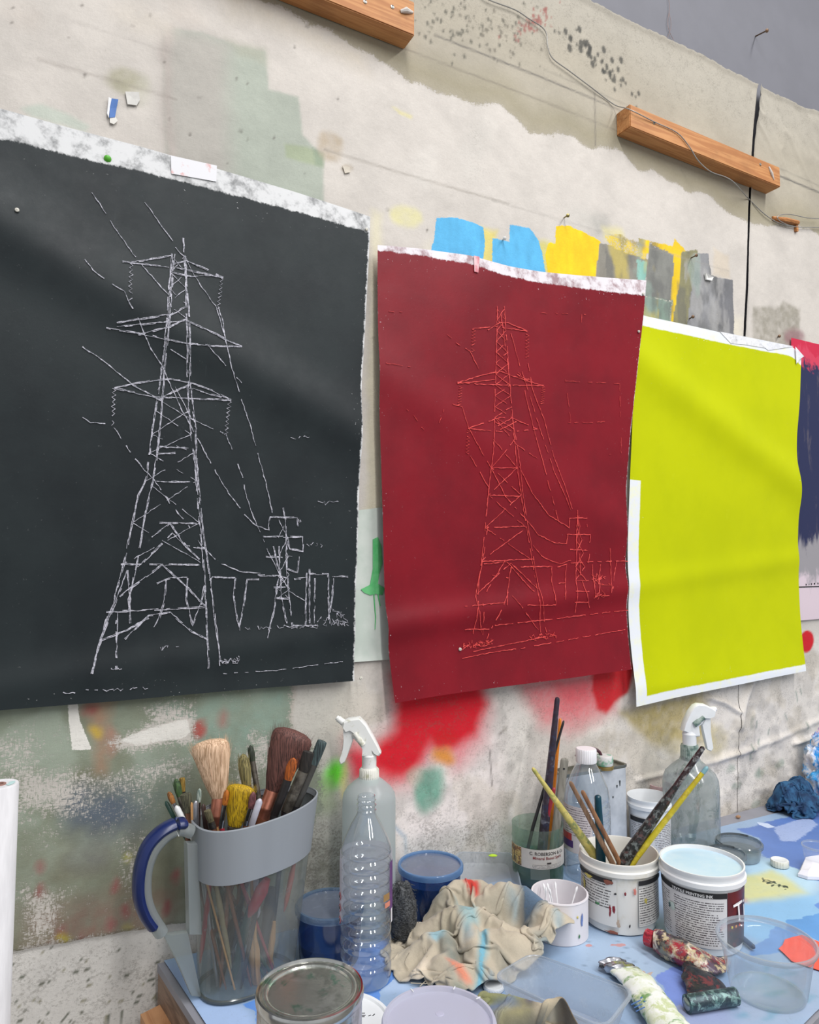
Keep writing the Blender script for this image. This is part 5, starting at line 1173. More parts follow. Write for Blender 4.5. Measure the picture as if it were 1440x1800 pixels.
hpts = smooth_path([jp(*p) for p in ((336, 1462), (318, 1457), (294, 1466), (270, 1492), (256, 1528), (254, 1572), (263, 1606), (284, 1640))], 4)
obj('handle', MB().sweep(hpts, [(.0100, .012)] * len(hpts), 12, JD), CLEAR('handle_plastic', (214, 220, 220), haze=.42, hazecol=(208, 214, 214), rough=.15, edge=.4), jug)
bpts = smooth_path([jp(*p) for p in ((326, 1447), (306, 1449), (280, 1464), (258, 1490), (246, 1528), (244, 1572), (254, 1606), (272, 1632))], 4)
obj('handle_grip', MB().sweep(bpts, [(.0060, .0135)] + [(.0085, .0150)] * (len(bpts) - 2) + [(.003, .009)], 12, JD), M('navy_handle', (22, 38, 90), .3, var=.05), jug)
fin = [jp(*p) for p in ((284, 1638), (300, 1640), (328, 1636), (352, 1750), (335, 1748), (310, 1690))]
obj('handle_fin', MB().prism(fin, JN * .012, .001), CLEAR('fin_plastic', (222, 227, 226), haze=.30, hazecol=(206, 212, 210), rough=.12), jug, angle=30)
obj('inner_column', MB().prism([jp(*p) for p in ((326, 1480), (344, 1480), (352, 1640), (330, 1640))], JN * .016, .001), MATS['handle_plastic'], jug, angle=30)

def bristle_mesh(P2, P3, hw0, hw1, right, flat=.6, cut='round', strands=0, seed=0):
    """head of a brush from ferrule end P2 to tip P3"""
    ax = P3 - P2; L = ax.length; mbx = MB()
    prof = {'round': [(0, 1), (.25, 1.12), (.55, 1.1), (.8, .8), (.95, .4), (1, .06)], 'flat': [(0, 1), (.4, 1.08), (.8, 1.05), (.97, .95), (1, .7)],
            'fan': [(0, 1), (.2, 1.0), (.4, 1.0), (.6, 1.0), (.78, .99), (.88, .93), (.94, .8), (.98, .55), (1, .2)]}[cut]
    pts = [P2 + ax * t for t, _ in prof]; rad = []
    for t, s in prof:
        w_ = hw0 + (hw1 - hw0) * (t ** .8 if cut == 'fan' else t); rad.append((w_ * s, w_ * s * flat))
    mbx.sweep(pts, rad, 16, right)
    if strands:
        r = random.Random(seed); t_ = ax.normalized(); a = (right - t_ * right.dot(t_)).normalized(); b = t_.cross(a)
        for i in range(strands):
            th = r.uniform(0, 2 * PI); q = r.uniform(.75, 1.03); c0 = a * (hw0 * q * math.cos(th)) + b * (hw0 * q * flat * math.sin(th)); c1 = a * (hw1 * q * math.cos(th)) + b * (hw1 * q * flat * math.sin(th))
            s0 = P2 + c0 + ax * r.uniform(0, .3); s1 = P2 + c1 * r.uniform(.9, 1.12) + ax * r.uniform(.84, 1.10); wv = a * .00045
            mid = (s0 + s1) / 2 + a * r.uniform(-.001, .001)
            mbx.add([s0 - wv, s0 + wv, mid + wv, mid - wv, s1, s0 + b * .0004, mid + b * .0004], [(0, 1, 2, 3), (3, 2, 4), (1, 5, 6, 2), (5, 0, 3, 6)])
    return mbx
def HAIR(name, c1, c2):
    return M(name, c1, .7, col2=tuple(int(x * .72) for x in c2), scale=60, stretch=(10, 10, .45), lo=.36, hi=.66, bmp=.6)
def brush(label, P0, P1, P2, P3, r_h, r_f, hw1, mats, cut='round', flat=.7, strands=0, group='paintbrushes standing in the jug', name='paintbrush', taper=.6):
    """P0 handle end, P1 handle meets ferrule, P2 ferrule meets hair, P3 tip"""
    t = thing(name, label, 'paintbrush', P0, group); mh, mf, mbr = mats
    if P0 is not None and (P1 - P0).length > .004:
        pts = [lerp(P0, P1, s) for s in (0, .04, .35, .8, 1)]; obj('handle', MB().sweep(pts, [r_h * taper * .5, r_h * taper, r_h, r_h * 1.05, r_f * .95], 10), mh, t)
    obj('ferrule', MB().sweep([P1, lerp(P1, P2, .3), lerp(P1, P2, .34), lerp(P1, P2, .4), P2], [(r_f, r_f * .85), (r_f, r_f * .85), (r_f * 1.06, r_f * .9), (r_f, r_f * .85), (r_f, r_f * max(flat, .5))], 14, RGT), mf, t)
    obj('bristles', bristle_mesh(P2, P3, r_f * .97, hw1, RGT, flat, cut, strands, sum(map(ord, label)) % 999), mbr, t); return t
mcop = M('copper_ferrule', (240, 160, 134), .38, 1.0, var=.12, scale=50); msil = M('silver_ferrule', (196, 196, 198), .22, 1.0, var=.12, scale=60); mblkf = M('black_ferrule', (48, 44, 44), .35, .3, scale=80); mgrf = M('grimy_ferrule', (122, 116, 106), .4, .6, col2=(78, 72, 66), scale=90)
mh_br = M('brown_handle', (120, 74, 52), .45, scale=80); mh_gn = M('green_handle', (36, 74, 62), .35, scale=80); mh_bk = M('black_handle', (38, 36, 38), .4); mh_or = M('raw_wood_handle', (204, 154, 100), .55, var=.12, scale=60, stretch=(4, 4, .4)); mh_rd = M('red_handle', (158, 46, 58), .35)
def J(px, py, off): return DEP(px, py, JC, off)       # points over the jug, 'off' metres behind its middle
def jbot(i, k=.5):
    a = i * 2.4; return JC + JD * (ja * .62 * math.cos(a)) + JN * (jb * .6 * math.sin(a)) + UP * .006
def jbr(i, label, tip, hb_, fe, hw_tip, hw_f, mats, off=0.0, cut='round', flat=.7, strands=0, r_h=.0035, off2=None):
    k = scale_at(JC); P3 = J(*tip, off); P2 = J(*hb_, off * .9); P1 = J(*fe, off * .7); d = (P1 - P2).normalized()
    P0 = jbot(i)
    return brush(label, P0, P1, P2, P3, r_h, hw_f * k, hw_tip * k, mats, cut, flat, strands)
H = HAIR
jbr(0, 'large blond mop brush with copper ferrule standing in the jug', (368, 1300), (385, 1403), (380, 1452), 38, 12.5, (mh_or, mcop, H('blond_hair', (240, 204, 172), (236, 188, 144))), .02, 'fan', .5, 260, .006)
jbr(1, 'large brown mop brush on the right side of the jug', (519, 1284), (479, 1390), (462, 1438), 42, 13, (mh_br, mcop, H('brown_hair', (120, 78, 70), (84, 54, 48))), .03, 'fan', .5, 260, .006)
jbr(2, 'olive round brush standing tall in the middle of the jug', (427, 1325), (434, 1380), (438, 1450), 12, 8, (mh_or, mgrf, H('olive_hair', (146, 134, 84), (108, 100, 62))), .015, 'round', .8, 40)
jbr(3, 'thin brush with black-green tip behind the olive brush in the jug', (440, 1310), (444, 1338), (456, 1412), 6, 5, (mh_gn, mgrf, H('dark_green_hair', (54, 62, 46), (36, 42, 34))), .03, 'round', .8, 14, .003)
jbr(4, 'splayed yellow brush at the front of the jug', (425, 1380), (412, 1452), (410, 1470), 27, 11, (mh_br, mgrf, H('yellow_hair', (214, 174, 20), (168, 132, 16))), -.035, 'fan', .45, 260)
jbr(5, 'small orange-tipped brush with silver ferrule left of the yellow brush', (399, 1388), (395, 1414), (389, 1455), 5, 4.5, (mh_rd, msil, H('orange_hair', (206, 120, 36), (170, 90, 24))), -.05, 'round', .8, 10, .003)
jbr(6, 'small mauve-tipped brush right of the yellow brush in the jug', (446, 1392), (441, 1420), (432, 1450), 6, 5, (mh_br, msil, H('mauve_hair', (134, 82, 84), (104, 60, 64))), -.045, 'round', .8, 12, .003)
jbr(7, 'flat orange brush with black ferrule at the right of the jug', (517, 1332), (506, 1371), (482, 1433), 9.5, 7, (mh_bk, mblkf, H('amber_hair', (188, 96, 28), (120, 56, 20))), -.02, 'round', .5, 20, .004)
jbr(8, 'black bristle brush with grimy ferrule at the right of the jug', (543, 1321), (533, 1356), (503, 1426), 10, 9, (mh_bk, mgrf, H('black_hair', (50, 44, 40), (30, 28, 26))), -.005, 'flat', .5, 40, .004)
jbr(9, 'blue-grey bristle brush leaning out over the right rim of the jug', (567, 1302), (551, 1344), (520, 1416), 9, 7.5, (mh_bk, M('dark_grimy_ferrule', (88, 86, 82), .4, .5, scale=80), H('slate_hair', (74, 90, 90), (46, 58, 60))), .01, 'flat', .5, 40, .004)
jbr(10, 'green-tipped brush in the left cluster of the jug', (309, 1369), (316, 1400), (330, 1448), 7, 5, (mh_gn, mgrf, H('green_hair', (70, 98, 54), (44, 64, 38))), 0, 'round', .8, 12, .003)
jbr(11, 'ochre flat-tipped brush behind the green-tipped one in the jug', (320, 1367), (321, 1392), (333, 1448), 5, 5, (mh_br, mblkf, H('ochre_hair', (176, 140, 56), (120, 92, 40))), .015, 'flat', .7, 10, .003)
jbr(12, 'orange-brown tipped brush at the far left of the jug', (296, 1392), (305, 1412), (324, 1452), 5, 4, (mh_br, msil, H('tan_hair', (170, 112, 52), (128, 80, 36))), -.01, 'round', .8, 10, .003)
jbr(13, 'dark olive brush with brown ferrule at the left of the jug', (326, 1395), (332, 1428), (336, 1456), 10, 6.5, (mh_br, M('brown_ferrule', (128, 86, 66), .4, .5, scale=70), H('dull_olive_hair', (98, 96, 74), (70, 68, 52))), -.025, 'flat', .6, 16, .003)
jbr(14, 'thin white-tipped teal brush at the left of the jug', (351, 1386), (349, 1410), (349, 1452), 4.5, 3.5, (mh_gn, msil, H('teal_white_hair', (188, 196, 184), (60, 108, 98))), -.02, 'round', .8, 6, .0028)
jbr(15, 'short olive stub brush between the copper ferrule and the silver handle', (364, 1424), (371, 1444), (375, 1456), 6, 5.5, (mh_br, mgrf, H('stub_hair', (120, 112, 82), (88, 80, 58))), -.045, 'flat', .7, 8, .003)
def jstick(i, label, a, b, hw, mat, off, cat='paintbrush', name='paintbrush', r1=None):
    k = scale_at(JC); A_ = J(*a, off); B_ = J(*b, off * .8); C_ = jbot(i); t = thing(name, label, cat, C_, 'paintbrushes standing in the jug')
    hh_ = obj('handle', MB().sweep([C_, B_, lerp(B_, A_, .92), A_], [hw * k * .7, hw * k, hw * k * (r1 or 1), hw * k * .6 * (r1 or 1)], 12), mat, t)
    d = (A_ - B_).normalized(); obj('handle_tip', MB().sweep([A_, A_ + d * .0012, A_ + d * .0018], [hw * k * .6 * (r1 or 1), hw * k * .4 * (r1 or 1), .0003], 12), mat, hh_); return t
jstick(16, 'white plastic handle end poking from the jug, right of the mauve brush', (457, 1406), (443, 1448), 5.5, M('lilac_white_plastic', (204, 202, 214), .3), -.05)
jstick(17, 'silver handle end in the left part of the jug', (344, 1409), (345, 1455), 5, M('satin_silver', (170, 170, 176), .3, .8), -.03)
jstick(18, 'dark green handle end at the far left of the jug', (292, 1410), (311, 1447), 3.6, mh_gn, 0)
jstick(19, 'dark brown handle end beside the copper ferrule in the jug', (357, 1415), (362, 1455), 4, M('dark_brown_handle', (62, 44, 38), .4), -.035)
jstick(20, 'thin tan handle end in the left part of the jug', (337, 1412), (338, 1455), 2.2, mh_or, -.032)
jstick(21, 'white-capped rod in the left cluster of the jug', (310, 1418), (326, 1450), 5, M('white_capped_rod', (226, 226, 226), .3), -.03)
# coloured handles seen through the jug wall
def inner(label, a, b, hw, mat, off): 
    k = scale_at(JC); A_ = J(*a, off); B_ = J(*b, off); t = thing('paintbrush', label, 'paintbrush', B_, 'paintbrushes standing in the jug')
    hh_ = obj('handle', MB().sweep([A_, lerp(A_, B_, .3), lerp(A_, B_, .8), B_], [hw * k * .5, hw * k, hw * k * .8, hw * k * .3], 12), mat, t); obj('handle_tip', MB().sweep([B_, B_ + (B_ - A_).normalized() * .003], [hw * k * .3, .0004], 8), mat, hh_)
inner('pale wooden handle standing low inside the jug near the tin', (444, 1640), (452, 1742), 10, mh_or, -.010)
inner('red handle slanting through the middle of the jug', (470, 1545), (438, 1610), 11, M('crimson_handle', (176, 40, 56), .4, var=.1), -.028)
inner('thin olive handle slanting down the middle of the jug', (378, 1545), (406, 1700), 5, M('olive_grey_handle', (150, 138, 108), .5), -.030)
inner('dark red handle on the left inside the jug', (370, 1550), (352, 1690), 5, mh_rd, -.026); inner('black handle in the centre of the jug', (430, 1560), (378, 1752), 8, mh_bk, -.004); inner('dark green handle in the centre of the jug', (440, 1590), (408, 1730), 8, mh_gn, -.014)
inner('coral handle near the right wall of the jug', (518, 1515), (500, 1600), 5, M('coral_handle', (190, 110, 100), .5), 0.0); inner('brown handle crossing behind others in the jug', (412, 1550), (370, 1660), 5, mh_br, .0)

inner('thick charcoal handle right of the red one in the jug', (478, 1560), (458, 1690), 11, M('charcoal_handle', (54, 54, 56), .5, var=.2, scale=60), .012); inner('dark brown handle left of centre in the jug', (400, 1555), (388, 1730), 7, MATS['dark_brown_handle'], -.008)
inner('grey green handle behind the pale wooden one in the jug', (462, 1600), (430, 1735), 9, M('grey_green_handle', (84, 94, 88), .5, var=.15), .010); inner('short tan handle right of the pale wooden one in the jug', (482, 1620), (470, 1720), 6, mh_or, .016)

# ------------------------------------------------------------------ tubs, jar, cans, buckets
def liquid_tub(label, P, cx, prof, lid, fill, m_liq, m_lid, m_tub):
    t = thing('lidded_tub', label, 'tub', P, 'round tubs of blue paint'); pr = lathe_px(cx, P, prof); z0 = pr[0][1]; pr = [(r, z - z0) for r, z in pr]
    obj('tub', MB().lathe(pr, P, 48), m_tub, t)
    h = pr[-1][1] * fill; r0, r1_ = pr[0][0] * .985, np.interp(h, [p[1] for p in pr], [p[0] for p in pr]) * .985
    obj('paint', MB().lathe([(r0, .001), (r1_, h)], P, 48, True, True), m_liq, t)
    R = pr[-1][0]; zt_ = pr[-1][1]
    obj('lid', MB().lathe([(R * 1.0, zt_ - .008), (R * 1.055, zt_ - .007), (R * 1.06, zt_), (R * 1.03, zt_ + .003), (R * .97, zt_ + .003), (R * .95, zt_ - .001)], P, 56, False), m_lid, t)
    ld_ = t.children[-1] if False else [c for c in COL.objects if c.parent == t and c.name.startswith('lid')][-1]
    obj('lid_panel', MB().lathe([(R * .95, zt_ - .001), (.0005, zt_ - .001)], P, 56, False, True), CLEAR('grey_lid_panel', (222, 228, 236), haze=.42, hazecol=(184, 194, 210), rough=.12, edge=.3, spots=.15, gloss=1.4), ld_); return t
m_bt = CLEAR('blue_smeared_tub', (120, 160, 208), haze=.38, hazecol=(48, 92, 152), rough=.12, edge=.3, spots=.45); m_bl = CLEAR('blue_tinted_lid', (200, 216, 232), haze=.34, hazecol=(150, 178, 206), rough=.14, edge=.4, spots=.12)
m_blue = M('deep_blue_paint', (18, 58, 128), .25, col2=(12, 40, 96), scale=30)
liquid_tub('tub of bright blue paint with blue-rimmed lid against the wall, behind the steel wool', base(757, 1600), 752, [(44, 1604), (46, 1600), (51, 1540), (53, 1524)], None, .72, m_blue, CLEAR('azure_lid', (214, 228, 244), haze=.5, hazecol=(130, 176, 224), rough=.14, edge=.6, spots=.1), m_bt)
liquid_tub('tub of dark blue paint with clear lid between the jug and the bottle', base(579, 1684), 578, [(48, 1690), (50, 1686), (54, 1625), (55.5, 1596)], None, .38, M('navy_paint', (22, 50, 108), .3, col2=(34, 70, 134), scale=30), m_bl, CLEAR('navy_smeared_tub', (128, 156, 196), haze=.38, hazecol=(46, 78, 128), rough=.14, edge=.3, spots=.3))
# steel wool
P = base(706, 1655)
def blob(c, rx, ry, rz, amp, freq, seed, sub=5, ridge=False):
    bm = bmesh.new(); bmesh.ops.create_icosphere(bm, subdivisions=sub, radius=1); off = Vector((seed * 3.7, seed * 1.3, seed * 2.1))
    for v in bm.verts:
        d = v.co.normalized(); n = mnoise.fractal(d * freq + off, 1.0, 2.0, 4)
        if ridge: n = 1 - 2 * abs(mnoise.noise(d * freq + off)) + .5 * (1 - 2 * abs(mnoise.noise(d * freq * 2.1 + off)))
        s = 1 + amp * n; p = Vector((d.x * rx, d.y * ry, d.z * rz)) * s; p.z = max(p.z, -rz * .82 + .0); v.co = Vector(c) + RGT * p.x + FWD * p.y + UP * p.z
    m = bpy.data.meshes.new('blob'); bm.to_mesh(m); bm.free(); m.polygons.foreach_set('use_smooth', [True] * len(m.polygons)); return m
sw = thing('steel_wool', 'dark grey wad of steel wool standing between the bottle and the blue tub', 'steel wool', P)
k = scale_at(P); cz = .046
obj('pad', blob(P + UP * cz + RGT * .002, 23 * k, .020, .052, .16, 2.2, 4), M('steel_wool_grey', (104, 106, 108), .6, .3, col2=(40, 42, 44), scale=260, stretch=(1, 1, 2.5), bmp=1.0), sw, angle=None)
mbx = MB(); r = random.Random(9)
for i in range(420):
    a = r.uniform(0, 2 * PI); b_ = r.uniform(-1.1, 1.2); d = RGT * (math.cos(a) * math.cos(b_)) * 23 * k + FWD * (math.sin(a) * math.cos(b_)) * .020 + UP * math.sin(b_) * .052
    p = P + UP * cz + d * 1.0; tn = d.normalized().cross(Vector((r.uniform(-1, 1), r.uniform(-1, 1), r.uniform(-1, 1)))).normalized() * r.uniform(.006, .016)
    if p.z + tn.z < .004 or p.z - tn.z < .004: continue
    mbx.sweep([p - tn, p + d.normalized() * .003, p + tn], .0003, 3)
o = obj('fibres', mbx, MATS['steel_wool_grey'], sw); o['kind'] = 'stuff'

# text lines printed on labels (flat print)
def PRINTED(name, paper, ink, rows, cols=((.04, .96),), r0=.05, r1=.95, words=40, gap=.46, hue=None, rough=.45):
    m, nt, b = newmat(name); tc = nt.nodes.new('ShaderNodeTexCoord'); sp = nt.nodes.new('ShaderNodeSeparateXYZ'); lk(nt, tc.outputs['UV'], sp.inputs[0]); u, v = sp.outputs[0], sp.outputs[1]
    row = math_(nt, 'MULTIPLY', v, rows); fr = math_(nt, 'FRACT', row); ln_ = math_(nt, 'MULTIPLY', math_(nt, 'GREATER_THAN', fr, .30), math_(nt, 'LESS_THAN', fr, .72))
    cb = nt.nodes.new('ShaderNodeCombineXYZ'); lk(nt, math_(nt, 'MULTIPLY', u, words), cb.inputs[0]); lk(nt, math_(nt, 'MULTIPLY', math_(nt, 'FLOOR', row), 7.31), cb.inputs[1])
    n = noisef(nt, cb.outputs[0], 1.0, 3, .7); ink_ = math_(nt, 'MULTIPLY', ln_, math_(nt, 'GREATER_THAN', n, gap))
    # ragged line ends
    cb2 = nt.nodes.new('ShaderNodeCombineXYZ'); lk(nt, math_(nt, 'FLOOR', row), cb2.inputs[1]); ne = noisef(nt, cb2.outputs[0], 3.3, 2, .5)
    inc = None
    for a, c_ in cols:
        e = math_(nt, 'SUBTRACT', c_, math_(nt, 'MULTIPLY', sstep(nt, ne, .45, .8), (c_ - a) * .45)); k_ = math_(nt, 'MULTIPLY', math_(nt, 'GREATER_THAN', u, a), math_(nt, 'LESS_THAN', u, e)); inc = k_ if inc is None else math_(nt, 'MAXIMUM', inc, k_)
    ink_ = math_(nt, 'MULTIPLY', ink_, inc); ink_ = math_(nt, 'MULTIPLY', ink_, math_(nt, 'MULTIPLY', math_(nt, 'GREATER_THAN', v, r0), math_(nt, 'LESS_THAN', v, r1)))
    lk(nt, mixc(nt, ink_, lin(paper), lin(ink)), b.inputs['Base Color']); b.inputs['Roughness'].default_value = rough; MATS[name] = m; return m
def text_on(parent, txt, P, R, z, ang, size, mat, lift=.0012, tilt=0, align='LEFT', name='lettering', bold=0.0):
    cu = bpy.data.curves.new('t', 'FONT'); cu.body = txt; cu.size = size; cu.align_x = align; cu.offset = bold; cu.resolution_u = 2
    o = bpy.data.objects.new('t', cu); COL.objects.link(o); dg = bpy.context.evaluated_depsgraph_get(); me = bpy.data.meshes.new_from_object(o.evaluated_get(dg)); bpy.data.objects.remove(o); bpy.data.curves.remove(cu)
    c_, s_ = math.cos(tilt), math.sin(tilt); ang += vang(P)
    for v in me.vertices:
        x, y = v.co.x * c_ - v.co.y * s_, v.co.x * s_ + v.co.y * c_; r_ = (R(z + y) if callable(R) else R) + lift; a = math.radians(ang) + x / r_
        v.co = Vector((P.x, P.y, P.z + z + y)) + (-FWD * math.cos(a) + RGT * math.sin(a)) * r_
    return obj(name, me, mat, parent, smooth=False, fix=False)
m_wink = M('white_print_ink', (236, 236, 236), .5)
def bucket(label, P, cx, rim, basehw, rows, wall_mat, content=None, group='white plastic ink tubs'):
    """rim: (half width, row of rim centre); basehw: (half width, row)"""
    t = thing('ink_tub', label, 'tub', P, group); k = scale_at(P); (rh, ry), (bh, by) = rim, basehw
    H_ = DEP(cx, ry, P).z - P.z; R1 = rh * k; R0 = bh * k; rb = R1 * .93
    def Rz(z): return R0 + (rb - R0) * min(max(z / (H_ - .014), 0), 1)
    prof = [(R0 * .93, 0), (R0 * .99, .002), (R0, .005), (rb, H_ - .018)]
    obj('tub', MB().lathe(prof, P, 64), wall_mat, t)
    collar = [(rb, H_ - .022), (R1 * 1.0, H_ - .021), (R1 * 1.0, H_ - .014), (R1 * .965, H_ - .012), (R1 * .955, H_ - .007), (R1 * .975, H_ - .004), (R1 * .975, H_), (R1 * .94, H_), (rb * .965, H_ - .01), (R0 * .96, .006)]
    obj('rim', MB().lathe(collar, P, 64, False), wall_mat, t)
    if content: obj('paint', MB().lathe([(R1 * .93, H_ - content[0]), (.0005, H_ - content[0] + .0004)], P, 48, False, True), content[1], t)
    return t, Rz, H_, R1
m_tubw = M('white_tub_plastic', (226, 228, 230), .38, var=.02, scale=20)
# front tub with brushes
P = base(1090, 1615)
bk, Rz, Hb, R1 = bucket('white tub smeared with brown paint, holding sticks and brush handles', P, 1091, (67, 1494), (58.5, 1622), None, M('cream_white_tub', (226, 224, 218), .4, col2=(206, 198, 176), scale=20, lo=.55, hi=.8))
lz0, lz1 = .012, Hb - .026
L1 = lambda z: Rz(z) + .0007
def zpx(cx, P, y): return DEP(cx, y, P).z - P.z - .012
arc_label(bk, 'label', P, L1((lz0 + lz1) / 2) + .0025, lz0 + .004, lz1, -84, -4, PRINTED('small_print_label', (214, 212, 208), (70, 66, 66), 17, ((.10, .90),), .34, .88, 46)); arc_label(bk, 'label', P, L1((lz0 + lz1) / 2) + .0025, lz0 + .006, lz1, 28, 86, PRINTED('small_print_label_b', (208, 206, 202), (64, 60, 62), 19, ((.02, .95),), .03, .86, 40))
for a0, a1 in ((-84, -10), (28, 86)): arc_label(bk, 'black_bar', P, L1(lz1) + .0026, lz1 - .008, lz1, a0, a1, m_blk, 14)
def splat(parent, P, R, ang, z, w_, h_, mat, seed, lift=.0036):
    r = random.Random(seed); n = 14; V = []; ang += vang(P)
    for i in range(n):
        a = 2 * PI * i / n; q = r.uniform(.55, 1.15); x, y = w_ * q * math.cos(a), h_ * q * math.sin(a); rr = R(z + y) + lift; th = math.radians(ang) + x / rr
        V.append(Vector((P.x, P.y, P.z + z + y)) + (-FWD * math.cos(th) + RGT * math.sin(th)) * rr)
    th = math.radians(ang); V.append(Vector((P.x, P.y, P.z + z)) + (-FWD * math.cos(th) + RGT * math.sin(th)) * (R(z) + lift + .0012))
    obj('paint_splash', MB().add(V, [(i, (i + 1) % n, n) for i in range(n)]), mat, parent, fix=False)
ms_br = M('rust_brown_paint', (140, 80, 62), .4); ms_ye = M('mustard_paint', (206, 190, 90), .4); ms_rd = M('dark_red_paint', (132, 30, 40), .4); ms_gn = M('sap_green_paint', (70, 130, 84), .4); ms_bl = M('dusty_blue_paint', (110, 132, 190), .4)
for i, (a, z, w_, h_, m_) in enumerate(((-16, .090, .009, .005, ms_br), (-50, .088, .012, .004, ms_ye), (-62, .068, .004, .016, ms_ye), (-12, .006, .014, .003, ms_br), (-8, .045, .003, .010, ms_rd), (-14, .038, .0025, .012, ms_rd), (-34, .048, .005, .003, ms_gn), (-4, .022, .006, .010, M('beige_paint', (188, 168, 150), .5)), (8, .074, .0022, .004, ms_rd), (22, .078, .003, .008, M('pink_paint', (214, 130, 118), .5)), (40, .060, .004, .005, ms_ye), (-60, .040, .004, .010, ms_ye), (14, .02, .0015, .004, m_blk), (-6, .072, .003, .002, m_blk))):
    splat(bk, P, Rz, a, z, w_, h_, m_, i)
Pb = P
def stick(label, top, rimp, z_r, d, hw0, hw1, mat, P, group, name='paintbrush', cat='paintbrush', endz=.012, tipmat=None, tip=.08, round_=True, hole=False):
    """a stick that leans in a vessel: passes photo point rimp at height z_r and ends at photo point top, d metres behind that"""
    a = T(rimp[0], rimp[1], z_r); b = DEP(top[0], top[1], a, d); u = (b - a); k = scale_at(a)
    s = (a.z - endz) / u.z; e = a - u * min(s, 3)
    # keep the foot inside the vessel
    c_ = Vector((P.x, P.y, e.z)); lim = .038; 
    if (e - c_).length > lim: e = c_ + (e - c_).normalized() * lim
    t = thing(name, label, cat, e, group); R0, R2 = hw0 * k, hw1 * k
    pts = [e, lerp(e, a, .5), a, lerp(a, b, .5), lerp(a, b, 1 - tip)]; rad = [R2 * .9, R2, R2, (R0 + R2) / 2, R0]
    if isinstance(round_, float): rad = [(q, q * round_) for q in rad]
    hh_ = obj('handle', MB().sweep(pts, rad, 12, RGT), mat, t)
    pts = [lerp(a, b, 1 - tip), lerp(a, b, 1 - tip * .3), b, b + u.normalized() * .002]; rad = [R0, R0, R0 * .8, R0 * .25]
    if isinstance(round_, float): rad = [(q, q * round_) for q in rad]
    obj('handle_tip', MB().sweep(pts, rad, 12, RGT), tipmat or mat, hh_); 
    if hole: obj('hang_hole', MB().sweep([lerp(a, b, .86) - FWD * (R0 * round_ + .0003), lerp(a, b, .86) - FWD * (R0 * round_ - .001)], .0022, 10), m_blk, hh_)
    return t
GB = 'handles standing in the smeared white tub'; zr = Hb
stick('yellow-green paint-caked handle leaning left out of the smeared tub', (937, 1351), (1040, 1496), zr, -.02, 3.4, 8, MULTI('yellow_green_caked', [(196, 178, 96), (206, 190, 110), (160, 160, 84), (190, 176, 100), (110, 124, 84)], 50, .5, .3), Pb, GB)
m_stk = WOOD('weathered_stick', (150, 118, 92), (118, 88, 66), (1, 1, .1), 120); m_stk2 = WOOD('brown_stick', (156, 112, 78), (120, 80, 54), (1, 1, .1), 120)
stick('flat weathered wooden stick in the smeared tub, left of the two', (1003, 1375), (1072, 1508), zr, -.01, 3.6, 4.5, m_stk, Pb, GB, round_=.5, name='wooden_stick', cat='stick'); stick('brown wooden stick in the smeared tub, right of the weathered one', (1024, 1391), (1085, 1508), zr, -.02, 3.6, 4.2, m_stk2, Pb, GB, round_=.6, name='wooden_stick', cat='stick')
stick('dark teal rounded handle in the smeared tub', (1051, 1399), (1056, 1500), zr, .0, 6, 8.5, M('petrol_teal_lacquer', (10, 62, 78), .2), Pb, GB)
stick('thick black paint-spattered handle leaning right out of the smeared tub', (1236, 1314), (1102, 1506), zr, -.02, 5, 11, MULTI('black_spattered', [(34, 36, 36), (48, 44, 44), (30, 34, 34), (110, 116, 114), (40, 42, 42), (96, 70, 68)], 60, .3, .3), Pb, GB, tipmat=MULTI('dark_red_spattered', [(60, 44, 46), (40, 36, 38), (150, 150, 150), (54, 40, 42)], 70, .3, .2), tip=.35)
stick('yellow handle with pale blue tip leaning right out of the smeared tub', (1243, 1349), (1118, 1508), zr, -.03, 3.8, 5.5, MULTI('yellow_caked', [(206, 186, 40), (196, 180, 40), (214, 196, 60), (184, 164, 60)], 40, .45, .2), Pb, GB, tipmat=M('pale_blue_tip', (130, 176, 186), .4), tip=.06)
# full tub
P = base(1237, 1649)
fb, Rz2, Hf, R2 = bucket('white tub full of pale blue paint with black label bar', P, 1237, (69.5, 1511), (60, 1655), None, m_tubw, (.006, M('pale_blue_paint', (178, 208, 226), .3, col2=(196, 216, 228), scale=14)))
l0, l1 = .014, Hf - .027; Lm = Rz2((l0 + l1) / 2) + .003
fl1 = arc_label(fb, 'label', P, lambda z: Rz2(z) + .0018, l0, l1, -86, 34, PRINTED('ink_tub_label', (216, 214, 214), (74, 68, 72), 24, ((.02, .29), (.36, .96)), .04, .84, 70), 40)
fl2 = arc_label(fb, 'label', P, lambda z: Rz2(z) + .0018, l0, l1, 35, 100, MULTI('dark_label_front', [(20, 22, 34), (24, 26, 40), (96, 30, 34), (90, 26, 32), (40, 76, 88)], 9, .4, 0), 20)
arc_label(fl1, 'black_bar', P, lambda z: Rz2(z) + .0022, l1 - .009, l1, -86, 34, m_blk, 36)
text_on(fl1, 'TEXTILE PRINTING INK', P, lambda z: Rz2(z) + .0022, l1 - .0075, -44, .0066, m_wink, bold=.0001)
text_on(fl2, 'Ti', P, lambda z: Rz2(z) + .0022, l0 + .040, 46, .044, m_wink, tilt=.12)
for i, (a, c_) in enumerate(((42, (226, 206, 70)), (50, (220, 140, 60)), (58, (196, 60, 50)))): splat(fl2, P, Rz2, a, l0 + .034, .0026, .0026, M('dot_%d' % i, c_, .5), 50 + i, .003)
splat(fb, P, Rz2, -48, .066, .009, .008, M('pale_teal_splash', (196, 212, 206), .5), 61, .003); splat(fb, P, Rz2, -50, .066, .0028, .005, M('dark_teal_mark', (52, 84, 90), .5), 62, .0045); splat(fb, P, Rz2, -20, .012, .004, .005, ms_ye, 63, .003)
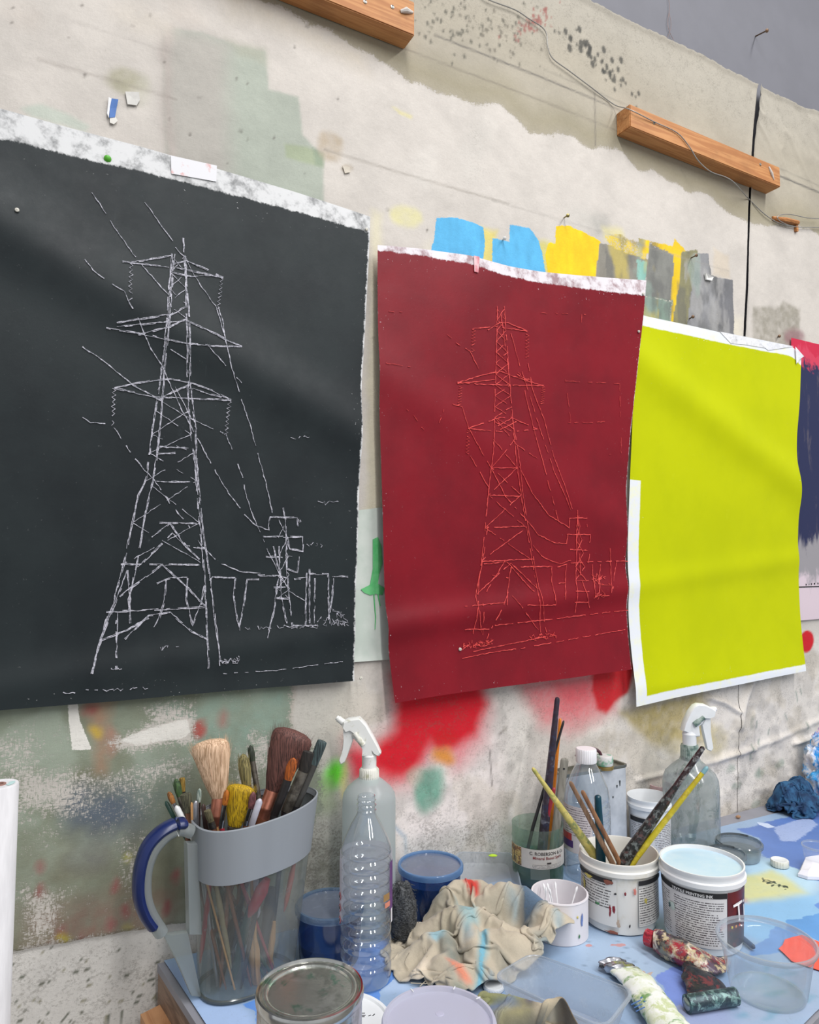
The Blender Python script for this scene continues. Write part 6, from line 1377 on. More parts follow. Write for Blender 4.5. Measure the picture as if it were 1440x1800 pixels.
# empty tub at the back
P = base(1143, 1492)
eb, Rz3, He, R3 = bucket('empty white tub at the back between the can and the spray bottle', P, 1138, (37, 1398), (33, 1496), None, m_tubw)
arc_label(eb, 'label', P, lambda z: Rz3(z) + .0015, .012, He - .040, -60, 80, PRINTED('back_tub_label', (206, 204, 204), (82, 78, 80), 18, ((.03, .45), (.52, .97)), .03, .86, 60), 24)
arc_label(eb, 'black_bar', P, lambda z: Rz3(z) + .002, He - .048, He - .038, -60, -8, m_blk, 10)
# jar with brushes
P = base(946, 1546); k = scale_at(P)
jr = thing('glass_jar', 'green-stained jar with paper label and tall brushes, left of the tubs', 'jar', P)
pr = lathe_px(945, P, [(38, 1551), (41, 1548), (42.5, 1540), (43, 1500), (43, 1476), (44, 1472), (43, 1466), (43.5, 1450)]); z0 = pr[0][1]; pr = [(r_, z - z0) for r_, z in pr]; Rj = pr[3][0]; Hj = pr[-1][1]
obj('jar_wall', MB().lathe(pr, P, 56), CLEAR('green_stained_glass', (212, 228, 218), haze=.16, hazecol=(176, 200, 186), rough=.08, edge=.45, spots=.15, haze2=(96, 158, 116)), jr)
obj('liquid', MB().lathe([(Rj * .90, .002), (Rj * .96, .006), (Rj * .965, Hj * .42)], P, 48, True, True), M('green_water', (44, 78, 60), .2, col2=(70, 104, 84), scale=30), jr)
zl0, zl1 = DEP(945, 1513, P).z - P.z + .004, DEP(945, 1480, P).z - P.z + .004
jl = arc_label(jr, 'label', P, Rj + .0008, zl0, zl1, -80, 84, M('cream_label', (206, 200, 192), .6, var=.03), 24)
arc_label(jl, 'label_picture', P, Rj + .0012, zl0 + .001, zl1 - .001, -80, -38, MULTI('label_picture_print', [(60, 44, 36), (190, 160, 90), (120, 70, 50), (206, 186, 120), (70, 90, 80)], 120, .5, 0), 8)
m_dk = M('dark_label_ink', (58, 50, 50), .6); m_rk = M('red_label_ink', (140, 62, 62), .6); zt_ = zl1
text_on(jl, 'C. ROBERSON & Co', P, Rj, zt_ - .0105, 24, .0088, m_dk, align='CENTER', bold=.0001); text_on(jl, 'Mineral Based Spirit', P, Rj, zt_ - .0185, 24, .0080, m_rk, align='CENTER', bold=.0001)
arc_label(jl, 'label_print', P, Rj + .0012, zl0 + .010, zl0 + .013, 20, 30, m_dk, 4); arc_label(jl, 'label_print', P, Rj + .0012, zl0 + .0015, zl0 + .009, -16, 64, PRINTED('jar_small_print', (206, 200, 192), (110, 104, 100), 4, ((.05, .95),), 0, 1, 40), 12)
arc_label(jr, 'tape', P, Rj + .0014, zl0 - .020, zl0, -16, 26, CLEAR('frosted_tape', (226, 232, 228), haze=.4, hazecol=(190, 200, 192), rough=.4), 8)
GJ = 'brushes standing in the labelled jar'; zj = Hj - .004
stick('thick dark purple paint-spattered handle, tallest in the labelled jar', (980, 1227), (957, 1456), zj, .0, 4.6, 8.5, MULTI('purple_black_spattered', [(42, 34, 46), (58, 44, 56), (44, 50, 78), (48, 38, 48), (110, 112, 124)], 50, .4, .2), P, GJ, endz=.02)
stick('thin orange handle beside the tallest one in the labelled jar', (985, 1264), (969, 1440), zj, -.004, 2.8, 3.4, M('orange_lacquer', (220, 128, 36), .3), P, GJ, endz=.02)
stick('thin black handle slanting behind the orange one in the labelled jar', (991, 1268), (937, 1454), zj, .015, 2.2, 3, mh_bk, P, GJ, endz=.02)
stick('grey wooden handle with hang hole in the labelled jar', (993, 1334), (978, 1454), zj, .01, 7, 7, WOOD('grey_weathered_handle', (140, 136, 126), (112, 108, 98), (1, 1, .1), 90), P, GJ, endz=.02, round_=.45, hole=True)
stick('red handle at the front of the labelled jar', (974, 1386), (958, 1456), zj, -.012, 3.2, 4, MATS['red_handle'], P, GJ, endz=.02)
# clear bottle with white cap
P = base(1034, 1537); k = scale_at(P)
sp_ = thing('capped_bottle', 'clear ribbed bottle with white screw cap in front of the metal can', 'bottle', P)
prof = [(36, 1543), (38, 1539)]; y = 1533
while y > 1420: prof += [(39, y), (39, y - 9), (37.6, y - 11.5)]; y -= 13
prof += [(38.5, 1412), (38, 1402), (35, 1388), (27, 1368), (20, 1354), (16.5, 1348), (16.5, 1340)]
pr = lathe_px(1037, P, prof); z0 = pr[0][1]; pr = [(r_, z - z0) for r_, z in pr]
obj('bottle_wall', MB().lathe(pr, P, 48), MATS['bottle_plastic'], sp_)
hc = pr[-1][1]; kc = 17.2 * k
obj('cap', ribbed([(kc * .98, hc - .006), (kc, hc - .004), (kc, hc + .019), (kc * .93, hc + .022), (kc * .5, hc + .0225)], P, 36), M('white_cap', (234, 232, 235), .4, var=.02), sp_)
RL = 39 * k + .001; zz = lambda y: DEP(1037, y, P).z - P.z
arc_label(sp_, 'label', P, RL, zz(1488), zz(1408), -85, 12, PRINTED('bottle_warning_label', (214, 206, 208), (120, 110, 116), 20, ((.22, .98),), .34, .97, 60), 20)
arc_label(sp_, 'label_print', P, RL + .0006, zz(1480), zz(1468), -84, -36, M('violet_badge', (84, 58, 120), .5), 8); arc_label(sp_, 'label_print', P, RL + .0006, zz(1468), zz(1456), -84, -40, M('red_badge', (190, 70, 70), .5), 8)
sym(sp_, P, RL + .0006, -16, zz(1452), .0085, m_rs, m_ws)
# metal can
p0 = T(996, 1523, Z0); p1 = T(1106, 1496, Z0); ed = (p1 - p0); ed.z = 0; w_ = ed.length; ed.normalize(); en = Vector((-ed.y, ed.x, 0)); en = en if en.y > 0 else -en
dp = min(.058, -(max(p0.y, p1.y)) - .014); dp = max(dp, .03)
hcan = DEP(990, 1362, p0).z - Z0
cn = thing('metal_can', 'rectangular metal can with stained cap standing at the back against the wall', 'can', (p0 + p1) / 2 + en * dp / 2)
cor = [p0, p1, p1 + en * dp, p0 + en * dp]; m_canp = M('painted_can_side', (198, 201, 206), .4, .1, col2=(176, 180, 186), scale=24, bmp=.05)
def lev(z, s=1.0):
    c_ = sum(cor, Vector()) / 4; return rquad([Vector(((c_ + (q - c_) * s).x, (c_ + (q - c_) * s).y, Z0 + z)) for q in cor], .010)
obj('body', MB().loft([lev(0, .98), lev(.003), lev(hcan - .006)]), m_canp, cn)
obj('top_seam', MB().loft([lev(hcan - .007, 1.0), lev(hcan - .005, 1.03), lev(hcan, 1.03), lev(hcan, .97), lev(hcan - .005, .96)], False, True), M('tin_seam', (150, 148, 138), .35, .9), cn)
pc = DEP(1063, 1342, (p0 + p1) / 2 + en * dp / 2); pc.z = Z0 + hcan - .004; kk = scale_at(pc)
obj('spout', MB().lathe([(15 * kk, 0), (15 * kk, .006), (12 * kk, .008)], pc, 28), M('brass_spout', (176, 150, 92), .4, .8), cn)
obj('cap', MB().lathe([(14 * kk, .008), (14.5 * kk, .010), (14.5 * kk, .026), (13 * kk, .029), (11 * kk, .0295)], pc, 32, True, True), M('stained_cap', (206, 204, 202), .4, col2=(110, 164, 134), scale=60, lo=.45, hi=.62), cn)
hp = [DEP(x, y, (p0 + p1) / 2 + en * dp / 2) for x, y in ((1013, 1330), (1020, 1320), (1032, 1315), (1044, 1316), (1054, 1322), (1058, 1332))]
obj('carry_handle', MB().sweep(smooth_path(hp), .0035, 8), M('maroon_plastic', (76, 36, 48), .4), cn)
mbx = MB()
for x, y, s_ in ((1090, 1372, .012), (1085, 1380, .006), (1078, 1400, .004)):
    q_ = VPL(x, y, p0 - en * .0008, en); mbx.sweep([q_, q_ - UP * s_], [(.002, .0008), (.0006, .0005)], 8, ed)
obj('paint_run', mbx, M('black_green_run', (40, 50, 48), .5), cn)
# cup of cotton buds
P = base(985, 1638); k = scale_at(P)
cu_ = thing('card_cup', 'short white card cup holding cotton buds, right of the beige rag', 'cup', P)
Hc = DEP(987, 1567, P).z - P.z; Rc = 48 * k
obj('wall', MB().lathe([(Rc * .97, 0), (Rc * .98, Hc - .003), (Rc * 1.0, Hc - .002), (Rc * .99, Hc), (Rc * .93, Hc), (Rc * .92, Hc - .004), (Rc * .91, .014), (.0005, .014)], P, 56, True, True), M('white_card', (224, 220, 224), .6, var=.02, scale=30), cu_)
for i, (a, z, w2_, h2, m_) in enumerate(((48, .040, .003, .010, ms_bl), (40, .014, .002, .004, ms_gn), (0, .036, .003, .003, M('grey_paint', (160, 170, 160), .5)), (36, .046, .002, .003, ms_ye))): splat(cu_, P, lambda z: Rc * .985, a, z, w2_, h2, m_, 80 + i, .0008)
m_bud = M('cotton_white', (236, 236, 238), .8)
for i, (bx, by, tx, ty) in enumerate(((965, 1580, 957, 1563), (972, 1580, 964, 1563), (977, 1580, 968, 1572), (983, 1580, 977, 1560), (996, 1578, 1012, 1568), (958, 1582, 960, 1570))):
    b = T(tx, ty, Hc - .004); a = Vector((P.x, P.y, .022)) + RGT * ((bx - 985) * k * .9) - FWD * .006; t = thing('cotton_bud', ['cotton bud leaning left in the white card cup', 'second cotton bud from the left in the white card cup', 'short cotton bud in the middle of the white card cup', 'tallest cotton bud in the white card cup', 'cotton bud lying flat to the right in the white card cup', 'leftmost low cotton bud in the white card cup'][i], 'cotton bud', a, 'cotton buds in the card cup')
    foot = a - (b - a) * .04
    obj('stem', MB().sweep([foot, a, b], .0011, 6), m_bud, t); d = (b - a).normalized(); obj('cotton_tip', MB().sweep([b - d * .002, b + d * .003, b + d * .007, b + d * .010], [.0011, .0022, .0021, .0005], 8), m_bud, t)
# small things at the right
def clear_tub(label, px, py, top, hw, m_lid, darkrim):
    P = base(px, py); k = scale_at(P); R = hw * k; h = DEP(px, top, P).z - P.z; t = thing('clear_tub', label, 'tub', P, 'shallow clear lidded tubs')
    obj('tub', MB().lathe([(R * .82, 0), (R * .84, .002), (R * .94, h - .006)], P, 48), m_cloudy, t)
    obj('lid', MB().lathe([(R * .95, h - .009), (R, h - .008), (R, h - .002), (R * .96, h), (R * .92, h), (R * .90, h - .004), (.0005, h - .004)], P, 48, False, True), m_lid, t)
    obj('residue', MB().lathe([(R * .80, .001), (R * .86, h * .5)], P, 40, True, True), M('grey_residue', (150, 166, 172), .4, col2=(120, 138, 146), scale=40), t)
    obj('rim_stain', MB().lathe([(R * .905, h - .0035), (R * .93, h + .0004), (R * .95, h + .0006)], P, 40, False, a0=.2, a1=PI * .95), darkrim, t)
mdr = M('dark_rim_stain', (56, 62, 64), .3); mlid = CLEAR('grey_smeared_lid', (206, 214, 218), haze=.4, hazecol=(150, 160, 168), rough=.12, edge=.4, spots=.25)
clear_tub('shallow clear tub with dark-stained lid right of the stained spray bottle', 1300, 1507, 1478, 38, mlid, mdr); clear_tub('clear tub with black-edged lid half hidden behind the full white tub', 1278, 1530, 1497, 32, mlid, mdr)
P = base(1371, 1522); R = 14 * scale_at(P); cpz = thing('bottle_cap', 'small white bottle cap lying open on the blue table cover', 'cap', P)
obj('shell', ribbed([(R * .96, 0), (R, .001), (R, .012), (R * .96, .013)], P, 20), m_dirtyw, cpz); obj('liner', MB().lathe([(R * .97, .0131), (R * .80, .0136), (R * .76, .0132), (.0005, .0132)], P, 28, False, True), m_white, cpz)
P = base(1438, 1524); R = 24 * scale_at(P); cc = thing('clear_cup', 'clear cup cut by the right edge, beside the folded white tissue', 'cup', P)
obj('wall', MB().lathe([(R * .74, 0), (R * .76, .002), (R * .96, .042)], P, 40), m_clear, cc); obj('rim', MB().lathe([(R * .96, .041), (R, .042), (R, .045), (R * .96, .046)], P, 40, False), m_cloudy, cc)
P = base(1430, 1536); tq = [T(x, y, Z0) for x, y in ((1403, 1541), (1414, 1518), (1450, 1508), (1475, 1530), (1465, 1548), (1420, 1546))]
V = []; n = len(tq); ctr = sum(tq, Vector()) / n
rings = [[p for p in tq], [p + UP * .006 for p in tq], [lerp(ctr, p, .85) + UP * (.012 + .004 * (i % 2)) for i, p in enumerate(tq)], [lerp(ctr, p, .4) + UP * (.014 + .003 * (i % 3)) for i, p in enumerate(tq)]]
tag(obj('tissue', MB().loft(rings, True, True), M('white_tissue', (232, 230, 240), .8, var=.02), angle=25), 'folded white tissue on the table at the right edge', 'tissue')
# orange paper scrap and pencil stub
q_ = [T(x, y, .0034) for x, y in ((1369, 1668), (1376, 1662), (1380, 1652), (1393, 1648), (1410, 1644), (1440, 1656), (1520, 1680), (1520, 1725), (1440, 1706), (1410, 1696), (1392, 1690), (1384, 1682), (1378, 1676))]
n = len(q_); tag(obj('paper_scrap', MB().add(q_ + [p + UP * .0008 for p in q_], [tuple(range(n, 2 * n))] + [(i, (i + 1) % n, n + (i + 1) % n, n + i) for i in range(n)]), M('coral_red_paper', (240, 92, 74), .6, var=.03), smooth=False), 'torn coral red paper scrap under the clear pot at the right', 'paper')
a, b = T(1288, 1634, .008), T(1324, 1664, .008); pn = thing('crayon', 'dark blue crayon stub lying behind the clear pot', 'crayon', Vector((a.x, a.y, Z0)))
obj('stick', MB().sweep([a, lerp(a, b, .9), b], [.0042, .0042, .0040], 12), M('slate_blue_wax', (62, 88, 122), .5), pn); obj('point', MB().sweep([b, b + (b - a).normalized() * .004], [.0040, .0015], 12), M('navy_wax', (40, 58, 84), .5), pn)
P = T(1298, 1438, .0); tag(obj('crumb', blob(P + UP * .003, .006, .004, .004, .3, 2, 3, 3), M('rusty_crumb', (172, 132, 100), .8)), 'rust coloured crumb on the grey strip of the table', 'crumb')
# pink thing behind
P = base(1163, 1460); pk = thing('pink_pot', 'pink-stained clear pot half hidden between the back tub and the spray bottle', 'pot', P); R = 18 * scale_at(P); hk = DEP(1163, 1378, P).z - P.z
obj('pot', MB().lathe([(R * .8, 0), (R, hk - .01)], P, 32), CLEAR('pinkish_pot', (220, 206, 206), haze=.45, hazecol=(206, 196, 194), rough=.2), pk); obj('rim', MB().lathe([(R, hk - .011), (R * 1.1, hk - .010), (R * 1.1, hk), (R * 1.0, hk)], P, 32, False), M('pale_pink_rim', (226, 190, 190), .4), pk)
obj('pink_smear', MB().lathe([(R * .98, hk - .012), (R * 1.0, hk - .001)], P, 20, False, a0=PI * .9, a1=PI * 1.6), M('rose_pink', (226, 120, 152), .5), pk)

# paper roll
c = T(-2, 1378, .345); P = Vector((c.x, c.y, -.75)); hr = c.z + .75; R = .0245
pr_ = thing('paper_roll', 'white paper roll standing upright, cut by the left edge', 'paper roll', P)
obj('paper', MB().lathe([(R * .98, 0), (R, .01), (R, hr - .002), (R * .96, hr), (R * .5, hr), (R * .35, hr - .001)], P, 48), M('white_roll_paper', (232, 230, 232), .75, col2=(220, 218, 220), scale=30, stretch=(3, 3, .4), bmp=.15), pr_)
obj('core', MB().lathe([(R * .36, hr - .03), (R * .36, hr + .0005), (R * .24, hr + .0005), (R * .22, hr - .02), (.0005, hr - .02)], P, 24, True, True), M('card_core', (160, 120, 110), .8), pr_)
obj('teal_stain', MB().lathe([(R * .5, hr + .0006), (R * .80, hr + .0006)], P, 16, False, a0=-.9, a1=.2), M('pale_teal_stain', (196, 226, 224), .7), pr_)

# ------------------------------------------------------------------ rags
def relax_cloth(guide, centre, ex, ey, su, sv, size_u, size_v, n, m, seed, steps=90, iters=8):
    """let a grid of cloth, gathered into a heap, settle over a guide surface (position-based springs)"""
    r = np.random.default_rng(seed); U, V = np.meshgrid(np.linspace(-1, 1, n), np.linspace(-1, 1, m), indexing='ij')
    a = U * np.sqrt(1 - .42 * V ** 2); c = V * np.sqrt(1 - .42 * U ** 2)
    X = centre[0] + ex[0] * a * su + ey[0] * c * sv; Y = centre[1] + ex[1] * a * su + ey[1] * c * sv
    X = X + (fbm(U + 3, V, 2.3, 3, seed) - .5) * .05; Y = Y + (fbm(U, V + 3, 2.3, 3, seed + 5) - .5) * .05
    Z = guide(X, Y) + .004 + .034 * fbm(U + 7, V + 2, 3.1, 3, seed + 9)
    P = np.stack([X, Y, Z], -1); Q = P.copy(); lu = size_u / (n - 1); lv = size_v / (m - 1); ld = math.hypot(lu, lv)
    def con(A, B, L, k):
        d = B - A; l = np.linalg.norm(d, axis=-1, keepdims=True) + 1e-9; return d * ((l - L) / l) * (.5 * k)
    for it in range(steps):
        vel = (P - Q) * .90; Q = P.copy(); P = P + vel; P[..., 2] -= .00028
        for _ in range(iters):
            for o_ in (0, 1):
                A = P[o_:-1:2]; B = P[o_ + 1::2]; k_ = min(len(A), len(B)); c_ = con(A[:k_], B[:k_], lu, 1.0); P[o_:-1:2][:k_] += c_; P[o_ + 1::2][:k_] -= c_
                A = P[:, o_:-1:2]; B = P[:, o_ + 1::2]; k_ = min(A.shape[1], B.shape[1]); c_ = con(A[:, :k_], B[:, :k_], lv, 1.0); P[:, o_:-1:2][:, :k_] += c_; P[:, o_ + 1::2][:, :k_] -= c_
            c_ = con(P[:-1, :-1], P[1:, 1:], ld, .18); P[:-1, :-1] += c_; P[1:, 1:] -= c_
            c_ = con(P[1:, :-1], P[:-1, 1:], ld, .18); P[1:, :-1] += c_; P[:-1, 1:] -= c_
            c_ = con(P[:-2], P[2:], 2 * lu, .07); P[:-2] += c_; P[2:] -= c_; c_ = con(P[:, :-2], P[:, 2:], 2 * lv, .07); P[:, :-2] += c_; P[:, 2:] -= c_
            g = guide(P[..., 0], P[..., 1]) + .0015; hit = P[..., 2] < g; P[..., 2] = np.where(hit, g, P[..., 2])
        # grip of the table and of the cloth lying under
        for ax_ in (0, 1): P[..., ax_] = np.where(hit, Q[..., ax_] + (P[..., ax_] - Q[..., ax_]) * .25, P[..., ax_])
        P[..., 2] = np.minimum(P[..., 2], guide(P[..., 0], P[..., 1]) + .030)
    return P
def cloth(name, label, foot, ridges, zmid, basecol, paint, step=.0024, dome=.012, wr=.006, seed=0, strands=(), size=(.40, .32), span=(.165, .105), ang=0.0, n=108, m=88, gs=.95, cen=None):
    """crumpled cloth settled over crest lines (photo column, row, height over the table)"""
    fp = [T(x, y, 0) for x, y in foot]; fpp = [(p.x, p.y) for p in fp]
    P3s = [([T(px, py, z) for px, py, z in pts], w) for pts, w in ridges]
    xs = np.array([p[0] for p in fpp]); ys = np.array([p[1] for p in fpp]); x0, x1, y0, y1 = xs.min() - .08, xs.max() + .08, ys.min() - .08, ys.max() + .08
    GX, GY = np.meshgrid(np.linspace(x0, x1, 160), np.linspace(y0, y1, 130), indexing='ij'); x, y = GX, GY
    h = dome * np.clip(sdpoly(x, y, fpp) / .03, 0, 1) ** .5
    for P3, w in P3s:
        for a, b in zip(P3[:-1], P3[1:]):
            ex, ey = b.x - a.x, b.y - a.y; t = np.clip(((x - a.x) * ex + (y - a.y) * ey) / (ex * ex + ey * ey + 1e-12), 0, 1)
            d = np.hypot(x - a.x - ex * t, y - a.y - ey * t); z = (a.z + (b.z - a.z) * t) * gs; h = np.maximum(h, z * np.clip(1 - (d / (w * 1.5)) ** 2, 0, 1) ** .8)
    def guide(px, py):
        u = np.clip((px - x0) / (x1 - x0) * 159, 0, 158.99); v = np.clip((py - y0) / (y1 - y0) * 129, 0, 128.99); i = u.astype(int); j = v.astype(int); fu, fv = u - i, v - j
        return Z0 + (h[i, j] * (1 - fu) + h[i + 1, j] * fu) * (1 - fv) + (h[i, j + 1] * (1 - fu) + h[i + 1, j + 1] * fu) * fv
    c_ = cen or (xs.mean(), ys.mean()); e1 = (math.cos(ang), math.sin(ang)); e2 = (-math.sin(ang), math.cos(ang))
    Pn = relax_cloth(guide, c_, e1, e2, span[0], span[1], size[0], size[1], n, m, 100 + seed)
    V = Pn.reshape(-1, 3); P = Painter(V[:, 0], V[:, 1], lambda px, py: (lambda q: (q.x, q.y))(T(px, py, zmid)), basecol); paint(P, V[:, 2])
    idx = np.arange(n * m).reshape(n, m); Fc = np.stack([idx[:-1, :-1], idx[1:, :-1], idx[1:, 1:], idx[:-1, 1:]], -1).reshape(-1, 4)
    ms = mesh(name, V.tolist(), Fc.tolist(), True); P.G[:] = .25; P.store(ms)
    mt, nt, b = PAINTED('%s_cloth_%d' % (name, seed), 'XY', .9, .4, .5, .6, .09); b.inputs['Sheen Weight'].default_value = .2
    t = thing(name, label, 'rag', (c_[0], c_[1], Z0)); o = obj('cloth', ms, mt, t, fix=False, angle=None)
    md = o.modifiers.new('smooth', 'SUBSURF'); md.levels = md.render_levels = 1; md = o.modifiers.new('thickness', 'SOLIDIFY'); md.thickness = .0013; md.offset = 0
    if strands:
        mbx = MB()
        for s_ in strands: mbx.sweep(smooth_path([T(*q) for q in s_], 3), .0007, 5)
        obj('loose_threads', mbx, M('raw_thread_%d' % seed, basecol, .9), t)['kind'] = 'stuff'
    return t
def paint_beige(P, h):
    so = P.soft; P.C *= (.78 + .40 * fbm(P.X, P.Y, 30, 4, 3))[:, None]
    for e in ((800, 1660, 30, 14), (880, 1670, 20, 10), (960, 1650, 18, 9), (780, 1600, 18, 12), (870, 1605, 24, 8), (920, 1690, 24, 8)): so(ell(*e, 20), (118, 116, 104), .010, .75, mottle=.9)
    for e in ((900, 1600, 14, 6), (820, 1640, 12, 8), (760, 1640, 10, 6), (860, 1700, 8, 14), (980, 1630, 8, 8)): so(ell(*e, 30), (120, 160, 180), .008, .6, mottle=.7)
    P.crisp([(852, 1562), (882, 1546), (915, 1550), (908, 1564), (862, 1572)], (116, 166, 196), .010, cap=.54); P.crisp([(918, 1585), (972, 1602), (950, 1616), (926, 1618)], (84, 108, 132), .010, cap=.56); P.crisp([(846, 1640), (854, 1636), (848, 1690), (836, 1728), (828, 1726), (840, 1690)], (112, 170, 190), .006, cap=.56); P.crisp([(818, 1577), (830, 1580), (842, 1586), (826, 1586)], (196, 58, 48), .004, cap=.6); P.crisp([(784, 1674), (800, 1676), (826, 1696), (818, 1697)], (218, 136, 108), .004, cap=.54)
    so([(850, 1560), (880, 1540), (920, 1545), (915, 1565), (860, 1575)], (130, 168, 186), .012, .85, mottle=.4); so(ell(872, 1549, 7, 5), (56, 128, 196), .004, .9); so(ell(785, 1556, 6, 5), (84, 140, 190), .004, .8)
    so(ell(823, 1580, 8, 4, 20), (196, 62, 52), .004, .95); so(ell(836, 1584, 6, 4), (186, 56, 48), .004, .9)
    so([(905, 1575), (930, 1590), (975, 1600), (978, 1608), (950, 1622), (925, 1625), (915, 1600)], (66, 96, 116), .010, .85, mottle=.4); so([(935, 1592), (975, 1602), (950, 1612)], (62, 118, 176), .006, .8)
    so([(800, 1590), (835, 1600), (842, 1620), (820, 1640), (805, 1610)], (134, 172, 178), .008, .85, mottle=.3); so([(765, 1600), (810, 1600), (815, 1640), (770, 1650)], (150, 142, 122), .015, .7, mottle=.5)
    so([(842, 1640), (856, 1630), (850, 1690), (836, 1735), (824, 1730), (838, 1690)], (116, 168, 180), .006, .85, mottle=.3); so([(780, 1672), (800, 1672), (830, 1696), (820, 1700)], (214, 134, 108), .004, .8, mottle=.4)
    so([(770, 1630), (790, 1628), (800, 1690), (840, 1720), (800, 1710)], (128, 138, 132), .012, .6, mottle=.5); so([(755, 1632), (785, 1628), (780, 1645), (760, 1645)], (132, 182, 198), .006, .7, mottle=.5)
    so([(940, 1640), (985, 1650), (985, 1680), (950, 1670)], (140, 150, 148), .012, .6, mottle=.7); so([(765, 1565), (790, 1545), (840, 1542), (820, 1555), (780, 1590)], (148, 138, 114), .01, .6, mottle=.5); so([(700, 1690), (740, 1660), (760, 1670), (730, 1715)], (214, 200, 180), .01, .8)
    so([(850, 1590), (900, 1590), (910, 1620), (880, 1625)], (172, 164, 146), .015, .6, mottle=.5); so([(800, 1700), (840, 1710), (830, 1745), (780, 1740)], (140, 146, 120), .012, .6, mottle=.6)
cloth('rag', 'beige cotton rag stained with blue and red paint, heaped in the middle of the table', [(700, 1694), (722, 1708), (760, 1732), (800, 1742), (850, 1738), (900, 1716), (960, 1704), (1006, 1694), (1016, 1668), (1004, 1648), (960, 1632), (900, 1622), (830, 1618), (780, 1622), (750, 1640), (722, 1668)],
    [([(770, 1606, .035), (774, 1572, .062), (800, 1546, .078), (846, 1546, .078), (864, 1558, .066)], .016), ([(848, 1575, .062), (880, 1550, .082), (922, 1558, .080), (962, 1592, .072), (988, 1606, .064), (1006, 1634, .050), (1012, 1666, .018)], .022),
     ([(772, 1606, .040), (806, 1592, .054), (850, 1600, .058), (882, 1622, .052), (916, 1638, .044), (952, 1628, .050), (986, 1612, .060)], .013), ([(744, 1626, .032), (790, 1598, .058), (816, 1602, .062), (836, 1650, .048), (850, 1690, .034), (840, 1724, .016)], .020),
     ([(862, 1636, .050), (905, 1642, .050), (932, 1652, .044), (962, 1660, .042), (986, 1676, .026)], .024), ([(862, 1640, .050), (870, 1680, .034), (856, 1716, .016)], .016), ([(704, 1690, .010), (730, 1660, .030), (756, 1645, .042), (766, 1662, .034), (738, 1704, .020)], .011),
     ([(776, 1682, .034), (816, 1704, .030), (846, 1728, .014)], .018), ([(782, 1640, .046), (790, 1670, .036), (776, 1716, .016)], .015)], .045, (184, 173, 153), paint_beige, seed=0, cen=(lambda q: (q.x, q.y))(T(840, 1664)),
    size=(.44, .36), span=(.158, .115), strands=([(752, 1680, .03), (744, 1700, .02), (752, 1718, .012), (738, 1734, .006)], [(762, 1690, .02), (770, 1712, .012), (760, 1728, .008), (722, 1728, .006)], [(720, 1674, .03), (712, 1690, .016), (718, 1704, .008)], [(748, 1664, .036), (754, 1690, .02), (766, 1708, .012)], [(700, 1690, .010), (694, 1694, .006), (696, 1700, .004)]))
def paint_dirty(P, h):
    so = P.soft; P.C *= (.8 + .4 * fbm(P.X, P.Y, 34, 4, 6))[:, None]
    so([(820, 1735), (900, 1738), (945, 1760), (900, 1764), (830, 1752)], (132, 134, 88), .006, .7, mottle=.8); so([(840, 1760), (900, 1756), (920, 1770), (860, 1778)], (92, 110, 140), .006, .7, mottle=.5)
    so([(870, 1768), (930, 1766), (940, 1784), (880, 1790)], (150, 144, 104), .008, .6, mottle=.8); so(ell(936, 1764, 10, 6), (76, 72, 96), .004, .9); so([(950, 1748), (985, 1744), (985, 1780), (945, 1785)], (196, 182, 156), .008, .85)
    so([(980, 1745), (1010, 1760), (1020, 1790), (985, 1785)], (112, 94, 74), .006, .8, mottle=.3); so([(850, 1785), (1000, 1795), (1010, 1830), (850, 1840)], (66, 68, 70), .01, .85, mottle=.4)
cloth('rag', 'dirty olive and grey paint rag at the bottom edge in front of the clear tray', [(826, 1826), (870, 1824), (930, 1838), (985, 1850), (1020, 1870), (1030, 1895), (980, 1915), (900, 1905), (840, 1870)],
    [([(832, 1744, .074), (880, 1746, .080), (920, 1754, .080), (946, 1762, .082)], .011), ([(850, 1768, .066), (900, 1778, .072), (950, 1768, .082), (985, 1750, .092), (1008, 1776, .084), (1018, 1802, .060)], .015), ([(860, 1798, .042), (930, 1808, .050), (1010, 1808, .054)], .014)], .075, (112, 108, 94), paint_dirty, seed=3, dome=.012, size=(.26, .16), span=(.088, .036), ang=-.28, n=66, m=44)
def crumple(c, rx, ry, rz, seed, sub=6):
    """balled cloth with sharp folds"""
    bm = bmesh.new(); bmesh.ops.create_icosphere(bm, subdivisions=sub, radius=1); off = Vector((seed * 3.7, seed * 1.3, seed * 2.1))
    for v in bm.verts:
        d = v.co.normalized(); q = d + .35 * Vector((mnoise.noise(d * 1.7 + off), mnoise.noise(d * 1.7 + off * 2), mnoise.noise(d * 1.7 + off * 3)))
        n = (1 - abs(2.2 * mnoise.noise(q * 1.9 + off))) + .55 * (1 - abs(2.2 * mnoise.noise(q * 3.7 + off))); s = .66 + .26 * n
        p = Vector((d.x * rx, d.y * ry, d.z * rz)) * s; p.z = max(p.z, -rz * .62); v.co = Vector(c) + RGT * p.x + FWD * p.y + UP * p.z
    m = bpy.data.meshes.new('crumple'); bm.to_mesh(m); bm.free(); m.polygons.foreach_set('use_smooth', [True] * len(m.polygons)); return m
P = T(1398, 1424, .001); k = scale_at(P); cz = 30 * k * 1.1
br = thing('rag', 'crumpled dark blue rag at the back right of the table', 'rag', P)
bpx, bpy_ = P.x, P.y
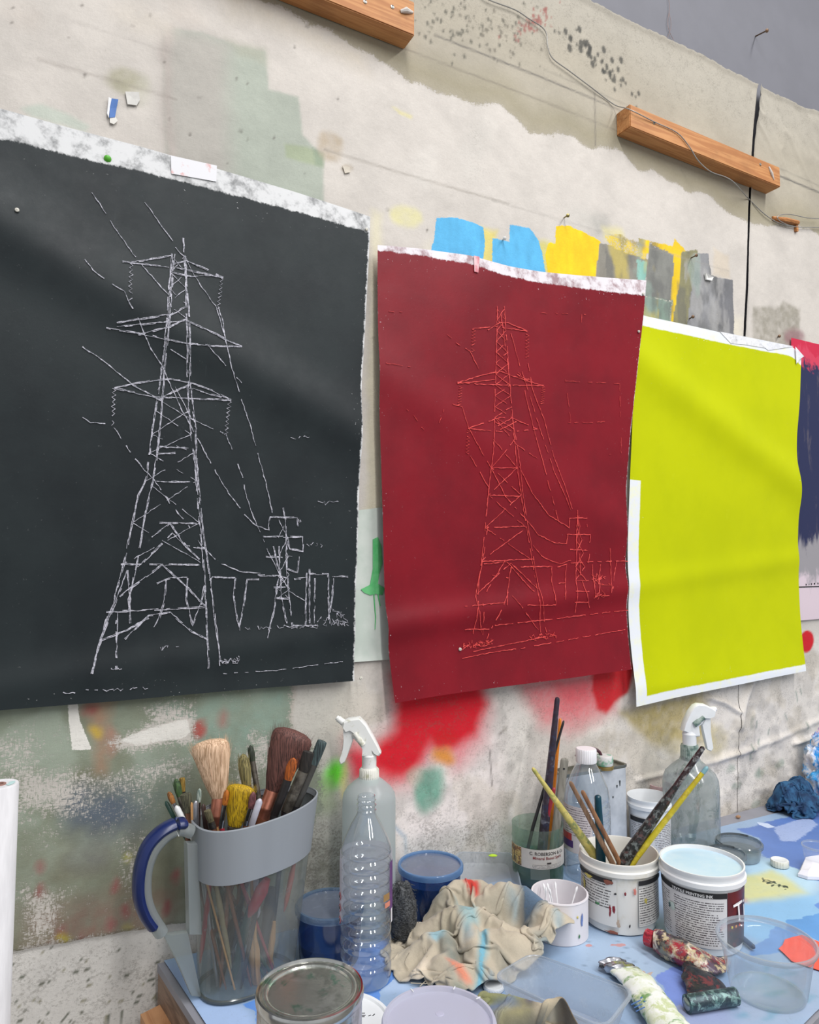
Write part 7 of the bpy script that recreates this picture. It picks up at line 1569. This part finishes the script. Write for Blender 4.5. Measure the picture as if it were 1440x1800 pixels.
def bguide(x, y):
    g = .001 + 0 * x
    for ox, oy, rx, hz2 in ((-.022, -.004, .036, .074), (.02, .012, .036, .080), (.012, -.028, .030, .050), (-.03, -.03, .026, .034), (.045, -.02, .026, .044)):
        q_ = RGT * ox + FWD * oy; d = np.hypot(x - bpx - q_.x, y - bpy_ - q_.y) / rx; g = np.maximum(g, hz2 * np.clip(1 - d ** 2, 0, 1) ** .5)
    return g
Pn = relax_cloth(bguide, (bpx, bpy_), (1, 0), (0, 1), .062, .060, .34, .32, 84, 78, 5, 80, 7)
nn_, mm_ = Pn.shape[:2]; idx = np.arange(nn_ * mm_).reshape(nn_, mm_); Fc = np.stack([idx[:-1, :-1], idx[1:, :-1], idx[1:, 1:], idx[:-1, 1:]], -1).reshape(-1, 4)
o = obj('cloth', mesh('cloth', Pn.reshape(-1, 3).tolist(), Fc.tolist(), True), M('denim_blue_cloth', (44, 90, 128), .9, col2=(22, 50, 84), scale=38, bmp=.3, lo=.38, hi=.62), br, fix=False, angle=None)
md = o.modifiers.new('smooth', 'SUBSURF'); md.levels = md.render_levels = 1; md = o.modifiers.new('thickness', 'SOLIDIFY'); md.thickness = .0013; md.offset = 0
P = T(1462, 1405, .001); bgt = thing('plastic_bag', 'blue and white printed plastic bag cut by the right edge, behind the blue rag', 'bag', P); k = scale_at(P)
obj('bag', crumple(P + UP * .0745, 46 * k, .045, .12, 3, 5), MULTI('blue_white_bag_print', [(64, 160, 220), (50, 140, 210), (226, 228, 230), (230, 226, 228), (206, 110, 120), (226, 224, 210)], 12, .35, .2), bgt, angle=None)
obj('knot', crumple(P + UP * .15 - RGT * 8 * k, 12 * k, .012, .02, 6, 4), MATS['blue_white_bag_print'], bgt, angle=None)
# bit of wood and white disc
q = [T(742, 1622, .012), T(768, 1620, .012), T(762, 1632, .012), T(744, 1632, .012)]
tag(obj('wood_scrap', slab(q, .016, Z0), M('terracotta_wood', (164, 112, 84), .7), smooth=False), 'small brown wood scrap between the blue tub and the beige rag', 'wood')
P = base(868, 1738); R = 17 * scale_at(P); wd_ = thing('small_lid', 'small white lid between the beige rag and the clear tray', 'lid', P)
obj('disc', MB().lathe([(R * .96, 0), (R, .001), (R, .005), (R * .93, .0065), (R * .86, .0065), (R * .82, .005), (.0005, .005)], P, 36, True, True), m_white, wd_); obj('grip_ring', ribbed([(R * 1.005, .001), (R * 1.005, .0045)], P, 24), m_white, wd_)

# ------------------------------------------------------------------ paint tubes
def flat_tube(label, secs, mats, cat='paint tube', caps=None, seed=0, seamw=None):
    """secs: (px, py, z, half width m, half thickness m)"""
    C = [T(px, py, z) for px, py, z, _, _ in secs]; ax = (C[-1] - C[0]); ax.z = 0; ax.normalize(); rt = Vector((-ax.y, ax.x, 0))
    t = thing('paint_tube', label, cat, Vector((C[0].x, C[0].y, Z0)), 'squeezed paint tubes'); mbx = MB(); n = 20; rings = []; r = random.Random(seed)
    # resample
    S = []
    for i in range(len(secs) - 1):
        for j in range(6):
            u_ = j / 6; S.append((C[i].lerp(C[i + 1], u_), secs[i][3] * (1 - u_) + secs[i + 1][3] * u_, secs[i][4] * (1 - u_) + secs[i + 1][4] * u_))
    S.append((C[-1], secs[-1][3], secs[-1][4]))
    for c_, w_, h_ in S:
        ring = []
        for q in range(n):
            a = 2 * PI * q / n; p = c_ + rt * (w_ * math.cos(a)) + UP * (h_ * math.sin(a)); nn = mnoise.noise(p * 70) * .14 + mnoise.noise(p * 180) * .06
            p = c_ + (p - c_) * (1 + nn); p.z = max(p.z, Z0 + .0004); ring.append(p)
        rings.append(ring)
    obj('tube_body', MB().loft(rings, True, True), mats[0], t, angle=50)
    if caps:
        a, b, r_ = T(*caps[0]), T(*caps[1]), caps[2]
        obj('cap', ribbed_sweep(a, b, r_), mats[1], t, angle=30)
    return t, rt, ax
def ribbed_sweep(a, b, r):
    mbx = MB(); ax = (b - a).normalized(); u = ax.orthogonal().normalized(); v = ax.cross(u); rings = []
    for s, k_ in ((0, .85), (.08, 1), (.85, 1.0), (.92, .9), (1, .6)):
        ring = []
        for i in range(48):
            th = 2 * PI * i / 48; rr = r * k_ * (1 + (.05 if i % 4 < 2 else -.02)); ring.append(a.lerp(b, s) + u * rr * math.cos(th) + v * rr * math.sin(th))
        rings.append(ring)
    return mbx.loft(rings, True, True)
m_t1 = MULTI('paint_caked_tube', [(52, 46, 50), (150, 44, 54), (96, 78, 92), (196, 178, 140), (130, 132, 120), (222, 210, 190), (196, 146, 40), (66, 58, 60)], 38, .25, .5)
flat_tube('fat paint-caked tube with crimson cap lying in front of the white tubs', [(1150, 1652, .021, .015, .015), (1162, 1657, .021, .021, .019), (1195, 1672, .021, .024, .019), (1235, 1690, .017, .024, .013), (1262, 1699, .012, .025, .006), (1278, 1694, .010, .026, .003)], (m_t1, MULTI('crimson_caked_cap', [(150, 34, 50), (176, 44, 60), (120, 26, 40), (206, 90, 96)], 60, .3, .4)), caps=((1150, 1652, .020), (1134, 1646, .020), .0125), seed=1)
t2_, rt, ax = flat_tube('squeezed black tube with its tail rolled up, beside the clear pot', [(1213, 1706, .014, .010, .009), (1220, 1714, .013, .020, .010), (1234, 1726, .012, .028, .008), (1246, 1744, .010, .033, .005), (1252, 1756, .012, .034, .005)], (MULTI('black_caked_tube', [(34, 38, 44), (46, 50, 54), (30, 34, 40), (110, 52, 54), (84, 88, 82)], 40, .25, .4), mh_bk), caps=((1214, 1706, .014), (1209, 1700, .014), .010), seed=2)
a, b = T(1207, 1765, .0135), T(1294, 1751, .0135)
pts = [lerp(a, b, s) for s in (0, .01, .3, .7, .99, 1)]
obj('rolled_tail', MB().sweep(pts, [.008, .0122, .0124, .0122, .0122, .008], 16), MULTI('teal_grey_foil', [(52, 70, 76), (90, 124, 122), (44, 58, 66), (120, 150, 146), (60, 76, 82)], 60, .3, .35, .3), t2_)
obj('roll_end', MB().sweep([a - (b - a).normalized() * .002, a], [.006, .0085], 14), M('foil_end', (160, 170, 170), .3, .8, scale=150), t2_)
t3_, rt3, ax3 = flat_tube('white label paint tube with crumpled silver tail at the bottom, right of the clear tray', [(1100, 1706, .012, .024, .007), (1120, 1724, .014, .025, .010), (1150, 1765, .016, .026, .013), (1185, 1815, .018, .026, .016), (1210, 1850, .018, .024, .017)], (MULTI('white_smeared_label', [(226, 230, 220), (216, 222, 196), (232, 234, 230), (196, 206, 160), (222, 226, 214), (110, 150, 90)], 24, .4, .25), m_white), seed=3)
C0, C1 = T(1072, 1692, .012), T(1104, 1710, .012); mbx = MB(); rings = []
for i, s in enumerate((0, .15, .3, .45, .6, .75, .9, 1.0)):
    c_ = lerp(C0, C1, s); ring = []
    for q_ in range(24):
        a = 2 * PI * q_ / 24; p = c_ + rt3 * (.022 * math.cos(a)) + UP * (.0085 * math.sin(a)); nn = mnoise.noise(p * 120) * .35 + (.10 if i % 2 else -.08); p = c_ + (p - c_) * (1 + nn); p.z = max(p.z, Z0 + .0004); ring.append(p)
    rings.append(ring)
obj('foil_tail', MB().loft(rings, True, True), M('crumpled_foil', (206, 206, 210), .22, 1.0, col2=(150, 150, 156), scale=60, bmp=.5), t3_, angle=25)
mbx = MB()
for i, (x, y, L) in enumerate(((1118, 1762, .020), (1122, 1768, .016), (1126, 1774, .018), (1131, 1752, .012), (1138, 1758, .014), (1144, 1764, .012))):
    p = T(x, y, .026); mbx.box(p, L, .0014, .0006, (RGT * .8 + FWD * .5).normalized(), (FWD * .8 - RGT * .5).normalized())
obj('label_print', mbx, M('blue_print', (70, 110, 170), .5), t3_, smooth=False)
